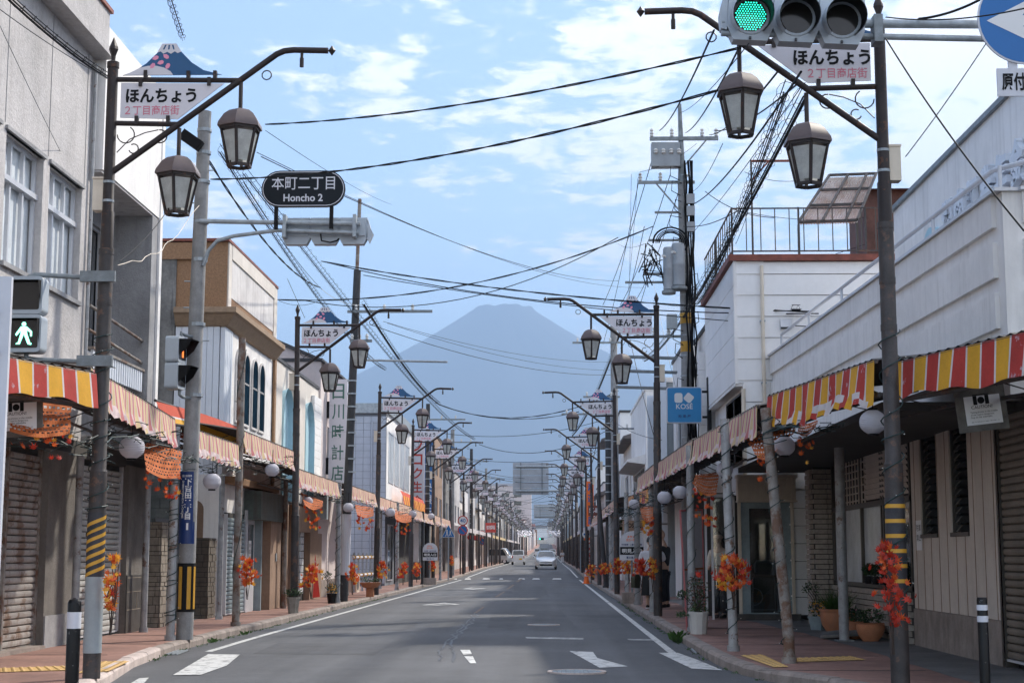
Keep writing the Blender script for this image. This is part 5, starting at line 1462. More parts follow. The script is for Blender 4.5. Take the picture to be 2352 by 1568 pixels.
# --- arcade awnings, right side
awning('arcade_awning', 'bold red and yellow awning at the right edge beside the striped lamp post', (4.70, 10.6), (3.36, 15.0), 3.17, 1, 'bold', h=.36, fr=0, depth=1.4, wav=.012)
awning('arcade_awning', 'red and yellow awning with ragged white hem on the right corner', (3.19, 15.25), (2.64, 18.8), 3.22, 1, 'bold', h=.28, fr=.14, depth=1.9, wav=.012)
RS = [(2.58, 19.3, 2.34, 25.2, 3.16, 'with a torn hem, starting at the leaning post'), (2.33, 25.3, 2.22, 31.7, 3.18, 'ending at the lamp left of the cosmetics sign'), (2.2, 32.3, 2.18, 38.3, 3.2, 'above the two people'),
      (2.18, 50.6, 2.18, 56.0, 3.15, 'past the gap with the bus stop'), (2.18, 56.2, 2.18, 65.0, 3.15, 'behind the orange leaves, right side'), (2.18, 66.0, 2.18, 78.0, 3.12, 'last of the right row')]
for (xa, ya, xb, yb, z, wh) in RS:
    awning('arcade_awning', 'faded rose and tan striped awning ' + wh, (xa, ya), (xb, yb), z, 1, 'faded', h=.27, fr=.12, depth=1.35)
awning('shop_awning', 'short red and yellow awning over the bus stop', (2.75, 38.6), (2.45, 48.8), 3.1, 1, 'bold', h=.36, fr=0, depth=1.2)
post(2.73, 18.15, 3.05, .064, 'rustpipe', 'leaning rusty pipe post on the right corner', lean=(-.16, .35), wires=13)
post(2.36, 20.4, 3.1, .060, 'greypipe', 'grey pipe post with an orange leaf bunch, near right', wires=12, lean=(-.05, .1))
post(2.30, 25.5, 3.1, .062, 'greypipe', 'grey pipe post behind the white plant pot', wires=7)
post(2.24, 34.2, 3.1, .066, 'greypipe', 'grey pipe post in front of the woman in white', wires=7)
post(2.2, 39.2, 3.15, .075, 'conc', 'concrete post wound with thick wire by the bus stop', wires=14)
post(2.2, 44.5, 3.1, .062, 'greypipe', 'grey pipe post behind the wire wound one', wires=8)
post(2.2, 56.1, 3.1, .062, 'greypipe', 'far grey pipe post with yellow leaves', wires=6)
post(2.16, 60.0, 3.6, .085, 'darkpole', 'dark wooden pole leaning slightly left, right side', lean=(-.25, .2), z0=KH)
# ------------------------------------------------------------------ utility poles, signals, signs, cables
CAB = {}
def cable(a, b, sag=.5, r=.012, n=18, label=None, group=None, mt='cable', twist=0, name='overhead_cable', wob=0):
    a, b = V(a), V(b); m = MB()
    rr = random.Random(int(a.x * 91 + b.y * 13 + a.z * 7))
    ph = rr.uniform(0, 6)
    def f(t): return a.lerp(b, t) - UZ * (sag * 4 * t * (1 - t)) + V((wob * math.sin(t * 23 + ph), 0, wob * math.sin(t * 31 + ph)))
    if twist:
        L = (b - a).length; N_ = int(max(n, L * 5)); side_ = (b - a).normalized().cross(UZ).normalized()
        for k in range(2):
            P = []
            for i in range(N_ + 1):
                t = i / N_; an = t * L * twist + k * math.pi
                P.append(f(t) + (side_ * math.cos(an) + UZ * math.sin(an)) * r * 1.1)
            m.tube(P, r, 5, cap=False)
    else: m.tube([f(i / n) for i in range(n + 1)], r, 5, cap=False)
    return m.build(name, mt, label=label or 'thin black overhead cable', cat='cable', group=group or 'overhead cables'), f, (b - a).length
def spiral(a, b, sag, label, r=.03, rad=.10, pitch=.22, group='hanger wire cables', rings=True):
    """bundle of cables held by a coiled hanger wire"""
    a, b = V(a), V(b); L = (b - a).length
    t = thing('bundled_cable', label, 'cable', a.lerp(b, .5) - UZ * sag, group)
    f = lambda q: a.lerp(b, q) - UZ * (sag * 4 * q * (1 - q))
    s = (b - a).normalized().cross(UZ).normalized(); n = 30
    m = MB()
    for k, (du, dw) in enumerate(((0, 0), (.022, .012), (-.02, .016))): m.tube([f(i / n) + s * du + UZ * dw for i in range(n + 1)], r * (.6 if k else .8), 5, cap=False)
    m.build('cable_bundle', 'cable', t)
    m = MB(); m.tube([f(i / n) + UZ * rad * 1.1 for i in range(n + 1)], .006, 4, cap=False); m.build('carrier_wire', 'cable', t)
    m = MB(); N_ = int(L / pitch * 9); P = []
    for i in range(N_ + 1):
        q = i / N_; an = 2 * math.pi * q * L / pitch
        P.append(f(q) + UZ * (rad * .55 + rad * .6 * math.sin(an)) + s * (rad * .6 * math.cos(an)))
    m.tube(P, .0035, 3, cap=False); m.build('coil_wire', 'cable', t)
    return t
def clamp(m, x, y, z, r, h=.05): m.tube([(x, y, z), (x, y, z + h)], r, 12)

# --- L concrete pole with address plate
px_, py_ = -5.30, 23.0
up = thing('utility_pole', 'concrete utility pole carrying the street name sign and address plate', 'utility pole', (px_, py_, KH))
m = MB(); m.tube([(px_, py_, KH), (px_ + .03, py_, 4), (px_ + .09, py_, 8.02)], [.125, .115, .098], 16); m.build('shaft', 'conc', up, smooth=40)
m = MB()
for z in (3.66, 4.72, 5.70, 6.28, 6.9, 7.35, 7.7): clamp(m, px_ + .02 + z * .009, py_, z, .135 - z * .003)
m.build('clamps', 'galv', up, kind='stuff')
for z in (4.0, 4.5, 5.0, 5.4, 6.6, 7.1):
    m = MB(); sgn = 1 if int(z * 10) % 2 else -1; m.tube([(px_ + .05, py_, z), (px_ + .05 + sgn * .2, py_ - .02, z)], .01, 6); m.build('step_bolt', 'galv', up)
m = MB()
a = [(R(-90 + 60 * i / 8)) for i in range(-8, 9)]
m.grid([[(px_ + .13 * math.cos(q), py_ + .13 * math.sin(q), z) for q in [R(-90) + R(75) * i / 6 for i in range(-6, 7)]] for z in (1.50, 2.55)]); pl = m.build('address_plate', 'navy', up)
def ontube(mb, s, cx, cy, r, zlo, w_, h_, a0=0, **k):
    tmp = MB(); text(tmp, s, (0, 0, 0), w_, h=h_, **k)
    for f in tmp.f: pass
    mb.add([(cx + r * math.sin((v[0] - w_ / 2) / r + a0), cy - r * math.cos((v[0] - w_ / 2) / r + a0), zlo + v[2]) for v in tmp.v], tmp.f)
m = MB(); ontube(m, '下吉田二丁目', px_, py_, .134, 1.85, .10, .60, a0=.18, vertical=True, bold=.03); ontube(m, '富士吉田市', px_, py_, .134, 2.47, .15, .035, bold=.02)
ontube(m, '1', px_, py_, .134, 1.70, .03, .10, a0=.18, bold=.02); m.build('lettering', 'white', pl)
tmp = MB(); text(tmp, 'SHIMOYOSHIDA 2-CHOME', (0, 0, 0), .55, bold=.02)
m = MB(); m.add([(px_ + .134 * math.sin(-.55 + v[2] / .134), py_ - .134 * math.cos(-.55 + v[2] / .134), 2.42 - v[0]) for v in tmp.v], tmp.f); m.build('lettering', 'white', pl)
m = MB(); m.grid([[(px_ + .132 * math.cos(q), py_ + .132 * math.sin(q), z) for q in [R(-90) + R(95) * i / 7 for i in range(-7, 8)]] for z in (.52, 1.22)]); hb = m.build('hazard_plate', 'black', up)
for a0 in (-.45, .55, 1.35):
    m = MB(); m.grid([[(px_ + .135 * math.sin(a0 + q), py_ - .135 * math.cos(a0 + q), z) for q in (-.22, -.11, 0, .11, .22)] for z in (.56, 1.17)]); m.build('yellow_bar', 'hazyel', hb)
m = MB(); m.bar((-5.50, 22.8, 7.62), (-5.22, 22.8, 7.42), .14, .16); m.build('junction_case', 'cable', up)
# street-name sign and signal seen from behind, on two arms
sg = thing('traffic_signal', 'grey traffic signal seen from behind on a pole arm', 'traffic signal', (-3.4, 23, 5.9))
m = MB(); m.tube([(-5.22, 22.9, 6.30), (-2.80, 22.86, 6.235)], .036, 10); m.build('upper_arm', 'galv', sg, smooth=40)
m = MB(); m.tube([(-5.15, 22.9, 5.62), (-5.08, 22.9, 5.85), (-4.95, 22.9, 6.0), (-4.7, 22.9, 6.07), (-4.05, 22.88, 6.15), (-2.82, 22.86, 6.10)], .030, 10); m.build('lower_arm', 'galv', sg, smooth=40)
for i in range(3):
    x0 = -3.99 + i * .43
    m = MB(); m.prism([(x0, 6.36), (x0 + .42, 6.36), (x0 + .425, 6.06), (x0 + .37, 5.955), (x0 + .05, 5.955), (x0 - .005, 6.06)], (0, 22.98, 0), UX, UZ, UY, .14); m.prism([(x0 + .02, 6.34), (x0 + .40, 6.34), (x0 + .40, 6.08), (x0 + .02, 6.08)], (0, 22.955, 0), UX, UZ, UY, .03)
    hs = m.build('housing', 'sigbody', sg)
    m = MB(); m.lathe([(.001, 0), (.15, 0.0)], (0, 0, 0), 14); m.v = [(x0 + .21 + v[0], 23.122, 6.17 + v[1]) for v in m.v]; m.build('lens', 'sigdark', hs)
    m = MB(); m.tube([(x0 + .21, 23.12, 6.19), (x0 + .21, 23.36, 6.15)], .16, 14, cap=False); m.build('visor', 'sigbody', hs)
m = MB(); m.prism([(-2.70, 6.34), (-2.66, 6.2), (-2.62, 6.12), (-2.68, 5.98), (-2.72, 6.05)], (0, 22.98, 0), UX, UZ, UY, .14); m.build('end_cap', 'sigbody', sg)
for x in (-3.93, -2.88):
    m = MB(); m.box(x - .025, x + .025, 22.78, 22.96, 6.03, 6.37); m.build('clamp', 'galv', sg)
m = MB(); m.tube([(-3.40, 22.92, 6.10), (-3.38, 22.88, 5.99), (-3.25, 22.88, 5.96), (-3.15, 22.93, 6.0), (-3.13, 22.94, 6.03)], .012, 6); m.build('lead_cable', 'cable', sg)
ns = thing('street_name_sign', 'dark oval street name sign reading Honcho 2', 'sign', (-3.65, 22.8, 6.4))
def pill(w_, h_, n=12):
    r = h_ / 2; P = [(w_ / 2 - r + r * math.cos(R(-90 + 180 * i / n)), r * math.sin(R(-90 + 180 * i / n))) for i in range(n + 1)]
    return P + [(-p[0], -p[1]) for p in P]
c0 = V((-3.655, 22.80, 6.765))
m = MB(); m.prism(pill(1.26, .555), c0, UX, UZ, UY, .06); pb = m.build('panel', 'signdark', ns)
m = MB(); A = [c0 - UY * .003 + UX * a + UZ * b for a, b in pill(1.225, .52)]; B = [c0 - UY * .003 + UX * a + UZ * b for a, b in pill(1.205, .50)]; n = len(A)
m.add(A + B, [(i, (i + 1) % n, n + (i + 1) % n, n + i) for i in range(n)])
text(m, '本町二丁目', c0 - UY * .004 + UX * -.475 + UZ * -.015, .95, h=.21, bold=.004)
text(m, 'Honcho 2', c0 - UY * .004 + UX * -.295 + UZ * -.195, .59, h=.115, bold=.022)
m.build('lettering', 'reflect', pb)
for x in (-4.06, -3.23):
    m = MB(); m.box(x - .028, x + .028, 22.81, 22.86, 6.16, 6.50); m.build('bracket', 'black', ns)

# --- pedestrian signals
def pedsignal(name, label, cx_, cy_, zc, yaw, lit, vd=.09):
    t = thing(name, label, 'pedestrian signal', (0, 0, 0))
    hs = None
    for k, dz in enumerate((.195, -.195)):
        m = MB(); m.prism(rrect(.345, .385, .05), (0, .0, dz), UX, UZ, UY, .20); h_ = m.build('housing', 'sigbody', t)
        m = MB(); m.prism(rrect(.285, .30, .02), (0, -.004, dz), UX, UZ, UY, .003); m.build('lens', 'sigdark', h_)
        m = MB()
        m.grid([[(-.155, -.003, dz + .15), (-.155, -vd, dz + .14)], [(.155, -.003, dz + .15), (.155, -vd, dz + .14)]])
        for s in (-1, 1): m.add([(s * .155, -.003, dz + .15), (s * .155, -vd, dz + .14), (s * .155, -vd * .6, dz + .0), (s * .155, -.003, dz - .10)], [(0, 1, 2, 3)])
        m.build('visor', 'sigblack', h_)
        if k == lit or lit == 2:
            m = MB(); z = dz - .015; y = -.009
            m.ngon([(.022 * math.cos(i * .628), y, z + .105 + .022 * math.sin(i * .628)) for i in range(10)])
            if k == 1:
                for poly in ([(-.03, .08), (.03, .08), (.035, .01), (-.03, .01)], [(-.03, .08), (-.085, .0), (-.07, -.015), (-.02, .05)], [(.03, .08), (.085, .03), (.085, -.02), (.068, -.02), (.065, .02), (.02, .05)], [(-.03, .01), (.005, .01), (-.035, -.10), (-.075, -.10), (-.07, -.085), (-.055, -.085)], [(0, .01), (.035, .01), (.07, -.085), (.085, -.09), (.08, -.105), (.045, -.1)]):
                    m.ngon([(a, y - .001, z + b) for a, b in poly])
                m.build('walking_figure', 'ledped', h_)
            else:
                m.ngon([(a, y - .001, z + b) for a, b in ((-.03, .08), (.03, .08), (.03, -.1), (-.03, -.1))]); m.build('standing_figure', 'ledred', h_)
    t.location = (cx_, cy_, zc); t.rotation_euler[2] = yaw
    return t
ps = pedsignal('pedestrian_signal', 'pedestrian signal showing a green walking figure', -5.27, 15.45, 3.74, 0, 1)
pa = thing('signal_bracket', 'two bent grey pipes holding the walk signal to the lamp post', 'bracket', (-4.9, 15.6, 3.3))
for z, s in ((4.16, -1), (3.29, 1)):
    m = MB(); m.tube([(-5.27, 15.55, z + s * .10), (-5.27, 15.55, z + s * .02), (-5.22, 15.56, z), (-5.15, 15.58, z), (-4.62, 15.72, z - .01)], .026, 8); m.build('pipe', 'galvd', pa, smooth=40)
    m = MB(); m.box(-4.78, -4.42, 15.62, 15.67, z - .06, z + .05); m.build('clamp', 'galvd', pa)
ps2 = pedsignal('pedestrian_signal', 'white pedestrian signal turned sideways with dark visors', -5.36, 22.62, 4.12, R(83), 0, .20)
pa2 = thing('signal_bracket', 'bent grey pipes holding the sideways signal to the concrete pole', 'bracket', (-5.3, 22.8, 3.6))
for z, s in ((4.58, -1), (3.66, 1)):
    m = MB(); m.tube([(-5.40, 22.68, z + s * .08), (-5.40, 22.68, z), (-5.36, 22.74, z - .03), (-5.29, 22.9, z - .03)], .025, 8); m.build('pipe', 'galvd', pa2, smooth=40)

# --- big traffic signal on the near right
YS_ = 13.9
tsg = thing('traffic_signal', 'large three-lens traffic signal with the green lamp lit, hung over the right lane', 'traffic signal', (2.4, YS_, 6.1))
ctr = [at(1724, 38, Y=YS_), at(1829, 42, Y=YS_), at(1934, 47, Y=YS_)]
dsl = (ctr[2] - ctr[0]).normalized(); dup_ = V((-dsl.z, 0, dsl.x))
for i, c in enumerate(ctr):
    P = [(-.205, .24), (.205, .24), (.21, -.10), (.16, -.225), (-.15, -.225), (-.21, -.10)]
    m = MB(); m.prism(P, c, dsl, dup_, UY, .16); hs = m.build('housing', 'sigbody', tsg)
    n = 24; cir = lambda r, y: [c + dsl * (r * math.cos(6.2832 * k / n)) + dup_ * (r * math.sin(6.2832 * k / n)) + UY * y for k in range(n)]
    m = MB(); m.ngon(cir(.150, -.006)); m.build('lens', 'sigdark', hs)
    m = MB(); A, B = cir(.172, -.012), cir(.150, -.012); m.add(A + B, [(k, (k + 1) % n, n + (k + 1) % n, n + k) for k in range(n)]); C_ = cir(.172, .0); m.add(A + C_, [(k, n + k, n + (k + 1) % n, (k + 1) % n) for k in range(n)]); m.build('lens_ring', 'sigbody', hs)
    if i == 0:
        m = MB(); g = .0245
        for q in range(-7, 8):
            for w_ in range(-7, 8):
                x, y = (q + (.5 if w_ % 2 else 0)) * g, w_ * g * .87
                if x * x + y * y < .142 ** 2:
                    o_ = c + dsl * x + dup_ * y - UY * .012; s_ = .0078
                    m.ngon([o_ + dsl * s_, o_ + dup_ * s_, o_ - dsl * s_, o_ - dup_ * s_])
        m.build('led_dots', 'led', hs, kind='stuff')
    # tunnel visor: outside grey, inside black
    for rr_, mt_ in ((.186, 'sigbody'), (.178, 'sigblack')):
        m = MB(); rows = []
        for k in range(21):
            an = R(-50 + 280 * k / 20); ln = .30 * (.55 + .45 * math.sin(max(0, min(1, (k) / 20)) * math.pi))
            e = dsl * math.cos(an) + dup_ * math.sin(an)
            rows.append([c + e * rr_, c + e * rr_ - UY * ln - UZ * (.05 * ln / .3)])
        m.grid(rows); m.build('visor', mt_, hs, smooth=60)
    m = MB(); m.tube([c + dup_ * -.20 - UY * .015, c + dup_ * -.222 - UY * .02], .012, 6); m.build('latch', 'iron', hs)
m = MB(); c = ctr[0] - dsl * .21; m.prism([(0, .24), (-.055, .14), (-.075, .02), (-.055, -.12), (0, -.13)], c + UY * .01, dsl, dup_, UY, .14); m.build('end_cap', 'sigbody', tsg)
arm0 = at(1700, -20, Y=YS_ + .25)
for (y0_, y1_, r) in ((55, 45, .042), (84, 80, .030)):
    a = at(1990, y0_, Y=YS_ + .12); b = at(2360, y1_ + 12, Y=YS_ + .2); d_ = (b - a).normalized()
    m = MB(); m.tube([a - d_ * 1.35, a, b, b + d_ * 1.6], r, 10); m.build('arm', 'galv', tsg, smooth=40)
a = at(2012, 70, Y=YS_ + .10)
m = MB(); m.box(a.x - .03, a.x + .05, YS_ + .02, YS_ + .2, a.z - .13, a.z + .13); m.build('arm_clamp', 'galvd', tsg)
m = MB(); m.tube([(6.75, YS_ + .2, KH), (6.75, YS_ + .2, 7.0)], .10, 14); m.build('mast', 'galv', tsg, smooth=40)
bsn = thing('blue_arrow_sign', 'round blue sign with a white arrow pointing left', 'sign', at(2354, 45, Y=YS_))
c = at(2354, 43, Y=YS_ - .02); n = 40
m = MB(); m.prism([(.43 * math.cos(6.2832 * k / n), .43 * math.sin(6.2832 * k / n)) for k in range(n)], c, UX, UZ, UY, .02); rim = m.build('disc', 'reflect', bsn)
m = MB(); m.ngon([c + UX * (.415 * math.cos(6.2832 * k / n)) + UZ * (.415 * math.sin(6.2832 * k / n)) - UY * .003 for k in range(n)]); m.build('face', 'tblue', rim)
m = MB()
for poly in (((-.35, -.02), (.02, .17), (.05, .15), (-.02, .03)), ((-.35, -.02), (-.02, -.07), (.05, -.19), (.02, -.21)), ((-.35, -.02), (-.02, .03), (-.02, -.07)), ((-.02, .03), (.36, .03), (.36, -.07), (-.02, -.07))):
    m.ngon([c + UX * a_ + UZ * b_ - UY * .006 for a_, b_ in poly])
m.build('arrow', 'white', rim)
m = MB(); m.box(c.x - .16, c.x - .08, YS_, YS_ + .03, c.z - .56, c.z - .3); m.build('hanger', 'reflect', bsn)
sp = thing('supplementary_sign', 'small white plate with black characters under the blue arrow sign', 'sign', c - UZ * .7)
m = MB(); m.box(c.x - .275, c.x + .45, YS_ - .02, YS_, c.z - .73, c.z - .47); q = m.build('plate', 'reflect', sp)
m = MB(); text(m, '原付・軽車両', (c.x - .235, YS_ - .024, c.z - .68), .64, h=.17, bold=.03); m.build('lettering', 'black', q)

# --- hazard stripes on the two near lamp posts
for (lx, ly, diag) in ((-4.55, 15.75, .10), (3.21, 14.64, 0.0)):
    tt = lampL if lx < 0 else lampR
    m = MB(); m.grid([[(lx + .0925 * math.cos(R(10) * k - math.pi), ly + .0925 * math.sin(R(10) * k - math.pi), z) for k in range(37)] for z in (1.12, 1.76)] if lx < 0 else [[(lx + .0925 * math.cos(R(10) * k), ly + .0925 * math.sin(R(10) * k), z) for k in range(37)] for z in (1.04, 1.86)])
    sv = m.build('hazard_sleeve', 'hazgrey', tt)
    if lx < 0:
        m = MB(); m.grid([[(lx + .0915 * math.cos(R(10) * k), ly + .0915 * math.sin(R(10) * k), z) for k in range(37)] for z in (KH + .25, 1.12)]); m.build('grey_sleeve', 'boxgrey', tt)
    for i in range(7 if lx < 0 else 6):
        m = MB(); z0_ = (1.15 + i * .082) if lx < 0 else (1.08 + i * .137)
        m.grid([[(lx + .0945 * math.sin(R(10) * k), ly - .0945 * math.cos(R(10) * k), z0_ + dz_ + diag * (k / 9.0) * .6) for k in range(-9, 10)] for dz_ in (0, .036)])
        m.build('yellow_stripe', 'hazyel', sv)
wrap(lampL, V((-4.55, 15.75, 1.3)), V((-4.55, 15.75, 3.7)), .095, 10)
wrap(lampR, V((3.21, 14.64, .6)), V((3.21, 14.64, 3.5)), .095, 9)

# --- R main utility pole
ux, uy = 3.40, 38.0
rp_ = thing('utility_pole', 'tall utility pole on the right with transformers and crossarms', 'utility pole', (ux, uy, KH))
m = MB(); m.tube([(ux - .05, uy, KH), (ux, uy, 6), (ux - .05, uy, 10.5)], [.165, .145, .115], 16); m.build('shaft', 'conc', rp_, smooth=40)
m = MB(); m.tube([(ux - .05, uy, 10.4), (ux - .06, uy, 11.1), (ux - .09, uy, 12.5)], [.12, .075, .045], 10); m.build('top_pipe', 'galvd', rp_, smooth=40)
for (z, xa, xb, w_) in ((11.55, -.85, .85, .09), (10.45, -1.15, .25, .07), (8.15, -1.05, 0, .06), (6.6, -1.3, -.1, .06), (9.0, -.9, 0, .05), (9.7, -.75, .1, .05), (7.95, -1.5, 0, .05)):
    m = MB(); m.box(ux + xa, ux + xb, uy - .10, uy - .03, z, z + w_); m.build('crossarm', 'galvd', rp_)
m = MB(); m.bar((ux + .55, uy - .07, 11.55), (ux, uy - .07, 10.9), .035); m.bar((ux - .7, uy - .07, 10.45), (ux, uy - .07, 9.6), .035); m.build('brace', 'galvd', rp_)
m = MB(); m.box(ux - .82, ux - .12, uy - .28, uy + .05, 10.85, 11.45); sw_ = m.build('switch_box', 'trafo', rp_)
for i in range(4):
    m = MB(); m.lathe([(.02, 0), (.06, .03), (.04, .06), (.06, .09), (.03, .13)], (ux - .72 + i * .19, uy - .3, 11.15), 8); m.build('bushing', 'insul', sw_)
for (dx, dz, s) in ((-.20, 7.85, .82), (-.44, 7.75, .66)):
    m = MB(); m.lathe([(.17 * s, 0), (.20 * s, .02), (.20 * s, .50), (.205 * s, .51), (.205 * s, .56), (.20 * s, .57), (.20 * s, 1.0), (.17 * s, 1.06), (.02, 1.08)], (ux + dx, uy - .22, dz), 20); tf = m.build('transformer', 'trafo', rp_, smooth=30)
    m = MB(); m.lathe([(.24 * s, -.1), (.26 * s, -.08), (.26 * s, -.02), (.2 * s, 0)], (ux + dx, uy - .22, dz), 20); m.build('transformer_tray', 'galvd', tf)
    m = MB(); m.tube([(ux + dx - .1, uy - .4, dz + .8), (ux + dx - .16, uy - .5, dz + .8)], .035, 8); m.build('bushing', 'insul', tf)
for (x, z) in ((-.8, 11.64), (-.3, 11.64), (.45, 11.64), (.8, 11.64), (-1.1, 10.52), (-.6, 10.52), (-1.0, 8.2), (-.5, 8.2), (-1.2, 6.66), (-.8, 6.66), (-.45, 6.66)):
    m = MB(); m.lathe([(.015, 0), (.05, .02), (.035, .06), (.055, .09), (.03, .14), (.05, .17), (.02, .21)], (ux + x, uy - .07, z), 8); m.build('insulator', 'insul', rp_)
m = MB()
for z in (6.1, 5.75, 5.35): 
    for dy in (-.1, .1): m.bar((ux - .25, uy + dy, z), (ux - 1.75, uy + dy, z + .05), .035, .05)
m.build('service_bracket', 'galvd', rp_)
m = MB(); rr = random.Random(4)
for k in range(10):                                     # loop of thick cables
    r_ = .36 + rr.uniform(-.09, .09); cx_, cz_ = ux - .38, 8.95
    m.tube([(cx_ + r_ * math.cos(R(-35 + 220 * i / 14)) * 1.0, uy - .22 + rr.uniform(-.02, .02), cz_ + r_ * math.sin(R(-35 + 220 * i / 14)) * .85) for i in range(15)], .013, 5)
for k in range(16):
    x = ux - .95 + rr.uniform(-.12, .15); z = 8.7 + rr.uniform(-.2, .3)
    m.tube([(x, uy - .2, z), (x + rr.uniform(-.25, .25), uy - .25, z - rr.uniform(.1, .5)), (x + rr.uniform(-.3, .4), uy - .2, z - rr.uniform(.2, .8))], .014, 4)
for k in range(9):
    x = ux + rr.uniform(-.02, .2); m.tube([(x + rr.uniform(-.03, .05), uy - .2 - rr.uniform(0, .06), 11 - i * .65 + rr.uniform(-.1, .1)) if i else (x, uy - .2, 11) for i in range(13)], .013 + .008 * (k % 2), 4)
for k in range(14):
    z = 5 + k * .45 + rr.uniform(-.1, .1); sx = rr.choice((-1, 1)); q = rr.uniform(.12, .3)
    m.tube([(ux + sx * .1, uy - .18, z), (ux + sx * (.1 + q), uy - .2, z + .05), (ux + sx * (.12 + q), uy - .2, z - .2), (ux + sx * .12, uy - .18, z - .32)], .010, 4)
m.build('cable_tangle', 'cable', rp_, kind='stuff')
m = MB()
for i in range(30): 
    z = 3.4 + i * .25
    if i % 2: m.tube([(ux - .02, uy, z), (ux - .02, uy, z + .03)], .156 - i * .0012, 12)
m.build('bands', 'galv', rp_, kind='stuff')
for z in (6.95, 6.25):
    m = MB(); m.tube([(ux - .01, uy, z), (ux - .01, uy, z + .26)], .150, 14); m.build('yellow_tape', 'hazyel', rp_)
m = MB(); m.box(ux - .50, ux - .25, uy - .3, uy - .1, 6.80, 7.15); m.build('meter_box', 'boxgrey', rp_)
for z in (9.6, 9.9, 9.2): 
    m = MB(); m.box(ux + .02, ux + .22, uy - .3, uy - .16, z, z + .24); m.build('splice_box', 'trafo', rp_)

# other utility poles
def simplepole(x, y, h, r, mt, label, arms=(), lean=(0, 0), tape=0):
    zb = gz(y) + KH; t = thing('utility_pole', label, 'utility pole', (x, y, zb))
    m = MB(); m.tube([(x, y, zb), (x + lean[0], y + lean[1], zb + h)], [r, r * .8], 12); m.build('shaft', mt, t, smooth=40)
    for (z, xa, xb) in arms:
        f = z / h; cx_ = x + lean[0] * f
        m = MB(); m.box(cx_ + xa, cx_ + xb, y - r - .07, y - r, zb + z, zb + z + .07); ar = m.build('crossarm', 'galvd', t)
        for k in range(3):
            m = MB(); m.lathe([(.015, 0), (.045, .02), (.03, .06), (.05, .09), (.02, .16)], (cx_ + xa + (xb - xa) * (k + .3) / 3, y - r - .03, zb + z + .07), 6); m.build('insulator', 'insul', ar)
    if tape:
        m = MB()
        for i in range(tape): m.tube([(x + lean[0] * .6, y, zb + 3.4 + i * .35), (x + lean[0] * .6, y, zb + 3.44 + i * .35)], r * 1.03, 12)
        m.build('bands', 'galv', t, kind='stuff')
    return t
p1 = simplepole(-5.44, 41.8, 8.9, .125, 'darkpole', 'dark utility pole in front of the clock shop sign', arms=[(7.7, -.2, 2.1), (6.9, -.1, .5)], lean=(.26, 0), tape=8)
m = MB(); m.tube([(-5.28, 41.7, 6.55), (-2.7, 41.65, 6.48)], .03, 8); m.build('long_arm', 'galv', p1)
m = MB(); m.tube([(-5.20, 41.8, 8.7), (-5.14, 41.8, 11.0)], .05, 6); m.build('angle_iron', 'rustpipe', p1)
m = MB(); m.box(-5.98, -5.70, 40.3, 40.55, 2.25, 2.95); m.build('meter_box', 'boxgrey', p1)
m = MB(); m.tube([(-5.42, 41.8, KH + .7), (-5.38, 41.8, KH + 2.3)], .136, 14); m.build('white_sleeve', 'reflect', p1)
simplepole(2.55, 60, 10.2, .16, 'conc', 'pale concrete utility pole behind the mountain board lamps, right', arms=[(9.3, -1.6, .3), (7.2, -1.2, .2)])
simplepole(2.45, 64, 7.2, .14, 'darkpole', 'dark utility pole with silver bands, right side', arms=[(6.9, -1.9, .2), (6.3, -.3, 1.1)], tape=11)
simplepole(-5.75, 74.5, 8.4, .12, 'darkpole', 'dark utility pole beside the bank sign', arms=[(7.6, -.2, 1.8)], tape=8)
simplepole(-5.7, 93, 8.6, .14, 'conc', 'concrete pole holding the speed limit signs', arms=[(7.8, -.2, 1.5)])
for i, y in enumerate((118, 146, 176, 208, 242, 280)):
    simplepole(-5.8, y, 9, .14, 'conc' if i % 2 else 'darkpole', 'far utility pole on the left, number %s from the speed signs' % ('one', 'two', 'three', 'four', 'five', 'six')[i], arms=[(8, -.3, 1.3), (7.1, -.3, .8)], tape=5)
    simplepole(2.75, y + 8, 9.5, .15, 'darkpole' if i % 2 else 'conc', 'far utility pole on the right, number %s past the gantry' % ('one', 'two', 'three', 'four', 'five', 'six')[i], arms=[(8.6, -1.4, .3), (7.6, -1.1, .3)], tape=5)

# --- cables; end points surveyed on real planes
def W(p, q, ya, yb, sag, r, label, **k): return cable(at(*p, Y=ya), at(*q, Y=yb), sag, r, label=label, **k)
W((610, 286), (1700, 110), 20, 13.0, .13, .0065, 'upper twisted cable crossing the street high up', twist=4)
W((485, 412), (1690, 196), 23, 14.5, .22, .008, 'lower thick twisted cable crossing the street', twist=4)
W((635, 688), (1500, 520), 38, 37.5, .55, .010, 'cable sagging from the arched building to the right pole', twist=3)
W((700, 690), (1420, 545), 38, 37.7, .75, .011, 'thinner cable hanging just below the sagging one')
W((738, 600), (1860, 716), 37, 29.6, .2, .010, 'black cable running to the middle of the clapboard wall', twist=3)
W((760, 605), (1880, 720), 38, 29.6, .35, .012, 'cable entering the clapboard wall')
W((835, 632), (1890, 752), 38, 29.6, .15, .010, 'second cable entering the clapboard wall lower down')
W((600, 360), (1420, 645), 24, 60, .5, .008, 'thin wire slanting from the concrete pole toward the mountain')
W((590, 350), (1480, 660), 24, 62, .6, .006, 'thinnest wire slanting toward the mountain')
W((850, 745), (1420, 860), 39, 64, .4, .009, 'cable crossing in front of the mountain slope')
W((880, 738), (1440, 830), 39, 64, .35, .006, 'upper thin wire across the mountain slope')
W((890, 742), (1440, 850), 39, 64, .35, .006, 'middle thin wire across the mountain slope')
W((1000, 925), (1420, 898), 75, 64, .9, .012, 'cable drooping between the third lamps', twist=2)
W((1010, 930), (1330, 945), 75, 72, .5, .010, 'lower cable drooping between the third lamps', twist=2)
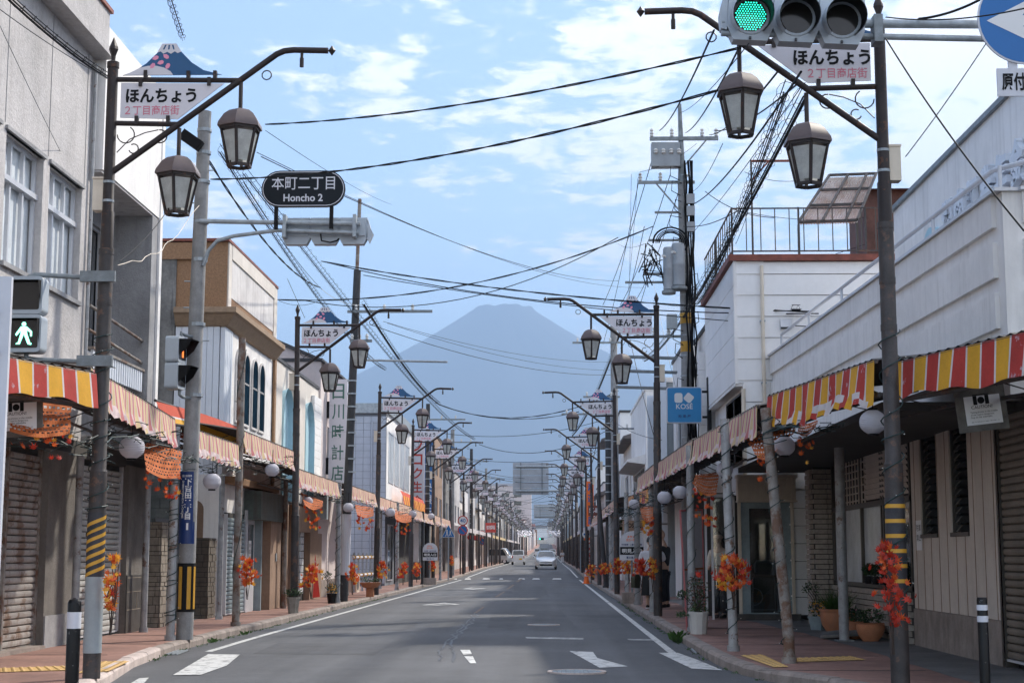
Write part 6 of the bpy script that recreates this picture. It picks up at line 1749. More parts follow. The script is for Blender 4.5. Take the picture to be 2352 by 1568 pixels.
W((1100, 1020), (1400, 985), 110, 95, 1.0, .02, 'cable drooping above the gantry sign')
W((2035, 90), (2352, 530), 13, 10.5, .06, .007, 'thin cable falling from the lamp post to the right edge')
W((2265, 100), (2080, 360), 13.5, 14.6, .02, .005, 'thin stay wire from the arrow sign to the junction box')
W((2035, 40), (2352, 20), 13, 11, .05, .006, 'wire above the signal arm at the right edge')
W((2110, 44), (2250, 0), 14, 13, .03, .012, 'thick lead curving up behind the signal arm')
W((0, 22), (255, 185), 14, 16, .03, .005, 'thin wire in front of the concrete building, upper', mt='steelwire')
W((0, 60), (150, 370), 15, 21.8, .02, .004, 'thin stay wire against the roughcast wall', mt='steelwire')
spiral(at(20, 0, Y=13), at(250, 182, Y=16.5), .04, 'coiled cable slanting past the concrete building', r=.014, rad=.06, pitch=.35)
W((275, 605), (455, 470), 16, 22.5, .22, .005, 'knotted white cord hanging from the nearest left lamp post', mt='boxcream', wob=.02)
W((275, 600), (380, 490), 16, 22, .05, .006, 'straight wire from the nearest left lamp post')
spiral(at(385, -10, Y=14), at(420, 95, Y=17), .0, 'coiled wire rising from the mountain board at the left', r=.003, rad=.06, pitch=.42)
# bundles along the right side
spiral(at(1850, 225, Y=16), at(1480, 830, Y=66), .5, 'heavy cable bundle sweeping along the right buildings', r=.017, rad=.15, pitch=.7)
spiral(at(1805, 215, Y=15.5), at(1600, 700, Y=38), .25, 'lighter coiled cable running above the clapboard house', r=.011, rad=.13, pitch=.4)
spiral(at(1612, 690, Y=36), at(1838, 712, Y=29.6), .05, 'coiled lead reaching the clapboard wall', r=.014, rad=.09, pitch=.3)
spiral(at(505, 350, Y=23), at(885, 850, Y=74), .5, 'coiled cable descending along the left roofs', r=.010, rad=.12, pitch=.5)
spiral(at(560, 400, Y=24), at(1090, 1010, Y=118), .6, 'second coiled cable descending toward the mountain', r=.009, rad=.14, pitch=.7)
spiral(at(835, 700, Y=39), at(1010, 930, Y=76), .3, 'coiled cable behind the second left lamp', r=.02, rad=.12, pitch=.5)
spiral(at(1430, 750, Y=62), at(1315, 1000, Y=110), .6, 'cable bundle descending past the right lamps', r=.03, rad=.16, pitch=.8)
W((480, 370), (735, 660), 23, 42, .35, .010, 'loose cable falling from the concrete pole to the awning', twist=2)
W((735, 660), (835, 700), 42, 39, .15, .006, 'short white cord between the left poles', mt='boxcream')
# high-voltage lines from the tall right pole toward the camera and away
for i, (p, q, l) in enumerate((((1515, 300), (1640, 70), 'left'), ((1575, 305), (1700, 105), 'second'), ((1630, 310), (1790, 160), 'third'), ((1640, 300), (1835, 190), 'right'))):
    W(p, q, 37.9, 14 + i * .3, .15, .011, 'high line from the tall right pole toward the camera, %s of four' % l)
for i, (p, q, l) in enumerate((((1508, 330), (1385, 700), 'left'), ((1540, 400), (1425, 700), 'middle'), ((1565, 420), (1460, 690), 'right'))):
    W(p, q, 37.8, 62, .3, .011, 'high line from the tall right pole to the next pole, %s of three' % l)
for i, (p, q, l) in enumerate((((1470, 400), (1385, 790), 'left'), ((1480, 520), (1400, 830), 'middle'), ((1497, 610), (1425, 800), 'right'))):
    W(p, q, 37.8, 64, .3, .009, 'service line below the high lines, %s of three' % l)
W((1590, 470), (1840, 165), 37.8, 14, .2, .012, 'sagging cable right of the tall pole')
W((1570, 520), (1700, 480), 37.8, 31, .12, .01, 'cable from the tall pole to the roof railing')
W((1620, 440), (1780, 500), 36, 31, .15, .009, 'loop of cable above the roof railing')
W((1590, 660), (1990, 560), 37.8, 30.5, .1, .006, 'thin wire rising to the rooftop hut')
W((1500, 640), (1580, 1000), 60, 37.8, .3, .006, 'thin wire dropping behind the cosmetics sign', mt='steelwire')
W((1445, 770), (1540, 1130), 60, 40, .25, .012, 'lead dropping to the right awning')
W((1400, 960), (1520, 1010), 62, 45, .15, .008, 'lead to the blue-grey building')
W((660, 640), (700, 730), 33.4, 33.4, .0, .005, 'short wire on the arched building bracket')
rr = random.Random(11)
for i in range(26):
    y = 84 + i * 11
    a = V((rr.choice((-5.4, -5.7)), y, gz(y) + rr.uniform(5.6, 8.2))); b = V((rr.choice((2.2, 2.6)), y + rr.uniform(-14, 14), gz(y) + rr.uniform(5.6, 8.8)))
    cable(a, b, rr.uniform(.3, 1.0), .014, 12, label='far black cable crossing the street above the traffic', group='far crossing cables')
for i in range(14):
    s = (-5.5, 2.5)[i % 2]; y0_ = 74 + (i // 2) * 36
    cable((s + rr.uniform(-.3, .8), y0_, gz(y0_) + rr.uniform(6.4, 8.6)), (s + rr.uniform(-.3, .8), y0_ + 38, gz(y0_ + 38) + rr.uniform(6.4, 8.6)), .5, .018, 10, label='far cable running along the row of lamps', group='far lengthwise cables')

for i, (p, q, ya, yb, l) in enumerate((((1560, 260), (1720, 100), 37.9, 13.5, 'wire from the pole top rising past the left lantern'), ((1470, 395), (1600, 330), 37.8, 37.8, 'short jumper wire left of the switch box'), ((1565, 560), (1840, 200), 37.8, 15, 'thin wire parallel to the heavy bundle'),
    ((1590, 440), (1660, 330), 37.8, 20, 'thin wire climbing right of the tall pole'), ((1500, 690), (1620, 700), 60, 36, 'thin wire from the far pole to the clapboard eave'), ((1480, 560), (1420, 560), 37.8, 62, 'loose telephone wire left of the cable loop'), ((1450, 400), (1445, 690), 37.8, 62, 'straight thin line left of the tall pole'),
    ((1465, 410), (1440, 700), 37.8, 62, 'second straight thin line left of the tall pole'), ((1710, 395), (1860, 410), 31, 31, 'wire along the roof frame'), ((1690, 560), (1740, 400), 31, 30, 'stay wire of the roof frame'), ((1990, 500), (1680, 480), 30.2, 30.2, 'slack wire across the roof railing'),
    ((610, 300), (900, 470), 23, 60, 'thin wire from the concrete pole past the name sign'), ((560, 420), (740, 665), 23.5, 41, 'hanging telephone wire behind the signal arm'), ((640, 690), (735, 690), 37.2, 38, 'bracket wire on the roof of the arched building'))):
    W(p, q, ya, yb, .12, .0055, l)
# ------------------------------------------------------------------ paper lanterns, leaves, nets, boards, pots
def paper_lantern(x, y, z, r, label, mt='lantern', group='white paper lanterns', cord=.25):
    t = thing('paper_lantern', label, 'lantern', (x, y, z - r), group)
    m = MB(); prof = []; n = 26
    for i in range(n + 1):
        f = -1 + 2 * i / n; rad = r * (1 - abs(f) ** 2.6 * .62)
        prof.append((rad * (1.0 if i % 2 else .972), f * r * .86))
    m.lathe(prof, (x, y, z), 24); m.build('shade', mt, t, smooth=20)
    m = MB()
    for s in (-1, 1): m.lathe([(r * .40, 0), (r * .40, r * .14)], (x, y, z + (s * r * .86 if s > 0 else -r * 1.0)), 14)
    m.build('rim', 'cable', t)
    m = MB(); m.tube([(x, y, z + r * .9), (x + .01, y, z + r + cord)], .006, 5); m.build('cord', 'cable', t)
    return t
def pl(px, py, Y, rp, label, **k):
    c = at(px, py, Y=Y); return paper_lantern(c.x, c.y, c.z, rp, label, **k)
pl(303, 1027, 19.3, .158, 'white paper lantern beside the nearest left lamp post')
pl(487, 1105, 24.6, .142, 'white paper lantern hanging right of the concrete pole')
pl(625, 1079, 30.0, .138, 'white paper lantern under the raised awning')
pl(706, 1152, 35.5, .13, 'white paper lantern half hidden behind the second left lamp post')
pl(800, 1165, 41.5, .14, 'white paper lantern peeping behind the dark utility pole')
pl(897, 1176, 46.0, .14, 'white paper lantern beside the third left lamp post')
pl(948, 1180, 53.0, .14, 'white paper lantern next to the middle left post')
pl(990, 1185, 68.0, .15, 'white paper lantern beyond the life sign')
pl(2005, 969, 15.6, .135, 'largest white paper lantern beside the striped right post')
pl(1802, 1024, 18.9, .130, 'white paper lantern behind the leaning post')
pl(1664, 1078, 23.0, .125, 'white paper lantern hanging from a looped cord')
pl(1562, 1130, 26.5, .125, 'white paper lantern above the pink framed board')
pl(1526, 1142, 28.6, .13, 'white paper lantern behind the second right lamp post', mt='lantern')
pl(1456, 1157, 36.0, .125, 'white paper lantern over the bus stop sign')
for i in range(6):
    y = 118 + i * 3.2
    paper_lantern(-5.9, y, gz(y) + 2.5, .2, 'far red and white festival lantern under the left awning', 'lanternred', 'far red lanterns')

# maple leaves: one shared mesh per colour, every leaf an object
def leafmesh(mt):
    m = MB(); P = []
    tips = [(90, 1.0), (45, .92), (135, .92), (5, .72), (175, .72), (-40, .42), (-140, .42)]
    tips = sorted(tips, key=lambda q: q[0])
    for i, (a, r) in enumerate(tips):
        P.append((r * math.cos(R(a)), r * math.sin(R(a)), -.12 * r))
        b = tips[(i + 1) % len(tips)][0]
        mid = (a + b) / 2 if b > a else (a + b + 360) / 2
        P.append((.34 * math.cos(R(mid)), .34 * math.sin(R(mid)), .0))
    n = len(P); m.add([(0, 0, .06)] + P, [(0, 1 + i, 1 + (i + 1) % n) for i in range(n)])
    return m.mesh('leaf', mt)
LEAF = {c: leafmesh(c) for c in ('leafr', 'leafo', 'leafy')}
LR = random.Random(21)
def leaf_at(parent, p, s, colours):
    e = (LR.uniform(-1.2, 1.6), LR.uniform(-.8, .8), LR.uniform(0, 6.28))
    o = piece('leaf', LEAF[LR.choice(colours)], parent, p, (R(90) + LR.uniform(-.8, .8), LR.uniform(-.9, .9), LR.uniform(-1.2, 1.2)), (s, s, s))
    return o
def bunch(px, py, Y, w_, h_, n, label, colours=('leafr', 'leafo', 'leafo', 'leafy'), ls=.062, lean=0, group='autumn leaf bunches', stem=True):
    c = at(px, py, Y=Y); t = thing('maple_leaf_bunch', label, 'leaves', (c.x, c.y, c.z - h_ / 2), group)
    n = int(n * 1.75); ls *= 1.05
    for i in range(n):
        u = LR.gauss(0, .30); v = LR.uniform(-.5, .5)
        k = 1.0 - .55 * abs(v + .05) * 1.6
        p = (c.x + u * w_ * k + lean * v * w_, c.y + LR.gauss(0, .22) * w_, c.z + v * h_)
        leaf_at(t, p, ls * LR.uniform(.75, 1.3), colours)
    if stem:
        m = MB(); rr_ = random.Random(int(px))
        for k in range(5):
            m.tube([(c.x + rr_.uniform(-.02, .02), c.y, c.z - h_ * .5 - .25), (c.x + rr_.uniform(-.05, .05), c.y, c.z - h_ * .2), (c.x + rr_.uniform(-.3, .3) * w_, c.y + rr_.uniform(-.05, .05), c.z + h_ * rr_.uniform(.1, .45))], .005, 4)
        m.build('twigs', 'stem', t)
    return t
O3 = ('leafr', 'leafo', 'leafo', 'leafy'); RD = ('leafr', 'leafr', 'leafr', 'leafo'); YL = ('leafy', 'leafy', 'leafo', 'leafr')
bunch(258, 1338, 15.6, .15, .52, 42, 'red and orange leaf bunch tied to the striped left lamp post', O3, .050, lean=.25)
bunch(570, 1311, 27.1, .26, .46, 44, 'round orange leaf bunch on the rusty post', O3, .068)
bunch(714, 1322, 33.0, .32, .46, 44, 'orange leaf bunch on the second left lamp post', O3, .07, lean=.6)
bunch(810, 1318, 38.9, .22, .50, 36, 'red to yellow leaf bunch beside the dark utility pole', O3, .075)
bunch(877, 1308, 48.7, .34, .50, 36, 'orange leaf bunch on the third left lamp post', O3, .08)
bunch(926, 1309, 55.3, .32, .52, 36, 'orange leaf bunch on the middle left post', O3, .085, lean=.4)
bunch(957, 1307, 61.5, .30, .50, 30, 'orange leaf bunch on the fourth left lamp post', O3, .09)
bunch(993, 1300, 72.8, .25, .42, 24, 'small orange leaf bunch by the bus stop sign on the left', O3, .10)
bunch(1038, 1287, 85.6, .22, .50, 22, 'orange leaf bunch on the fifth left lamp post', O3, .10)
bunch(2045, 1340, 14.2, .24, .74, 64, 'large crimson leaf bunch tied to the striped right lamp post', RD, .052, lean=-.35)
bunch(1682, 1315, 20.0, .42, .42, 62, 'orange and red leaf bunch on the near right grey post', O3, .068)
bunch(1474, 1303, 33.9, .34, .34, 46, 'crimson leaf bunch in front of the woman in white', RD, .068)
bunch(1499, 1305, 31.7, .16, .42, 30, 'yellow leaf bunch on the second right lamp post', YL, .060)
bunch(1445, 1300, 41.0, .30, .36, 36, 'mixed yellow and red leaf bunch by the bus stop', YL, .075)
bunch(1418, 1300, 50.0, .42, .46, 50, 'broad golden leaf bunch on the third right lamp post', YL, .08)
bunch(1388, 1306, 56.0, .42, .36, 40, 'orange leaf bunch hanging right of the traffic cone', O3, .085)
bunch(1358, 1312, 70.0, .45, .5, 26, 'far orange leaf bunch beside the traffic cone', O3, .10)

def net(corners, Y0, Y1, label, n=13, k=9, leaves=16, droop=.3, colours=O3, ls=.06):
    """orange slit net decoration hanging under an awning, with maple leaves below it"""
    A, B, C, D = [at(x, y, Y=q) for (x, y), q in zip(corners, (Y1, Y1, Y0, Y0))]
    t = thing('leaf_net', label, 'decoration', (A + B + C + D) / 4, 'orange leaf nets')
    def p(u, v):
        q = A.lerp(B, u).lerp(D.lerp(C, u), v)
        return q - UZ * (droop * .2 * math.sin(u * math.pi) * v) + V((0, .02 * math.sin(u * 20 + v * 9), .012 * math.sin(v * 16)))
    m = MB()
    for j in range(k):
        v0, v1 = j / k, (j + .62) / k
        rows = [[p(i / (2 * n), v0), p(i / (2 * n), v1)] for i in range(2 * n + 1)]
        m.grid(rows)
        if j < k - 1:
            for i in range(n):
                u0 = (i + (.5 if j % 2 else 0)) / n; u1 = min(1, u0 + .45 / n)
                if u0 >= 1: continue
                m.add([p(u0, v1), p(u1, v1), p(u1, (j + 1) / k), p(u0, (j + 1) / k)], [(0, 1, 2, 3)])
    m.build('netting', 'net', t)
    for i in range(leaves):
        u = LR.random(); q = p(u, .9) - UZ * LR.uniform(0, droop) + V((0, LR.uniform(-.05, .05), 0)); leaf_at(t, q, ls * LR.uniform(.8, 1.3), colours)
    return t
net([(30, 905), (165, 925), (160, 1000), (20, 995)], 14.6, 16.0, 'orange leaf net behind the left caution board', leaves=14, ls=.05, droop=.25)
net([(330, 1015), (418, 1035), (412, 1100), (335, 1082)], 19.6, 21.8, 'orange leaf net between the first lantern and the concrete pole', leaves=24, ls=.055)
net([(690, 1130), (742, 1150), (740, 1165), (700, 1160)], 34, 37, 'orange leaf net by the second left lamp post', leaves=26, ls=.07, droop=.45)
net([(815, 1158), (858, 1165), (858, 1185), (820, 1182)], 40, 44, 'orange leaf net beneath the awning of the grey tiled building', leaves=26, ls=.08, droop=.35)
net([(905, 1170), (945, 1180), (945, 1198), (908, 1192)], 48, 54, 'orange leaf net near the middle left post', leaves=18, ls=.08, droop=.4)
net([(1712, 1005), (1835, 980), (1780, 1040), (1742, 1055)], 18.6, 20.5, 'orange leaf net beside the leaning post', leaves=14, ls=.05, droop=.30)
net([(1598, 1090), (1652, 1085), (1645, 1138), (1590, 1110)], 23.5, 25.0, 'orange leaf net above the glass door', leaves=30, ls=.06, droop=.5)
net([(1470, 1165), (1500, 1160), (1500, 1195), (1475, 1190)], 30, 34, 'orange leaf net over the two people', leaves=24, ls=.07, droop=.3)
net([(1835, 978), (1880, 965), (1870, 985), (1830, 995)], 18.0, 19.5, 'small orange leaf net behind the corner lantern', leaves=10, ls=.05, droop=.35)

# dark string-light tangles under the awnings
def tangle(px, py, Y, w_, h_, n, label):
    c = at(px, py, Y=Y); m = MB(); rr_ = random.Random(int(px * 3 + py))
    for k in range(int(n * .7)):
        P = [(c.x + rr_.uniform(-.5, .35) * w_, c.y + rr_.uniform(-.6, .6), c.z - .08 + rr_.uniform(-.5, .3) * h_)]
        for i in range(5): P.append((max(c.x - .6 * w_, min(c.x + .4 * w_, P[-1][0] + rr_.uniform(-.18, .18) * w_)), P[-1][1] + rr_.uniform(-.3, .3), min(c.z + .02, P[-1][2] + rr_.uniform(-.2, .2) * h_)))
        m.tube(P, .0055, 4, cap=False)
    return m.build('light_tangle', 'cableg', label=label, cat='string lights', group='tangled string lights')
tangle(180, 985, 15.8, 1.0, .35, 26, 'tangle of dark string lights behind the left caution board')
tangle(330, 985, 19.6, 1.0, .30, 26, 'tangle of dark string lights above the first lantern')
tangle(390, 1040, 21.5, .8, .35, 20, 'tangle of dark string lights before the concrete pole')
tangle(500, 1065, 25.5, .9, .30, 22, 'tangle of dark string lights above the second lantern')
tangle(640, 1050, 30.5, .9, .35, 26, 'tangle of dark string lights under the raised awning')
tangle(760, 1130, 38, .8, .3, 22, 'tangle of dark string lights by the dark utility pole')
tangle(840, 1150, 43, .9, .3, 24, 'tangle of dark string lights under the grey building awning')
tangle(930, 1165, 52, 1.0, .3, 24, 'tangle of dark string lights near the fourth left lamp')
tangle(1860, 960, 17.5, .9, .2, 20, 'tangle of dark string lights on the right corner')
tangle(1500, 1135, 31, .9, .35, 28, 'tangle of dark string lights at the second right lamp')
tangle(1440, 1165, 40, .9, .35, 26, 'tangle of dark string lights over the bus stop')

# caution boards
def caution(c4, Y, label, tilt):
    A, B, C, D = [at(x, y, Y=Y) for x, y in c4]
    ex = (B - A); w_ = ex.length; ex = ex.normalized(); ey = (A - D); h_ = ey.length; ey = ey.normalized(); nz = ex.cross(ey)
    if nz.y > 0: nz = -nz
    t = thing('caution_board', label, 'sign', D)
    m = MB(); m.prism([(-.02 * 1, -.02), (w_ + .02, -.02), (w_ + .02, h_ + .02), (-.02, h_ + .02)], D, ex, ey, -nz, .015); m.build('wooden_board', 'wood', t)
    d = D + nz * .004; ins = .06
    m = MB(); m.prism([(ins, ins * .7), (w_ - ins * .6, ins * .7), (w_ - ins * .6, h_ - ins * 1.2), (ins, h_ - ins * 1.2)], d, ex, ey, nz, .003); sh_ = m.build('paper', 'paper', t)
    d = D + nz * .010; W2 = w_ - ins * 1.6; x0 = ins
    m = MB()
    def rect(a, b, c, e, lift=0): m.ngon([d + nz * lift + ex * p + ey * q for p, q in ((a, c), (b, c), (b, e), (a, e))])
    cxm = x0 + W2 * .47; cz = h_ * .70
    rect(cxm - .075, cxm - .038, cz - .04, cz + .045); rect(cxm + .038, cxm + .075, cz - .04, cz + .045); rect(cxm - .075, cxm + .075, cz + .05, cz + .058)
    m.ngon([d + ex * (cxm + .034 * math.cos(i * .4488)) + ey * (cz + .034 * math.sin(i * .4488)) for i in range(14)])
    text(m, 'CAUTION!', d + ex * (cxm - .10) + ey * (h_ * .50), .20, ex=ex, ey=ey, bold=.0)
    for i, l in enumerate(('Taking photos in the middle', 'of the road is dangerous.', 'Stay on the sidewalks.')):
        text(m, l, d + ex * (x0 + W2 * .13) + ey * (h_ * (.385 - i * .062)), W2 * (.76, .66, .60)[i], ex=ex, ey=ey, bold=.0)
    text(m, '車道に出ての撮影は危ないので歩道での撮影をお願いします', d + ex * (x0 + W2 * .13) + ey * (h_ * .17), W2 * .78, ex=ex, ey=ey, bold=0)
    m.build('print', 'black', sh_, kind='stuff')
    m = MB()
    for f in (.1, .9): m.tube([D + ex * w_ * f + ey * h_, D + ex * w_ * f + ey * (h_ + .28)], .004, 4)
    m.build('hanging_wire', 'cable', t)
caution([(2195, 897), (2300, 885), (2317, 980), (2209, 990)], 14.9, 'white camera caution board hanging under the right awning', 0)
caution([(-18, 912), (93, 905), (93, 992), (-18, 1002)], 15.0, 'white camera caution board hanging under the left awning', 0)

# roadside board at the left edge, close to the camera
A_ = at(28, 640, Y=8.5); m0 = thing('standing_signboard', 'white standing signboard cut off by the left edge', 'sign', (A_.x - .2, 8.5, 0))
m = MB(); a = at(27, 635, Y=8.5); b = at(0, 1480, Y=8.5)
m.add([(a.x, 8.5, a.z), (at(-4, 1300, Y=8.5).x, 8.5, .55), (a.x - .6, 8.42, .55), (a.x - .6, 8.42, a.z), (a.x, 8.53, a.z), (at(-4, 1300, Y=8.5).x, 8.53, .55), (a.x - .6, 8.45, .55), (a.x - .6, 8.45, a.z)], [(3, 2, 1, 0), (4, 5, 6, 7), (0, 1, 5, 4), (3, 0, 4, 7)]); pn = m.build('panel', 'reflect', m0)
m = MB()
for i, ch in enumerate('本町通り'): text(m, ch, (a.x - .42 - i * .004, 8.452, a.z - .34 - i * .26), .38, h=.19, bold=.03)
m.build('lettering', 'black', pn)
m = MB(); m.tube([(a.x - .35, 8.5, 0), (a.x - .35, 8.5, .6)], .03, 8); m.build('stand', 'galv', m0)

# bollards
def bollard(px, py, Y, h_, r, label, bands, dome):
    c = at(px, py, Y=Y); zb = c.z - h_; t = thing('bollard', label, 'bollard', (c.x, Y, zb))
    m = MB(); m.lathe([(r, 0), (r, h_ - r * .9), (r * .95, h_ - r * .6), (r * .75, h_ - r * .25), (r * .4, h_ - .01), (.01, h_)] if dome else [(r, 0), (r, h_ - .02), (r * .9, h_), (.01, h_)], (c.x, Y, zb), 20); m.build('post', 'bollard', t, smooth=40)
    for (z0_, z1_) in bands:
        m = MB(); m.lathe([(r + .003, z0_), (r + .003, z1_)], (c.x, Y, zb), 20, cap=False); m.build('reflective_band', 'reflect', t, smooth=40)
bollard(172, 1372, 13.6, .86, .058, 'black domed bollard with a scuffed white band on the left', [(.60, .74)], True)
bollard(2255, 1371, 13.2, .86, .043, 'black bollard with two white bands on the right', [(.66, .71), (.755, .80)], False)

# pots and plants
def leafblob(parent, c, rx, ry, rz, n, s, mats, rnd_, name='leaf'):
    m = MB()
    for i in range(n):
        while True:
            q = V((rnd_.uniform(-1, 1), rnd_.uniform(-1, 1), rnd_.uniform(-1, 1)))
            if q.length < 1: break
        p = V((c[0] + q.x * rx, c[1] + q.y * ry, c[2] + q.z * rz)); d = V((rnd_.uniform(-1, 1), rnd_.uniform(-1, 1), rnd_.uniform(-.2, 1))).normalized()
        u = d.orthogonal().normalized(); L = s * rnd_.uniform(.6, 1.4)
        m.add([p, p + d * L * .5 + u * L * .22, p + d * L, p + d * L * .5 - u * L * .22], [(0, 1, 2, 3)], rnd_.randrange(len(mats)))
    return m.build('foliage', mats, parent, kind='stuff')
def pot(name, label, x, y, zb, r0, r1, h_, mt, plant=None, prof=None, cat='plant pot', n=18):
    t = thing(name, label, cat, (x, y, zb)); m = MB()
    m.lathe(prof or [(r0, 0), (r1, h_ * .9), (r1 * 1.07, h_ * .9), (r1 * 1.07, h_), (r1 * .95, h_), (r1 * .93, h_ * .9)], (x, y, zb), n); m.build('pot', mt, t, smooth=35)
    m = MB(); m.lathe([(.001, h_ * .89), (r1 * .94, h_ * .89)], (x, y, zb), n, cap=False); m.build('soil', 'soil', t)
    rnd_ = random.Random(int(x * 100 + y))
    if plant == 'shrub':
        leafblob(t, (x, y, zb + h_ + .28), r1 * 1.1, r1 * 1.1, .30, 420, .05, ['leafdg', 'leafdg', 'leafg', 'stem', 'redtrim'], rnd_)
        leafblob(t, (x - r1 * 1.5, y, zb + h_ + .25), r1 * .7, r1 * .6, .07, 120, .045, ['leafdg', 'leafg'], rnd_)
        leafblob(t, (x - r1 * 1.6, y, zb + h_ - .05), r1 * .6, r1 * .5, .05, 90, .045, ['leafdg', 'leafg'], rnd_)
        leafblob(t, (x, y, zb + h_ + .03), r1, r1, .05, 100, .05, ['leafg'], rnd_)
        m = MB()
        for k in range(5): m.tube([(x + rnd_.uniform(-.04, .04), y, zb + h_ * .9), (x + rnd_.uniform(-.1, .1), y, zb + h_ + .4)], .008, 5)
        m.tube([(x, y, zb + h_), (x - r1 * 1.2, y, zb + h_ + .2), (x - r1 * 1.9, y, zb + h_ + .27)], .007, 5)
        m.build('branches', 'stem', t)
    if plant == 'feather':
        m = MB()
        for i in range(420):
            a = rnd_.uniform(0, 6.28); el = rnd_.uniform(.5, 1.5); L = rnd_.uniform(.22, .48)
            b = V((x + rnd_.uniform(-.6, .6) * r1, y + rnd_.uniform(-.6, .6) * r1, zb + h_)); d = V((math.cos(a) * math.cos(el), math.sin(a) * math.cos(el), math.sin(el)))
            s_ = d.orthogonal().normalized() * .006; m.add([b - s_, b + s_, b + d * L + UZ * -.02], [(0, 1, 2)])
        m.build('foliage', 'grassg', t, kind='stuff')
    if plant == 'low':
        leafblob(t, (x, y, zb + h_ + .08), r1 * 1.15, r1 * 1.1, .10, 240, .055, ['leafdg', 'leafg', 'leafdg'], rnd_); leafblob(t, (x, y, zb + h_ + .1), r1, r1, .1, 14, .03, ['pink'], rnd_)
    if plant == 'vine':
        leafblob(t, (x, y, zb + h_ + .12), r1 * 1.1, r1, .14, 160, .06, ['leafdg', 'leafg', 'leafy'], rnd_); leafblob(t, (x - .12, y, zb + h_ + .45), r1 * 1.0, r1 * .7, .10, 60, .06, ['leafdg', 'leafg'], rnd_)
        m = MB()
        for k in range(4): m.tube([(x, y, zb + h_), (x - .1 * k * .4, y, zb + h_ + .3), (x - .12 - .05 * k, y, zb + h_ + .5)], .005, 4)
        m.build('stems', 'stem', t)
    return t
q = at(1605, 1455, z=KH); pot('plant_pot', 'tall white plastic pot with a dark shrub on the right pavement', q.x, q.y, KH, .125, .155, .34, 'potw', 'shrub', cat='potted plant', n=10)
q = at(1925, 1452, z=KH); pot('plant_pot', 'round terracotta pot with a feathery green plant', q.x, q.y, KH, .20, .27, .36, 'terra', 'feather', prof=[(.17, 0), (.25, .12), (.28, .25), (.27, .33), (.30, .335), (.30, .37), (.26, .37)], cat='potted plant')
q = at(1890, 1448, z=KH); pot('plant_pot', 'small blue-grey box planter with climbing stems', q.x, q.y + .3, KH, .14, .18, .22, 'shut3', 'vine', cat='potted plant', n=4)
q = at(2000, 1472, z=KH); pot('plant_pot', 'wide terracotta bowl at the foot of the display window', q.x, q.y, KH, .13, .2, .26, 'terra', 'low', prof=[(.11, 0), (.18, .10), (.205, .19), (.20, .24), (.21, .25), (.19, .26)], cat='potted plant')
q = at(1983, 1468, z=KH); pot('plant_pot', 'slim terracotta pot behind the wide bowl', q.x - .06, q.y + .25, KH, .09, .12, .25, 'terra', 'low', cat='potted plant')
q = at(603, 1383, z=KH + .09); pot('plant_pot', 'grey weathered pot standing on a concrete block', q.x, q.y, KH + .10, .11, .17, .30, 'potg')
cb = thing('concrete_block', 'hollow concrete block under the grey pot', 'block', (q.x, q.y, KH))
m = MB(); m.box(q.x - .2, q.x + .2, q.y - .1, q.y + .1, KH, KH + .10); m.build('block', 'block', cb)
for k in range(3):
    m = MB(); m.box(q.x - .15 + k * .11, q.x - .08 + k * .11, q.y - .104, q.y - .1, KH + .03, KH + .07); m.build('hole', 'dark', cb)
br = thing('broom', 'long thin broom leaning on the tan wall above the grey pot', 'broom', (q.x + .05, q.y + .3, KH))
m = MB(); m.tube([(q.x + .12, q.y, KH + .35), (q.x - .02, q.y + .5, KH + 1.35)], .01, 6); m.build('handle', 'stem', br)
m = MB(); m.tube([(q.x - .02, q.y + .5, KH + 1.33), (q.x - .05, q.y + .55, KH + 1.62)], [.015, .04], 8); m.build('bristles', 'plinth', br)
q = at(673, 1408, z=KH); pot('plant_pot', 'greenish square pot at the second left lamp post', q.x, q.y, KH, .10, .14, .34, 'potg', 'low', cat='potted plant', n=6)
q = at(762, 1385, z=KH); pot('plant_pot', 'black pot with stems against the dark utility pole', q.x, q.y, KH, .10, .13, .25, 'bollard', 'vine', cat='potted plant')
q = at(850, 1370, z=KH); pot('plant_pot', 'brown bowl planter on a stand beside the third left lamp', q.x, q.y, KH, .14, .30, .42, 'terra', 'low', prof=[(.12, 0), (.12, .26), (.22, .28), (.31, .40), (.33, .42), (.28, .42)], cat='potted plant')
bn = thing('banner_flag', 'red triangular banner leaning on the tan pier', 'banner', at(722, 1380, z=KH))
m = MB(); m.add([at(724, 1270, Y=37.5), at(735, 1370, Y=37.5), at(718, 1372, Y=37.5)], [(0, 1, 2)]); m.build('cloth', 'awnr', bn)
# weeds along the gutters
def weeds(P, label, n, s):
    m = MB(); rr_ = random.Random(len(P) * 7 + n)
    for (x, y) in P:
        for k in range(n):
            b = V((x + rr_.uniform(-.05, .05), y + rr_.uniform(-.2, .2), gz(y))); a = rr_.uniform(0, 6.28); L = s * rr_.uniform(.4, 1.5)
            d = V((math.cos(a) * .7, math.sin(a) * .7, rr_.uniform(.3, 1))).normalized(); u = d.orthogonal().normalized() * L * .22
            m.add([b, b + d * L * .5 + u, b + d * L, b + d * L * .5 - u], [(0, 1, 2, 3)], rr_.randrange(2))
    return m.build('weeds', ['leafg', 'grassg'], label=label, cat='weeds', kind='stuff')
rr = random.Random(8)
weeds([(ip(y, LK_) + .06, y) for y in [19.5 + i * .45 + rr.uniform(0, .3) for i in range(70)] if rr.random() < .75], 'small green weeds along the left gutter', 9, .035)
weeds([(ip(y, RK_) - .05, y) for y in [16 + i * .5 + rr.uniform(0, .3) for i in range(60)] if rr.random() < .7], 'small green weeds along the right gutter', 9, .035)
weeds([(2.0, 24.6), (2.0, 24.9), (2.02, 25.1)], 'tall weed clump in the gutter by the white pot', 26, .16)
weeds([(-5.15, 24.4), (-5.15, 26.8)], 'bright weed tuft at the left kerb', 14, .08)

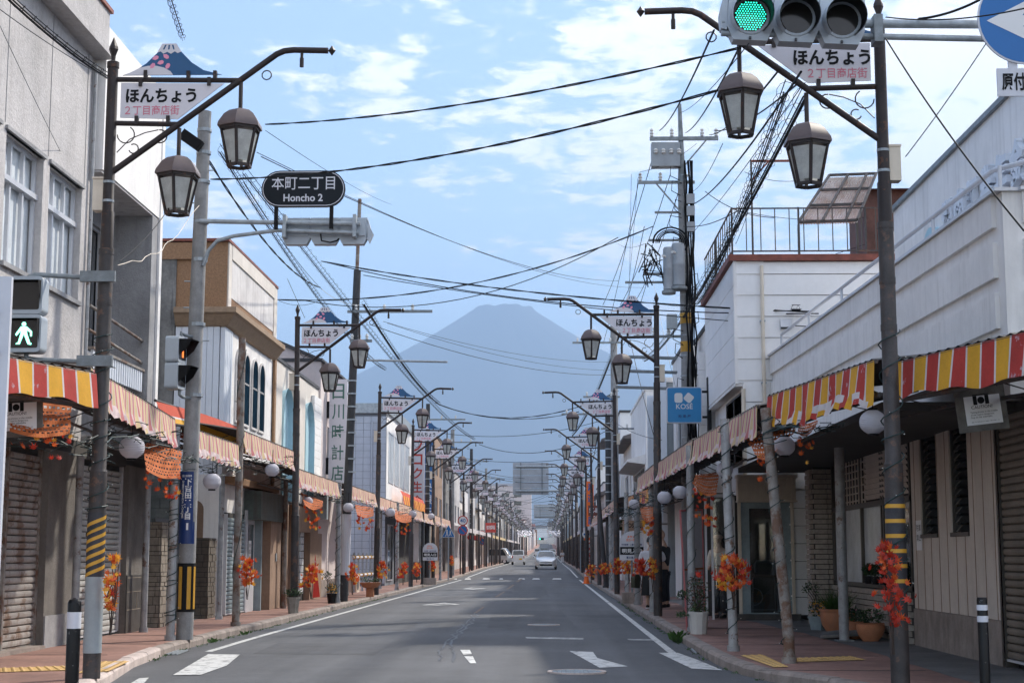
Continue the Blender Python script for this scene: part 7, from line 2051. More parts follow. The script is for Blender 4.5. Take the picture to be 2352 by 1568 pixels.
# pink framed board behind the white pot
A, B, C, D = [at(x, y, Y=q) for x, y, q in ((1562, 1172, 26.4), (1612, 1170, 27.2), (1618, 1440, 27.2), (1578, 1445, 26.4))]
fb = thing('framed_board', 'tall white board in a pink frame behind the white pot', 'board', D)
m = MB(); m.ngon([A, B, C, D]); m.build('sheet', 'reflect', fb)
m = MB()
for p, q in ((A, B), (A, D), (B, C)): m.bar(p, q, .03)
m.build('frame', 'awnpk', fb)
m = MB(); m.bar(A.lerp(D, .5), B.lerp(C, .5), .03); m.build('cross_strut', 'terra', fb)

# wall clutter: posters, vents, meters, outdoor units
def poster(name, label, side, x, y0_, y1_, z0_, z1_, pm, tm, lines, cat='poster'):
    t = thing(name, label, cat, (x, (y0_ + y1_) / 2, z0_)); m = MB(); s = -side
    m.box(min(x, x + s * .004), max(x, x + s * .004), y0_, y1_, z0_, z1_); p = m.build('sheet', pm, t); m = MB(); h_ = (z1_ - z0_) / (len(lines) + 1)
    ex = (0, 1, 0) if side < 0 else (0, -1, 0); ya = y0_ + .03 if side < 0 else y1_ - .03
    for i, l in enumerate(lines): text(m, l, (x + s * .006, ya, z1_ - (i + 1.1) * h_), (y1_ - y0_) - .06, ex=ex, h=h_ * .7, bold=.02)
    m.build('print', tm, p, kind='stuff')
poster('poster', 'small white notice on the aluminium door', -1, -6.525, 34.15, 34.45, 1.25, 1.65, 'paper', 'greytxt', ('お知らせ', '定休日'))
poster('poster', 'pale notice taped inside the dark shop glass', -1, -6.698, 37.8, 38.3, 1.2, 1.9, 'paper', 'redtxt', ('営業中', '焼肉'))
poster('poster', 'yellow notice beside the shop post', -1, -6.698, 38.9, 39.4, 1.0, 1.7, 'awny', 'black', ('本日', '定食'))
poster('poster', 'faded notice on the blue-grey shutter', -1, -6.522, 32.4, 32.75, 1.3, 1.75, 'paper', 'greytxt', ('閉店', 'お知らせ'))
poster('poster', 'small white notice on the beige wall', 1, 4.994, 21.2, 21.5, 1.4, 1.8, 'paper', 'greytxt', ('駐車', '禁止'))
def vent(x, y, z, label):
    t = thing('wall_vent', label, 'vent', (x, y, z)); m = MB()
    m.add([(x - .11, y, z - .11), (x + .11, y, z - .11), (x + .11, y, z + .11), (x - .11, y, z + .11), (x - .11, y - .10, z - .06), (x + .11, y - .10, z - .06), (x + .11, y - .03, z + .10), (x - .11, y - .03, z + .10)], [(4, 5, 6, 7), (0, 4, 7, 3), (1, 2, 6, 5), (3, 7, 6, 2)]); m.build('hood', 'alu', t)
    m = MB(); m.box(x - .10, x + .10, y - .04, y - .035, z - .09, z - .05); m.build('grille', 'iron', t)
vent(4.6, 30.02, 5.75, 'square vent hood high on the clapboard wall'); vent(5.3, 30.02, 4.6, 'square vent hood low on the clapboard wall')
dp = thing('drain_pipe', 'white drain pipe running down the clapboard wall', 'pipe', (4.15, 30.0, 2.7))
m = MB(); m.tube([(4.15, 29.97, 2.9), (4.15, 29.97, 6.9)], .035, 8); m.build('pipe', 'boxcream', dp, smooth=40)
for z in (3.4, 4.6, 5.8):
    m = MB(); m.box(4.10, 4.20, 29.95, 30.03, z, z + .03); m.build('clip', 'galv', dp)
for i, (y, l) in enumerate(((19.2, 'nearer'), (23.4, 'middle'), (27.2, 'farther'))):
    q = P0 + dv * (y - 16.2); t = thing('drain_spout', 'short grey drain spout on the balcony wall, %s of three' % l, 'spout', (q.x, q.y, 3.1))
    m = MB(); m.tube([q + nv * .02 + UZ * 3.12, q + nv * .16 + UZ * 3.10], .025, 8); m.build('spout', 'boxgrey', t)
def ac_unit(x, y, z, label):
    t = thing('air_conditioner', label, 'air conditioner', (x, y, z)); m = MB(); m.box(x - .15, x + .15, y - .39, y + .39, z, z + .55); c_ = m.build('casing', 'boxcream', t)
    m = MB(); n = 18; m.tube([(x + .15, y - .1, z + .28), (x + .165, y - .1, z + .28)], .21, n); m.build('fan_grille', 'iron', c_)
ac_unit(-6.5, 52.6, KH, 'cream outdoor air conditioner unit beside the pipe fence'); ac_unit(-6.45, 45.3, 2.95, 'cream outdoor unit mounted above the tan shopfront')
# potted silhouettes on the display window sill
for i in range(5):
    y = 22.3 + i * .55; pot('window_plant', ('leftmost', 'second', 'middle', 'fourth', 'rightmost')[4 - i] + ' small potted plant on the display window sill', 4.93, y, .90, .05, .07, .12, 'bollard', 'low', cat='potted plant', n=8)
# ------------------------------------------------------------------ the street beyond
FR = random.Random(77)
def far_row(side, y, yend):
    i = 0
    names = {'whitewall': 'white', 'creamwall': 'cream', 'greysiding': 'grey sided', 'tanwall': 'brown', 'darkconc': 'blackened concrete', 'pinkwall': 'pale pink', 'clap': 'white boarded', 'stainwall': 'stained', 'roughcast': 'grey roughcast'}
    where = 'left' if side < 0 else 'right'
    while y < yend:
        w_ = FR.uniform(5, 9.5) * (1 if y < 260 else 1.7); h_ = FR.choice((5.4, 6.2, 6.6, 7.2, 8.6)) if y < 300 else FR.uniform(5.4, 9)
        wm = FR.choice(list(names)); xf = (-6.9 if side < 0 else 3.75) + side * FR.uniform(0, .5)
        zb = gz(y + w_ / 2); wins = []
        nw = 2 if w_ < 9 else 3
        for f in range(1, int(h_ / 2.7)):
            for k in range(nw):
                a = y + w_ * (k + .22) / nw; b = y + w_ * (k + .80) / nw
                wins.append((a, b, zb + .9 + f * 2.65, zb + 2.2 + f * 2.65, 1))
        gab = FR.random() < .45
        roof = 'tiled roof' if gab else 'flat roof'
        sw = [(1.0, 2.4, zb + 3.6, zb + 4.8)] if FR.random() < .6 and y < 260 else []
        house('shop_house', '%s shop house with a %s, %s in the far %s row' % (names[wm], roof, ORD[i % 20] if i < 20 else 'late', where), side, xf, y, y + w_ - .15, h_, wm,
              wins=wins if y < 330 else (), depth=7, parapet=0 if gab else .12, roofover=.6 if gab else 0, group='shop houses along the %s side' % where, sidewins=sw)
        y += w_ + (FR.uniform(.2, 2.0) if FR.random() < .4 else .1); i += 1
far_row(-1, 87, 420); far_row(1, 87, 420)
house('beige_shop_house', 'beige shop house between the office block and the tiled building', 1, 3.7, 67, 77, 6.3, 'creamwall', wins=[(68.5, 71, 3.7, 5.0), (72.5, 75.5, 3.7, 5.0)], depth=8, roofover=.5)
# blank dark end wall past the bank sign
dw = house('dark_plaster_building', 'black stained plaster building past the bank sign', -1, -6.5, 86, 86.9, 7.2, 'darkconc', depth=5, parapet=.25)
y = 420
while y < 1050:
    for side in (-1, 1):
        w_ = FR.uniform(14, 26); h_ = FR.uniform(5.5, 10); x = -7 if side < 0 else 3.9
        house('distant_block', 'distant hazy building block at the far %s end of the street' % ('left' if side < 0 else 'right'), side, x + side * FR.uniform(0, 1.2), y, y + w_ - 1, h_, FR.choice(('whitewall', 'creamwall', 'greysiding', 'pinkwall', 'tanwall')), depth=12, parapet=.3, roofm=FR.choice(('roofdark', 'redtrim', 'rooftile')), group='distant building blocks', z0=gz(y))
    y += w_
# roofs of the town where the street ends
for i in range(40):
    x = FR.uniform(-90, 80); y = FR.uniform(1060, 1700); h_ = FR.uniform(6, 13); w_ = FR.uniform(9, 18)
    if i == 0: x, y, h_, w_ = -22, 640, 26, 30
    t = thing('town_house', 'tiny hazy house of the town where the street ends' if i else 'tall pale pink apartment block beyond the left roofs', 'building', (x, y, gz(y)), 'houses where the street ends' if i else None)
    m = MB(); m.box(x - w_ / 2, x + w_ / 2, y, y + 10, gz(y) - 2, gz(y) + h_); m.build('wall', FR.choice(('whitewall', 'creamwall', 'greysiding')) if i else 'pinkwall', t)
    m = MB(); zt = gz(y) + h_
    if i: m.add([(x - w_ / 2 - .5, y - .5, zt), (x + w_ / 2 + .5, y - .5, zt), (x + w_ / 2 + .5, y + 10.5, zt), (x - w_ / 2 - .5, y + 10.5, zt), (x - w_ / 2, y + 5, zt + 3), (x + w_ / 2, y + 5, zt + 3)], [(0, 1, 5, 4), (2, 3, 4, 5), (0, 4, 3), (1, 2, 5)])
    else: m.box(x - w_ / 2 - .3, x + w_ / 2 + .3, y - .3, y + 10.3, zt, zt + 1)
    m.build('roof', FR.choice(('redtrim', 'rooftile', 'roofdark')) if i else 'greysiding', t)
    if not i:
        for f in range(6):
            for k in range(5):
                m = MB(); m.box(x - 12 + k * 5, x - 9 + k * 5, y - .1, y, gz(y) + 5 + f * 3.3, gz(y) + 6.6 + f * 3.3); m.build('window', 'glass', t)

# white canopies and their posts farther along
def far_canopy(side, y0_, y1_, label, mt='awnw'):
    x = -5.45 if side < 0 else 2.35; t = thing('arcade_canopy', label, 'awning', (x, (y0_ + y1_) / 2, gz(y0_) + 2.8))
    m = MB(); z0_, z1_ = gz(y0_) + 3.05, gz(y1_) + 3.05
    m.add([(x, y0_, z0_), (x, y1_, z1_), (x + side * 1.5, y1_, z1_ + .3), (x + side * 1.5, y0_, z0_ + .3), (x, y0_, z0_ - .28), (x, y1_, z1_ - .28)], [(0, 1, 2, 3), (4, 5, 1, 0)]); m.build('roof_sheet', mt, t)
    m = MB(); m.add([(x, y0_, z0_ - .28), (x, y0_, z0_), (x + side * 1.5, y0_, z0_ + .3), (x + side * 1.5, y0_, z0_)], [(0, 1, 2, 3)]); m.build('end_panel', mt, t)
    y = y0_ + .3; 
    while y < y1_:
        m = MB(); m.tube([(x + side * .05, y, gz(y) + KH), (x + side * .05, y, gz(y) + 3.0)], .045, 8); m.build('post', 'brown2', t); y += 5.6
far_canopy(-1, 98, 122, 'white canopy with close set brown posts, left side past the speed signs')
far_canopy(-1, 123, 150, 'second white canopy farther along the left side'); far_canopy(-1, 152, 205, 'third white canopy far along the left side', 'awntan')
far_canopy(1, 84, 112, 'white canopy past the pharmacy on the right side', 'awnw'); far_canopy(1, 116, 150, 'second white canopy on the right side'); far_canopy(1, 152, 220, 'third white canopy far along the right side', 'awntan')
far_canopy(-1, 206, 300, 'fourth canopy far up on the left'); far_canopy(1, 222, 300, 'fourth canopy far up on the right', 'awntan')

# overhead direction signs seen from behind
def gantry(Y, x0, x1, z0_, z1_, xp, label):
    zb = gz(Y); t = thing('overhead_sign', label, 'sign', (xp, Y, zb + KH))
    m = MB(); m.tube([(xp, Y, zb + KH), (xp, Y, zb + z1_ + .3)], [.20, .16], 14); m.build('mast', 'bluepole', t, smooth=40)
    for z in (z0_ + .28, z1_ - .28):
        m = MB(); m.tube([(x0 + .2, Y - .12, z), (xp + .3, Y - .06, z)], .075, 10); m.build('arm', 'galv', t, smooth=40)
    n = 5; hh = (z1_ - z0_) / n
    for i in range(n):
        m = MB(); m.box(x0, x1, Y, Y + .05, z0_ + i * hh + .012, z0_ + (i + 1) * hh - .012); p = m.build('panel', 'gantry', t)
        m = MB(); m.box(x0, x1, Y - .03, Y, z0_ + i * hh + .015, z0_ + i * hh + .06); m.build('stiffener', 'galv', p)
    for f in (.22, .82):
        m = MB(); m.box(x0 + (x1 - x0) * f - .04, x0 + (x1 - x0) * f + .04, Y - .09, Y - .03, z0_, z1_); m.build('upright', 'galvd', t)
a, b = at(1178, 1062, Y=112), at(1260, 1136, Y=112)
gantry(112, a.x, b.x, b.z, a.z, 2.42, 'grey back of the large overhead road sign over the street')
a, b = at(1226, 1158, Y=205), at(1292, 1190, Y=205)
gantry(205, a.x, b.x, b.z, a.z, 2.6, 'grey back of the second, farther overhead sign')

# roadside signs
def rnd_sign(px, py, Y, r, kind, label, parent=None):
    c = at(px, py, Y=Y); t = thing('road_sign', label, 'road sign', c); n = 24
    disc = lambda rr_, y: [(c.x + rr_ * math.cos(6.2832 * k / n), Y + y, c.z + rr_ * math.sin(6.2832 * k / n)) for k in range(n)]
    m = MB(); m.prism([(r * math.cos(6.2832 * k / n), r * math.sin(6.2832 * k / n)) for k in range(n)], c, UX, UZ, UY, .02); d = m.build('disc', 'redtxt', t)
    m = MB(); m.ngon(disc(r * .80, -.003)); m.build('face', 'white' if kind == '40' else 'tblue', d)
    m = MB()
    if kind == '40': text(m, '40', (c.x - r * .55, Y - .006, c.z - r * .36), r * 1.1, h=r * .75, bold=.02)
    else: m.ngon([(c.x + a_, Y - .006, c.z + b_) for a_, b_ in ((-r * .66, r * .54), (-r * .54, r * .66), (r * .66, -r * .54), (r * .54, -r * .66))])
    m.build('mark', 'tblue' if kind == '40' else 'redtxt', d)
    m = MB(); m.box(c.x - .05, c.x + .05, Y + .02, Y + .12, c.z - .05, c.z + .05); m.build('clamp', 'galv', t)
rnd_sign(1063, 1195, 92.6, .30, '40', 'round speed limit 40 sign, the nearer one'); rnd_sign(1063, 1217, 92.6, .30, 'np', 'round blue no parking sign below the nearer 40 sign')
rnd_sign(1107, 1226, 146, .34, '40', 'farther round speed limit 40 sign'); rnd_sign(1107, 1243, 146, .34, 'np', 'farther round blue no parking sign')
c = at(1030, 1222, Y=77); t = thing('school_crossing_sign', 'blue triangular sign of two walking children', 'road sign', c)
m = MB(); m.prism([(-.33, -.24), (.33, -.24), (.02, .36), (-.02, .36)], c, UX, UZ, UY, .02); d = m.build('plate', 'white', t)
m = MB(); m.ngon([c + UX * a_ + UZ * b_ - UY * .003 for a_, b_ in ((-.30, -.22), (.30, -.22), (.015, .33), (-.015, .33))]); m.build('face', 'tblue', d)
m = MB()
for dx, s_ in ((-.07, 1.0), (.09, .8)):
    for poly in ([(-.03, .16), (.03, .16), (.03, .10), (-.03, .10)], [(-.04, .09), (.04, .09), (.03, -.03), (-.03, -.03)], [(-.03, -.03), (.0, -.03), (-.05, -.16), (-.09, -.16)], [(0, -.03), (.03, -.03), (.08, -.16), (.04, -.16)]):
        m.ngon([c + UX * (dx + a_ * s_) + UZ * (b_ * s_ - .03) - UY * .006 for a_, b_ in poly])
m.build('figures', 'white', d, kind='stuff')
m = MB(); m.tube([(c.x, c.y + .05, KH), (c.x, c.y + .05, c.z + .3)], .03, 8); m.build('post', 'galv', t)

def busstop(px, py, Y, label, base=True):
    c = at(px, py, Y=Y); t = thing('bus_stop_sign', label, 'bus stop', (c.x, Y, KH)); r = .31
    P = [(r * math.cos(R(180 * i / 14)), .0 + r * math.sin(R(180 * i / 14)) * .95) for i in range(15)] + [(-r, -.44), (r, -.44)]
    m = MB(); m.prism(P, c, UX, UZ, UY, .03); pl_ = m.build('plate', 'reflect', t)
    m = MB(); m.ngon([(c.x + a_, Y - .003, c.z + b_) for a_, b_ in ((-.30, -.10), (.30, -.10), (.30, -.30), (-.30, -.30))]); m.build('name_band', 'black', pl_)
    m = MB(); text(m, '明見入口', (c.x - .25, Y - .006, c.z - .265), .50, h=.12, bold=.03); m.build('lettering', 'white', pl_)
    m = MB(); text(m, 'タウン', (c.x - .12, Y - .006, c.z + .12), .2, h=.07, bold=.05, mi=0); text(m, 'スニーカー', (c.x - .15, Y - .006, c.z + .04), .3, h=.07, bold=.05, mi=0); text(m, '富士急バス', (c.x - .14, Y - .006, c.z - .40), .3, h=.06, bold=.02, mi=1); text(m, '中央循環・上暮地明見循環', (c.x - .26, Y - .006, c.z - .07), .52, h=.05, bold=.02, mi=1)
    m.build('lettering', ['orange', 'navy'], pl_)
    m = MB(); m.tube([(c.x, Y + .05, KH + .2), (c.x, Y + .05, c.z - .3)], .028, 8); m.build('pole', 'galvd', t)
    m = MB(); m.box(c.x - .26, c.x + .26, Y - .15, Y + .25, KH, KH + .28); m.build('concrete_foot', 'kerb', t)
busstop(1451, 1246, 40.5, 'round-topped bus stop sign behind the woman in white'); busstop(988, 1262, 66, 'round-topped bus stop sign on the left pavement')

def shopsign(name, label, x0, x1, Y, z0_, z1_, pm, tm, chars, vertical=True, th=.12):
    t = thing(name, label, 'sign', ((x0 + x1) / 2, Y, z0_)); m = MB(); m.box(x0, x1, Y, Y + th, z0_, z1_); p = m.build('panel', pm, t)
    m = MB(); w_ = x1 - x0; n = len(chars)
    if vertical:
        hh = (z1_ - z0_) / n
        for i, ch in enumerate(chars): text(m, ch, (x0 + w_ * .15, Y - .005, z1_ - (i + .88) * hh), w_ * .7, h=hh * .74, bold=.03)
    else: text(m, chars, (x0 + w_ * .1, Y - .005, z0_ + (z1_ - z0_) * .3), w_ * .8, h=(z1_ - z0_) * .45, bold=.03)
    m.build('lettering', tm, p)
    m = MB(); s = 1 if x0 > 0 else -1; xx = x1 if s > 0 else x0; m.bar((xx, Y + .06, z0_ + .2), (xx + s * .8, Y + .06, z0_ + .2), .05); m.build('bracket', 'galvd', t)
a, b = at(1347, 1105, Y=90), at(1364, 1208, Y=90)
shopsign('pharmacy_sign', 'tall orange vertical sign of a pharmacy with blue characters', a.x, b.x, 90, b.z, a.z, 'orange', 'bankblue', '渡辺薬局')
a, b = at(1351, 1160, Y=84), at(1370, 1184, Y=84)
shopsign('dark_red_sign', 'dark red square sign with white SK-II lettering', a.x, b.x + .1, 84, b.z, a.z, 'redtrim', 'white', 'SK-II', vertical=False)
a, b = at(1341, 1220, Y=100), at(1357, 1240, Y=100)
t = thing('cross_sign', 'orange sign with a white disc and blue cross', 'sign', a); c = (a + b) / 2
m = MB(); m.box(a.x, b.x, 100, 100.1, b.z, a.z); p = m.build('panel', 'orange', t)
m = MB(); m.ngon([(c.x - .05 + .27 * math.cos(i * .3142), 99.996, c.z + .1 + .27 * math.sin(i * .3142)) for i in range(20)]); m.build('disc', 'white', p)
m = MB(); m.ngon([(c.x - .05 + x_, 99.99, c.z + .1 + z_) for x_, z_ in ((-.06, -.18), (.06, -.18), (.06, -.06), (.18, -.06), (.18, .06), (.06, .06), (.06, .18), (-.06, .18), (-.06, .06), (-.18, .06), (-.18, -.06), (-.06, -.06))]); m.build('cross', 'tblue', p)
m = MB(); m.bar((b.x, 100.05, c.z), (b.x + .7, 100.05, c.z), .05); m.build('bracket', 'galvd', t)
a, b = at(1347, 1258, Y=96), at(1358, 1300, Y=96)
shopsign('prescription_sign', 'red standing sign with white prescription characters', a.x, b.x + .1, 96, gz(96) + .5, b.z + 1.45, 'redtxt', 'white', '処方せん')
a, b = at(1115, 1200, Y=135), at(1139, 1222, Y=135)
shopsign('red_shop_sign', 'red and white shop sign far along the left side', a.x, b.x, 135, b.z, a.z, 'redtxt', 'white', '包む包装用品', vertical=False)
a, b = at(1322, 1208, Y=92), at(1345, 1230, Y=92)
shopsign('green_sign', 'small green sign beside the right arcade posts', 3.0, 3.7, 74, 2.5, 3.0, 'leafg', 'white', '渡辺', vertical=False)
a, b = at(1430, 1195, Y=47), at(1478, 1218, Y=47)
shopsign('hostel_sign', 'pale hostel sign hanging over the bus stop', a.x, b.x, 47, b.z, a.z, 'tanwall', 'black', 'HOSTEL', vertical=False)

# far traffic signals and street-name plates
for i, (px, py, Y) in enumerate(((1206, 1229, 330), (1266, 1227, 330), (1240, 1237, 430))):
    c = at(px, py, Y=Y); t = thing('far_traffic_signal', ('small green traffic signal far up on the left', 'small green traffic signal far up on the right', 'tiny green traffic signal farthest up the street')[i], 'traffic signal', c)
    m = MB(); m.box(c.x - .25, c.x + 1.1, Y, Y + .2, c.z - .28, c.z + .28); h_ = m.build('housing', 'sigblack', t)
    m = MB(); m.ngon([(c.x + .2 * math.cos(k * .524), Y - .01, c.z + .2 * math.sin(k * .524)) for k in range(12)]); m.build('green_lens', 'led', h_)
    s = -1 if i == 0 else 1; xe = -6 if i == 0 else 2.6
    m = MB(); m.tube([(c.x + .4, Y + .1, c.z + .3), (xe, Y + .1, c.z + .5), (xe, Y + .1, gz(Y))], .08, 6); m.build('mast_arm', 'galv', t)
# white paper garlands across the far junction
m = MB(); g = random.Random(9)
for i in range(260):
    x = g.choice((-1, 1)) * g.uniform(.4, 1.0) * 4.2 - 1.6; y = g.uniform(280, 310); z = gz(y) + 4.6 + g.uniform(-.5, .5)
    m.lathe([(.01, -.16), (.18, 0), (.01, .16)], (x, y, z), 6)
m.build('paper_garland', 'signw', label='cloud of white paper balls strung across the far street', cat='garland', kind='stuff')

# traffic cone
q = at(1347, 1339, z=.02); t = thing('traffic_cone', 'orange traffic cone with white bands at the right kerb', 'traffic cone', (q.x, q.y, 0))
m = MB(); m.box(q.x - .19, q.x + .19, q.y - .19, q.y + .19, .005, .035); m.build('base', 'orange', t)
m = MB(); m.lathe([(.145, .035), (.04, .70), (.03, .72)], (q.x, q.y, 0), 16); m.build('cone', 'orange', t, smooth=40)
for z0_, z1_ in ((.36, .47), (.55, .64)):
    m = MB(); f = lambda z: .147 - (z - .035) * .1579; m.lathe([(f(z0_) + .003, z0_), (f(z1_) + .003, z1_)], (q.x, q.y, 0), 16, cap=False); m.build('band', 'reflect', t)
# ------------------------------------------------------------------ vehicles
def car(name, label, cat, L, W_, H, body, loc, rz, kind='hatch', rear=False, plate='white', ptxt='12-21'):
    """local: nose at y=0 looking to -y, tail at y=L"""
    t = thing(name, label, cat, (0, 0, 0)); hw = W_ / 2
    if kind == 'hatch':
        st = [(0.0, .60, .52, .30, .62), (.12, .80, .72, .22, .70), (.5, .97, .88, .20, .84), (1.05, 1.0, .92, .20, .96), (1.9, 1.0, .95, .20, .98), (3.2, 1.0, .95, .20, 1.0), (3.9, .98, .92, .22, 1.02), (L - .06, .90, .80, .30, 1.0), (L, .70, .66, .40, .95)]
        cab = [(1.0, .86, .97), (2.05, .70, H - .03), (2.6, .70, H), (3.4, .66, H - .08), (L - .25, .62, 1.02)]
    else:
        st = [(0.0, .86, .82, .36, .82), (.10, .97, .93, .26, .92), (.75, 1.0, .97, .24, 1.0), (1.0, 1.0, .97, .24, 1.02), (L - .12, 1.0, .97, .24, 1.04), (L, .96, .92, .36, 1.02)]
        cab = [(.70 if kind == 'suv' else .25, .92, 1.0), (1.25 if kind == 'suv' else .85, .84, H - .04), (1.6, .84, H), (L - .35, .83, H - .01), (L - .06, .90, 1.03)]
    m = MB(); rows = []
    for (y, wm_, wb, zs_, zb_) in st:
        half = [(hw * wm_ * .93, zs_), (hw * wm_, zs_ + (zb_ - zs_) * .35), (hw * wm_ * .99, zs_ + (zb_ - zs_) * .62), (hw * wb, zb_ - .03), (hw * wb * .93, zb_)]
        rows.append([(-a_, y, z) for a_, z in half] + [(0, y, zb_ + .03)] + [(a_, y, z) for a_, z in reversed(half)])
    m.grid(rows); m.ngon(rows[0]); m.ngon(rows[-1]); bd = m.build('body', body, t, smooth=50)
    m = MB(); rows = []
    for (y, wt, z) in cab:
        zb_ = .93; w0 = hw * .93
        rows.append([(-w0, y, min(zb_, z - .02)), (-hw * wt, y, z - .04), (-hw * wt * .86, y, z), (0, y, z + .015), (hw * wt * .86, y, z), (hw * wt, y, z - .04), (w0, y, min(zb_, z - .02))])
    m.grid(rows); cb_ = m.build('cabin', body, t, smooth=50)
    # glass: front, rear, sides
    def glass(nm, P):
        m = MB(); m.ngon([V(p) for p in P]); return m.build(nm, 'glass', cb_)
    (ya, wa, za), (yb, wb, zb_) = cab[0], cab[1]
    nrm = V((0, -(zb_ - za), (yb - ya))).normalized() * .018
    f = lambda k, s, e: V((s * hw * (wa + (wb - wa) * k) * e, ya + (yb - ya) * k, za + (zb_ - za) * k)) + nrm
    glass('windscreen', [f(.10, -1, .94), f(.10, 1, .94), f(.92, 1, .86), f(.92, -1, .86)])
    (ya, wa, za), (yb, wb, zb_) = cab[-1], cab[-2]
    nr2 = V((0, (zb_ - za), -(yb - ya) * 1.0)).normalized() * .018
    if nr2.y < 0: nr2 = -nr2
    f2 = lambda k, s, e: V((s * hw * (wa + (wb - wa) * k) * e, ya + (yb - ya) * k, za + (zb_ - za) * k)) + nr2
    glass('rear_window', [f2(.12, 1, .86), f2(.12, -1, .86), f2(.88, -1, .82), f2(.88, 1, .82)])
    for s in (-1, 1):
        y0_, y1_ = cab[1][0] + .05, cab[-2][0] + .15
        glass('side_window', [(s * hw * .945, y0_ - .25, .98), (s * hw * .945, y1_, .98), (s * (hw * cab[-2][1] + .02), y1_ - .1, H - .16), (s * (hw * cab[1][1] + .02), y0_ + .15, H - .16)])
    for s in (-1, 1):
        for y in (.85, L - .75):
            m = MB(); m.tube([(s * (hw - .19), y, .30), (s * (hw - .01), y, .30)], .30, 20); wh = m.build('wheel', 'tyre', t, smooth=40)
            m = MB(); m.tube([(s * (hw - .02), y, .30), (s * (hw + .005), y, .30)], .18, 14); m.build('rim', 'chrome', wh)
        m = MB(); m.lathe([(.01, -.07), (.07, -.05), (.085, 0), (.07, .05), (.01, .07)], (s * (hw + .12), cab[0][0] + .35, 1.0), 10); m.tube([(s * hw * .92, cab[0][0] + .35, .95), (s * (hw + .1), cab[0][0] + .35, .98)], .025, 6); m.build('mirror', body, t, smooth=40)
    # front
    yf = .0
    if kind == 'hatch':
        for s in (-1, 1):
            m = MB(); m.ngon([(s * hw * .60, .06, .70), (s * hw * .84, .20, .78), (s * hw * .93, .42, .84), (s * hw * .90, .30, .60), (s * hw * .66, .04, .55)]); m.v = [(a_, b_ - .035, c_) for a_, b_, c_ in m.v]; m.build('headlight', 'headl', t)
            m = MB(); m.ngon([(s * hw * .62 + .05 * math.cos(k * .628), -.03, .36 + .05 * math.sin(k * .628)) for k in range(10)]); m.build('fog_lamp', 'headl', t)
        m = MB(); m.box(-hw * .52, hw * .52, -.02, .03, .58, .625); m.build('upper_grille', 'sigblack', t)
        m = MB(); m.prism([(-hw * .72, .30), (hw * .72, .30), (hw * .62, .44), (-hw * .62, .44)], (0, -.025, 0), UX, UZ, UY, .1); m.build('lower_grille', 'sigblack', t)
        m = MB(); m.box(-hw * .8, hw * .8, -.015, .2, .20, .29); m.build('front_lip', body, t)
        m = MB(); m.box(-.17, .17, -.045, -.03, .43, .58); p = m.build('number_plate', 'white', t)
        m = MB(); text(m, ptxt, (-.12, -.048, .46), .24, h=.07, bold=.03); m.build('digits', 'navy', p)
    # rear
    for s in (-1, 1):
        m = MB(); m.box(s * hw * .86 - .05, s * hw * .86 + .05, L - .02, L + .025, .74, 1.0); m.build('tail_light', 'taill', t)
    m = MB(); m.box(-hw * .92, hw * .92, L - .05, L + .05, .36, .56); m.build('rear_bumper', body if kind != 'truck' else 'iron', t)
    m = MB(); m.box(-.38 * hw - .16, -.38 * hw + .16, L + .03, L + .06, .56, .72); m.build('number_plate', 'platey' if plate == 'yellow' else 'white', t)
    if kind == 'suv':
        m = MB(); m.tube([(.05, L + .01, 1.06), (.22, L + .0, 1.2)], .012, 5); m.build('wiper', 'sigblack', t)
    t.location = loc; t.rotation_euler[2] = rz
    return t
c = at(1254, 1307, Y=125)
car('silver_car', 'silver hatchback car driving toward the camera', 'car', 4.4, 1.73, 1.50, 'carsil', (c.x, 125, gz(125)), 0, 'hatch')
c = at(1190, 1297, Y=172)
car('white_kei_car', 'small white upright car seen from behind', 'car', 3.4, 1.48, 1.62, 'carwht', (c.x, 172 + 3.4, gz(172)), math.pi, 'suv', plate='yellow').location = (c.x, 175.4, gz(174))
car('silver_minivan', 'silver minivan waiting half hidden in the left side street', 'van', 4.6, 1.7, 1.85, 'carsil', (-4.2, 186, gz(186)), R(80), 'van')
car('far_white_van', 'white van far up the street left of the silver car', 'van', 4.0, 1.6, 1.85, 'carwht', (-2.9, 404, gz(400)), math.pi, 'van')
car('far_white_car', 'white car far up the street right of the truck', 'car', 4.0, 1.6, 1.7, 'carwht', (1.0, 380, gz(380)), 0, 'van')
tk = car('far_truck', 'grey truck far behind the silver car', 'truck', 5.2, 1.9, 2.0, 'galvd', (-.9, 330, gz(330)), 0, 'van')
m = MB(); m.box(-1.0, 1.0, 1.6, 6.0, 1.0, 2.9); o_ = m.build('cargo_box', 'gantry', None); o_.parent = tk; o_.location = (0, 3.8, 1.0)

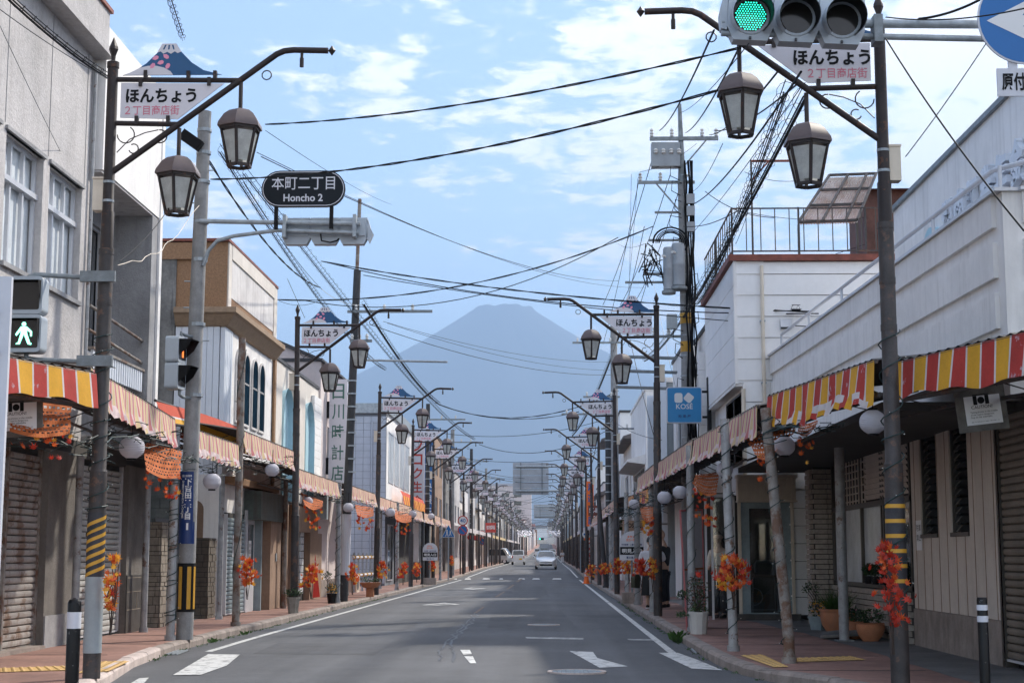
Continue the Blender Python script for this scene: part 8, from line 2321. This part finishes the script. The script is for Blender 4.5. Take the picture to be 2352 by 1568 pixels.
# ------------------------------------------------------------------ people
def skinned(name, J, E, mt, parent, root=0, lv=2):
    me = bpy.data.meshes.new(name); me.from_pydata([p for p, r in J], E, [])
    me.materials.append(M[mt]); o = bpy.data.objects.new(name, me); COL.objects.link(o); o.parent = parent
    sk = o.modifiers.new('skin', 'SKIN'); sk.use_smooth_shade = True; sk.branch_smoothing = .6
    for i, (p, r) in enumerate(J):
        d = me.skin_vertices[0].data[i]; d.radius = r if isinstance(r, tuple) else (r, r); d.use_root = (i == root)
    sb = o.modifiers.new('sub', 'SUBSURF'); sb.levels = lv; sb.render_levels = lv
    return o
def hand(J, E, w_, d, up):
    """palm and five unequal bent fingers grown from wrist vertex w_ along d"""
    p0 = V(J[w_][0]); d = V(d).normalized(); s = d.cross(V(up)).normalized(); u = s.cross(d)
    J.append((tuple(p0 + d * .05), (.030, .016))); a = len(J) - 1; E.append((w_, a))
    J.append((tuple(p0 + d * .085), (.034, .015))); b = len(J) - 1; E.append((a, b))
    for k, (o, L) in enumerate(((-.026, .062), (-.009, .072), (.009, .068), (.026, .052))):
        J.append((tuple(p0 + d * .10 + s * o), .0085)); c_ = len(J) - 1; E.append((b, c_))
        J.append((tuple(p0 + d * (.10 + L * .55) + s * o * 1.1 - u * .012), .008)); e = len(J) - 1; E.append((c_, e))
        J.append((tuple(p0 + d * (.10 + L * .85) + s * o * 1.1 - u * .035), .007)); f = len(J) - 1; E.append((e, f))
    J.append((tuple(p0 + d * .055 - s * .040 - u * .01), .010)); c_ = len(J) - 1; E.append((a, c_))
    J.append((tuple(p0 + d * .085 - s * .055 - u * .02), .008)); E.append((c_, len(J) - 1))
def head(parent, c, r, tilt, hairm, bald=False, face=(0, 1, 0), long=False):
    """skull with brow, nose, lips, ears; face = direction it looks"""
    f = V(face).normalized(); s = f.cross(UZ).normalized(); u = s.cross(f)
    m = MB(); n1, n2 = 18, 24; rows = []
    for i in range(n1 + 1):
        th = math.pi * i / n1; row = []
        for j in range(n2 + 1):
            ph_ = 2 * math.pi * j / n2
            d = V((math.sin(th) * math.cos(ph_), math.sin(th) * math.sin(ph_), math.cos(th)))   # x side, y front
            k = V((d.x * .74, d.y * .93, d.z * 1.12))
            if d.y > 0 and d.z < 0: k.y *= 1 - .10 * abs(d.z); k.x *= 1 - .28 * abs(d.z)
            if d.z < -.5: k.y += .10
            nose = math.exp(-((d.x / .16) ** 2 + ((d.z + .12) / .22) ** 2)) if d.y > .4 else 0
            k.y += .20 * nose
            brow = math.exp(-((d.z - .18) / .10) ** 2) if d.y > .5 else 0
            k.y += .03 * brow
            eye = (math.exp(-(((d.x - .30) / .12) ** 2 + ((d.z - .03) / .08) ** 2)) + math.exp(-(((d.x + .30) / .12) ** 2 + ((d.z - .03) / .08) ** 2))) if d.y > .4 else 0
            k.y -= .06 * eye
            lip = math.exp(-((d.x / .25) ** 2 + ((d.z + .48) / .07) ** 2)) if d.y > .3 else 0
            k.y += .05 * lip
            row.append(V(c) + (s * k.x + f * k.y + u * k.z) * r)
        rows.append(row)
    m.grid(rows); h_ = m.build('head', 'skin', None, smooth=180); h_.parent = parent
    h_.location = h_.location - org(parent)
    for e in (-1, 1):
        m = MB(); b = V(c) + s * (e * .74 * r); m.lathe([(.01, -.03), (.028, 0), (.01, .03)], (0, 0, 0), 8)
        m.v = [tuple(b + s * (v[0] * .5) + f * v[1] + u * v[2]) for v in m.v]; m.build('ear', 'skin', h_, smooth=60)
        m = MB(); b = V(c) + s * (e * .30 * r) + f * (.86 * r) + u * (.03 * r); m.lathe([(.002, -.012), (.012, 0), (.002, .012)], (0, 0, 0), 8)
        m.v = [tuple(b + s * v[0] + f * (v[1] * .5) + u * (v[2] * .6)) for v in m.v]; m.build('eye', 'black', h_)
    if not bald:
        m = MB(); rows = []
        for i in range(13):
            th = math.pi * (.62 if not long else .75) * i / 12; row = []
            for j in range(25):
                ph_ = 2 * math.pi * j / 24; d = V((math.sin(th) * math.cos(ph_), math.sin(th) * math.sin(ph_), math.cos(th)))
                lim = 1.0 if d.y < .15 else (1.0 if d.z > .42 else .80)
                row.append(V(c) + (s * d.x * .82 + f * (d.y * .98 - .05) + u * d.z * 1.19) * r * lim * (1 + .02 * math.sin(j * 3 + i)))
            rows.append(row)
        m.grid(rows); m.build('hair', hairm, h_, smooth=180)
    return h_
def person(name, label, loc, H, build):
    t = thing(name, label, 'person', loc); build(t, V(loc), H); return t

def woman_back(t, o, H):
    L = lambda x, y, z: (x, y, z)          # local coordinates, facing +y
    J = [(L(0, 0, .86), (.155, .11)), (L(0, .0, 1.05), (.135, .10)), (L(0, .0, 1.25), (.15, .10)), (L(0, .0, 1.34), (.09, .07)), (L(0, .02, 1.40), (.048, .05)), (L(0, .03, 1.46), .045),
         (L(-.17, 0, 1.30), .055), (L(-.22, .02, 1.08), .045), (L(-.20, .10, .90), .035), (L(-.16, .20, .95), .024),
         (L(.17, 0, 1.30), .055), (L(.27, .08, 1.12), .045), (L(.24, .22, 1.24), .035), (L(.17, .24, 1.36), .024),
         (L(-.08, 0, .78), .085), (L(-.08, .0, .45), .060), (L(-.08, .02, .24), .052), (L(-.08, 0, .08), .036), (L(-.08, .10, .04), .036), (L(-.08, .17, .03), .03),
         (L(.09, 0, .78), .085), (L(.10, .0, .45), .060), (L(.10, .02, .24), .052), (L(.10, 0, .08), .036), (L(.10, .10, .04), .036), (L(.10, .17, .03), .03)]
    E = [(0, 1), (1, 2), (2, 3), (3, 4), (4, 5), (2, 6), (6, 7), (7, 8), (8, 9), (2, 10), (10, 11), (11, 12), (12, 13), (0, 14), (14, 15), (15, 16), (16, 17), (17, 18), (18, 19), (0, 20), (20, 21), (21, 22), (22, 23), (23, 24), (24, 25)]
    hand(J, E, 9, (.5, .8, .2), (0, 0, 1)); hand(J, E, 13, (-.5, .2, .8), (0, 1, 0))
    skinned('body', J, E, 'skin', t)
    # loose white cardigan
    J2 = [(L(0, 0, .70), (.215, .15)), (L(0, 0, .86), (.20, .145)), (L(0, 0, 1.05), (.185, .135)), (L(0, 0, 1.24), (.185, .125)), (L(0, 0, 1.36), (.10, .085)),
          (L(-.185, 0, 1.28), .080), (L(-.24, .02, 1.06), .072), (L(-.21, .12, .91), .055), (L(.185, 0, 1.28), .080), (L(.29, .08, 1.10), .072), (L(.25, .22, 1.24), .055), (L(.20, .235, 1.31), .042)]
    skinned('cardigan', J2, [(0, 1), (1, 2), (2, 3), (3, 4), (3, 5), (5, 6), (6, 7), (3, 8), (8, 9), (9, 10), (10, 11)], 'clothw', t)
    m = MB(); rows = []
    for z, rx, ry in ((.30, .235, .19), (.5, .22, .18), (.7, .20, .16), (.85, .17, .13)):
        rows.append([(rx * math.cos(a_ * .2618) * (1 + .05 * math.sin(a_ * 1.9)), ry * math.sin(a_ * .2618) * (1 + .05 * math.cos(a_ * 2.3)), z) for a_ in range(25)])
    m.grid(rows); s_ = m.build('skirt', 'clothb', None, smooth=180); s_.parent = t; s_.location = s_.location
    for x in (-.08, .10):
        m = MB(); m.tube([(x, -.05, .045), (x, .05, .05), (x, .16, .04), (x, .20, .035)], [.035, .045, .042, .025], 10); sh_ = m.build('shoe', 'clothb', None, smooth=60); sh_.parent = t
        m = MB(); m.box(x - .042, x + .042, -.06, .20, 0, .025); so_ = m.build('sole', 'signw', None); so_.parent = sh_; so_.location = so_.location - sh_.location
    head(t, (0, .045, 1.545), .108, 0, 'hair', face=(.35, 1, -.25))
    m = MB(); m.tube([(.12, -.09, 1.33), (.0, -.145, 1.15), (-.16, -.15, .92), (-.24, -.09, .76)], .013, 6); m.tube([(.12, -.09, 1.33), (.12, .06, 1.3), (-.02, .15, 1.1), (-.2, .12, .8)], .012, 6); st_ = m.build('bag_strap', 'olive', None); st_.parent = t
    m = MB(); m.prism([(-.13, -.14), (.11, -.16), (.14, .10), (.06, .16), (-.08, .16), (-.14, .08)], (-.30, -.06, .62), V((.35, .93, 0)), UZ, V((-.93, .35, 0)), .10); bg_ = m.build('shoulder_bag', 'olive', None); bg_.parent = t
def man_side(t, o, H):
    L = lambda x, y, z: (x, y, z)          # faces +y, leaning slightly
    J = [(L(0, 0, .96), (.15, .115)), (L(0, .01, 1.15), (.15, .115)), (L(0, .0, 1.36), (.17, .11)), (L(0, .0, 1.47), (.10, .08)), (L(0, .03, 1.54), (.055, .058)), (L(0, .06, 1.62), .05),
         (L(-.19, 0, 1.42), .065), (L(-.24, .03, 1.16), .05), (L(-.20, .18, 1.02), .04), (L(-.14, .30, 1.10), .028),
         (L(.19, 0, 1.42), .065), (L(.24, .03, 1.16), .05), (L(.20, .18, 1.04), .04), (L(.10, .30, 1.12), .028),
         (L(-.09, 0, .86), .095), (L(-.10, .02, .52), .068), (L(-.10, -.01, .30), .058), (L(-.10, -.02, .09), .042), (L(-.10, .10, .05), .04), (L(-.10, .20, .035), .032),
         (L(.09, 0, .86), .095), (L(.11, .02, .52), .068), (L(.11, -.01, .30), .058), (L(.11, -.02, .09), .042), (L(.11, .10, .05), .04), (L(.11, .20, .035), .032)]
    E = [(0, 1), (1, 2), (2, 3), (3, 4), (4, 5), (2, 6), (6, 7), (7, 8), (8, 9), (2, 10), (10, 11), (11, 12), (12, 13), (0, 14), (14, 15), (15, 16), (16, 17), (17, 18), (18, 19), (0, 20), (20, 21), (21, 22), (22, 23), (23, 24), (24, 25)]
    hand(J, E, 9, (.4, .8, .3), (0, 0, 1)); hand(J, E, 13, (-.4, .8, .3), (0, 0, 1))
    skinned('body', J, E, 'skin', t)
    skinned('shirt', [(L(0, 0, .90), (.18, .14)), (L(0, .0, 1.15), (.185, .145)), (L(0, 0, 1.36), (.20, .135)), (L(0, 0, 1.49), (.11, .095)), (L(-.20, 0, 1.40), .085), (L(-.25, .03, 1.18), .07), (L(-.21, .16, 1.05), .055), (L(.20, 0, 1.40), .085), (L(.25, .03, 1.18), .07), (L(.21, .16, 1.07), .055)],
            [(0, 1), (1, 2), (2, 3), (2, 4), (4, 5), (5, 6), (2, 7), (7, 8), (8, 9)], 'clothn', t)
    skinned('jeans', [(L(0, 0, .95), (.16, .125)), (L(-.10, 0, .80), .105), (L(-.11, .02, .52), .085), (L(-.11, -.01, .12), .075), (L(.10, 0, .80), .105), (L(.12, .02, .52), .085), (L(.12, -.01, .12), .075)], [(0, 1), (1, 2), (2, 3), (0, 4), (4, 5), (5, 6)], 'jeans', t)
    for x in (-.10, .11):
        m = MB(); m.tube([(x, -.07, .05), (x, .05, .055), (x, .18, .045), (x, .24, .035)], [.04, .05, .047, .025], 10); sh_ = m.build('shoe', 'clothb', None, smooth=60); sh_.parent = t
    head(t, (0, .085, 1.715), .118, 0, 'hair', bald=True, face=(0, 1, -.35))
def woman_dark(t, o, H):
    L = lambda x, y, z: (x, y, z)
    J = [(L(0, 0, .88), (.14, .10)), (L(0, 0, 1.06), (.12, .09)), (L(0, 0, 1.26), (.14, .09)), (L(0, 0, 1.36), (.085, .07)), (L(0, .02, 1.42), .045), (L(0, .03, 1.48), .042),
         (L(-.16, 0, 1.31), .052), (L(-.20, .02, 1.08), .042), (L(-.18, .14, .94), .033), (L(-.12, .24, 1.0), .023), (L(.16, 0, 1.31), .052), (L(.20, .02, 1.08), .042), (L(.17, .14, .95), .033), (L(.08, .24, 1.02), .023),
         (L(-.08, 0, .80), .082), (L(-.08, 0, .46), .058), (L(-.08, 0, .25), .05), (L(-.08, 0, .08), .035), (L(-.08, .15, .03), .03), (L(.08, 0, .80), .082), (L(.08, 0, .46), .058), (L(.08, 0, .25), .05), (L(.08, 0, .08), .035), (L(.08, .15, .03), .03)]
    E = [(0, 1), (1, 2), (2, 3), (3, 4), (4, 5), (2, 6), (6, 7), (7, 8), (8, 9), (2, 10), (10, 11), (11, 12), (12, 13), (0, 14), (14, 15), (15, 16), (16, 17), (17, 18), (0, 19), (19, 20), (20, 21), (21, 22), (22, 23)]
    hand(J, E, 9, (.5, .8, .2), (0, 0, 1)); hand(J, E, 13, (-.5, .8, .2), (0, 0, 1))
    skinned('body', J, E, 'skin', t)
    skinned('blouse', [(L(0, 0, .90), (.16, .12)), (L(0, 0, 1.08), (.145, .11)), (L(0, 0, 1.27), (.165, .11)), (L(0, 0, 1.38), (.09, .08)), (L(-.17, 0, 1.29), .07), (L(-.21, .02, 1.08), .058), (L(-.19, .12, .96), .045), (L(.17, 0, 1.29), .07), (L(.21, .02, 1.08), .058), (L(.18, .12, .97), .045)], [(0, 1), (1, 2), (2, 3), (2, 4), (4, 5), (5, 6), (2, 7), (7, 8), (8, 9)], 'boxcream', t)
    skinned('trousers', [(L(0, 0, .90), (.15, .115)), (L(-.09, 0, .74), .10), (L(-.10, 0, .45), .10), (L(-.10, 0, .08), .11), (L(.09, 0, .74), .10), (L(.10, 0, .45), .10), (L(.10, 0, .08), .11)], [(0, 1), (1, 2), (2, 3), (0, 4), (4, 5), (5, 6)], 'clothb', t)
    for x in (-.08, .08):
        m = MB(); m.tube([(x, -.05, .04), (x, .06, .045), (x, .18, .03)], [.035, .042, .025], 8); sh_ = m.build('shoe', 'clothb', None, smooth=60); sh_.parent = t
    h_ = head(t, (0, .04, 1.56), .106, 0, 'hair', face=(-.3, 1, -.2), long=True)
    m = MB(); m.tube([(0, -.05, 1.56), (0, -.09, 1.40), (.0, -.10, 1.22)], [.085, .095, .05], 10); hr_ = m.build('long_hair', 'hair', None, smooth=60); hr_.parent = t
pw_ = person('person', 'person in a white cardigan and long black skirt with an olive shoulder bag', (0, 0, 0), 1.6, woman_back)
pw_.location = (2.36, 36.6, KH); pw_.rotation_euler[2] = R(-12)
pm_ = person('person', 'bald person in a charcoal shirt and jeans bending over something', (0, 0, 0), 1.78, man_side)
pm_.location = (2.72, 37.2, KH); pm_.rotation_euler[2] = R(62); pm_.scale = (.99, .99, .99)
pd_ = person('person', 'person with long dark hair and black trousers standing in the glass doorway', (0, 0, 0), 1.6, woman_dark)
pd_.location = (3.34, 30.95, KH); pd_.rotation_euler[2] = R(150)
pf_ = person('person', 'distant pedestrian in white clothes walking at the right kerb', (0, 0, 0), 1.6, woman_dark)
pf_.location = (1.75, 200, gz(200)); pf_.rotation_euler[2] = R(170)
for c_ in pf_.children:
    if c_.name.startswith(('blouse', 'trousers')): c_.data = c_.data.copy(); c_.data.materials[0] = M['clothw']
# glass door the third person stands in
gd = thing('glass_door', 'tall aluminium framed glass door beside the pink framed board', 'door', (3.3, 30.3, KH))
m = MB()
for x in (3.02, 3.14, 3.56): m.box(x - .02, x + .02, 30.3, 30.34, KH, 2.5)
m.box(3.0, 3.58, 30.3, 30.34, 2.44, 2.5); m.build('frame', 'alu', gd)
m = MB(); m.add([(3.16, 30.32, KH), (3.54, 30.32, KH), (3.54, 30.32, 2.44), (3.16, 30.32, 2.44)], [(0, 1, 2, 3)]); m.build('pane', 'clear', gd)
m = MB(); m.tube([(3.20, 30.27, .7), (3.20, 30.27, 1.3)], .012, 6); m.build('pull_handle', 'chrome', gd)
m = MB(); m.box(2.98, 3.62, 32.2, 32.3, KH, 2.6); m.build('back_panel', 'dim', gd)
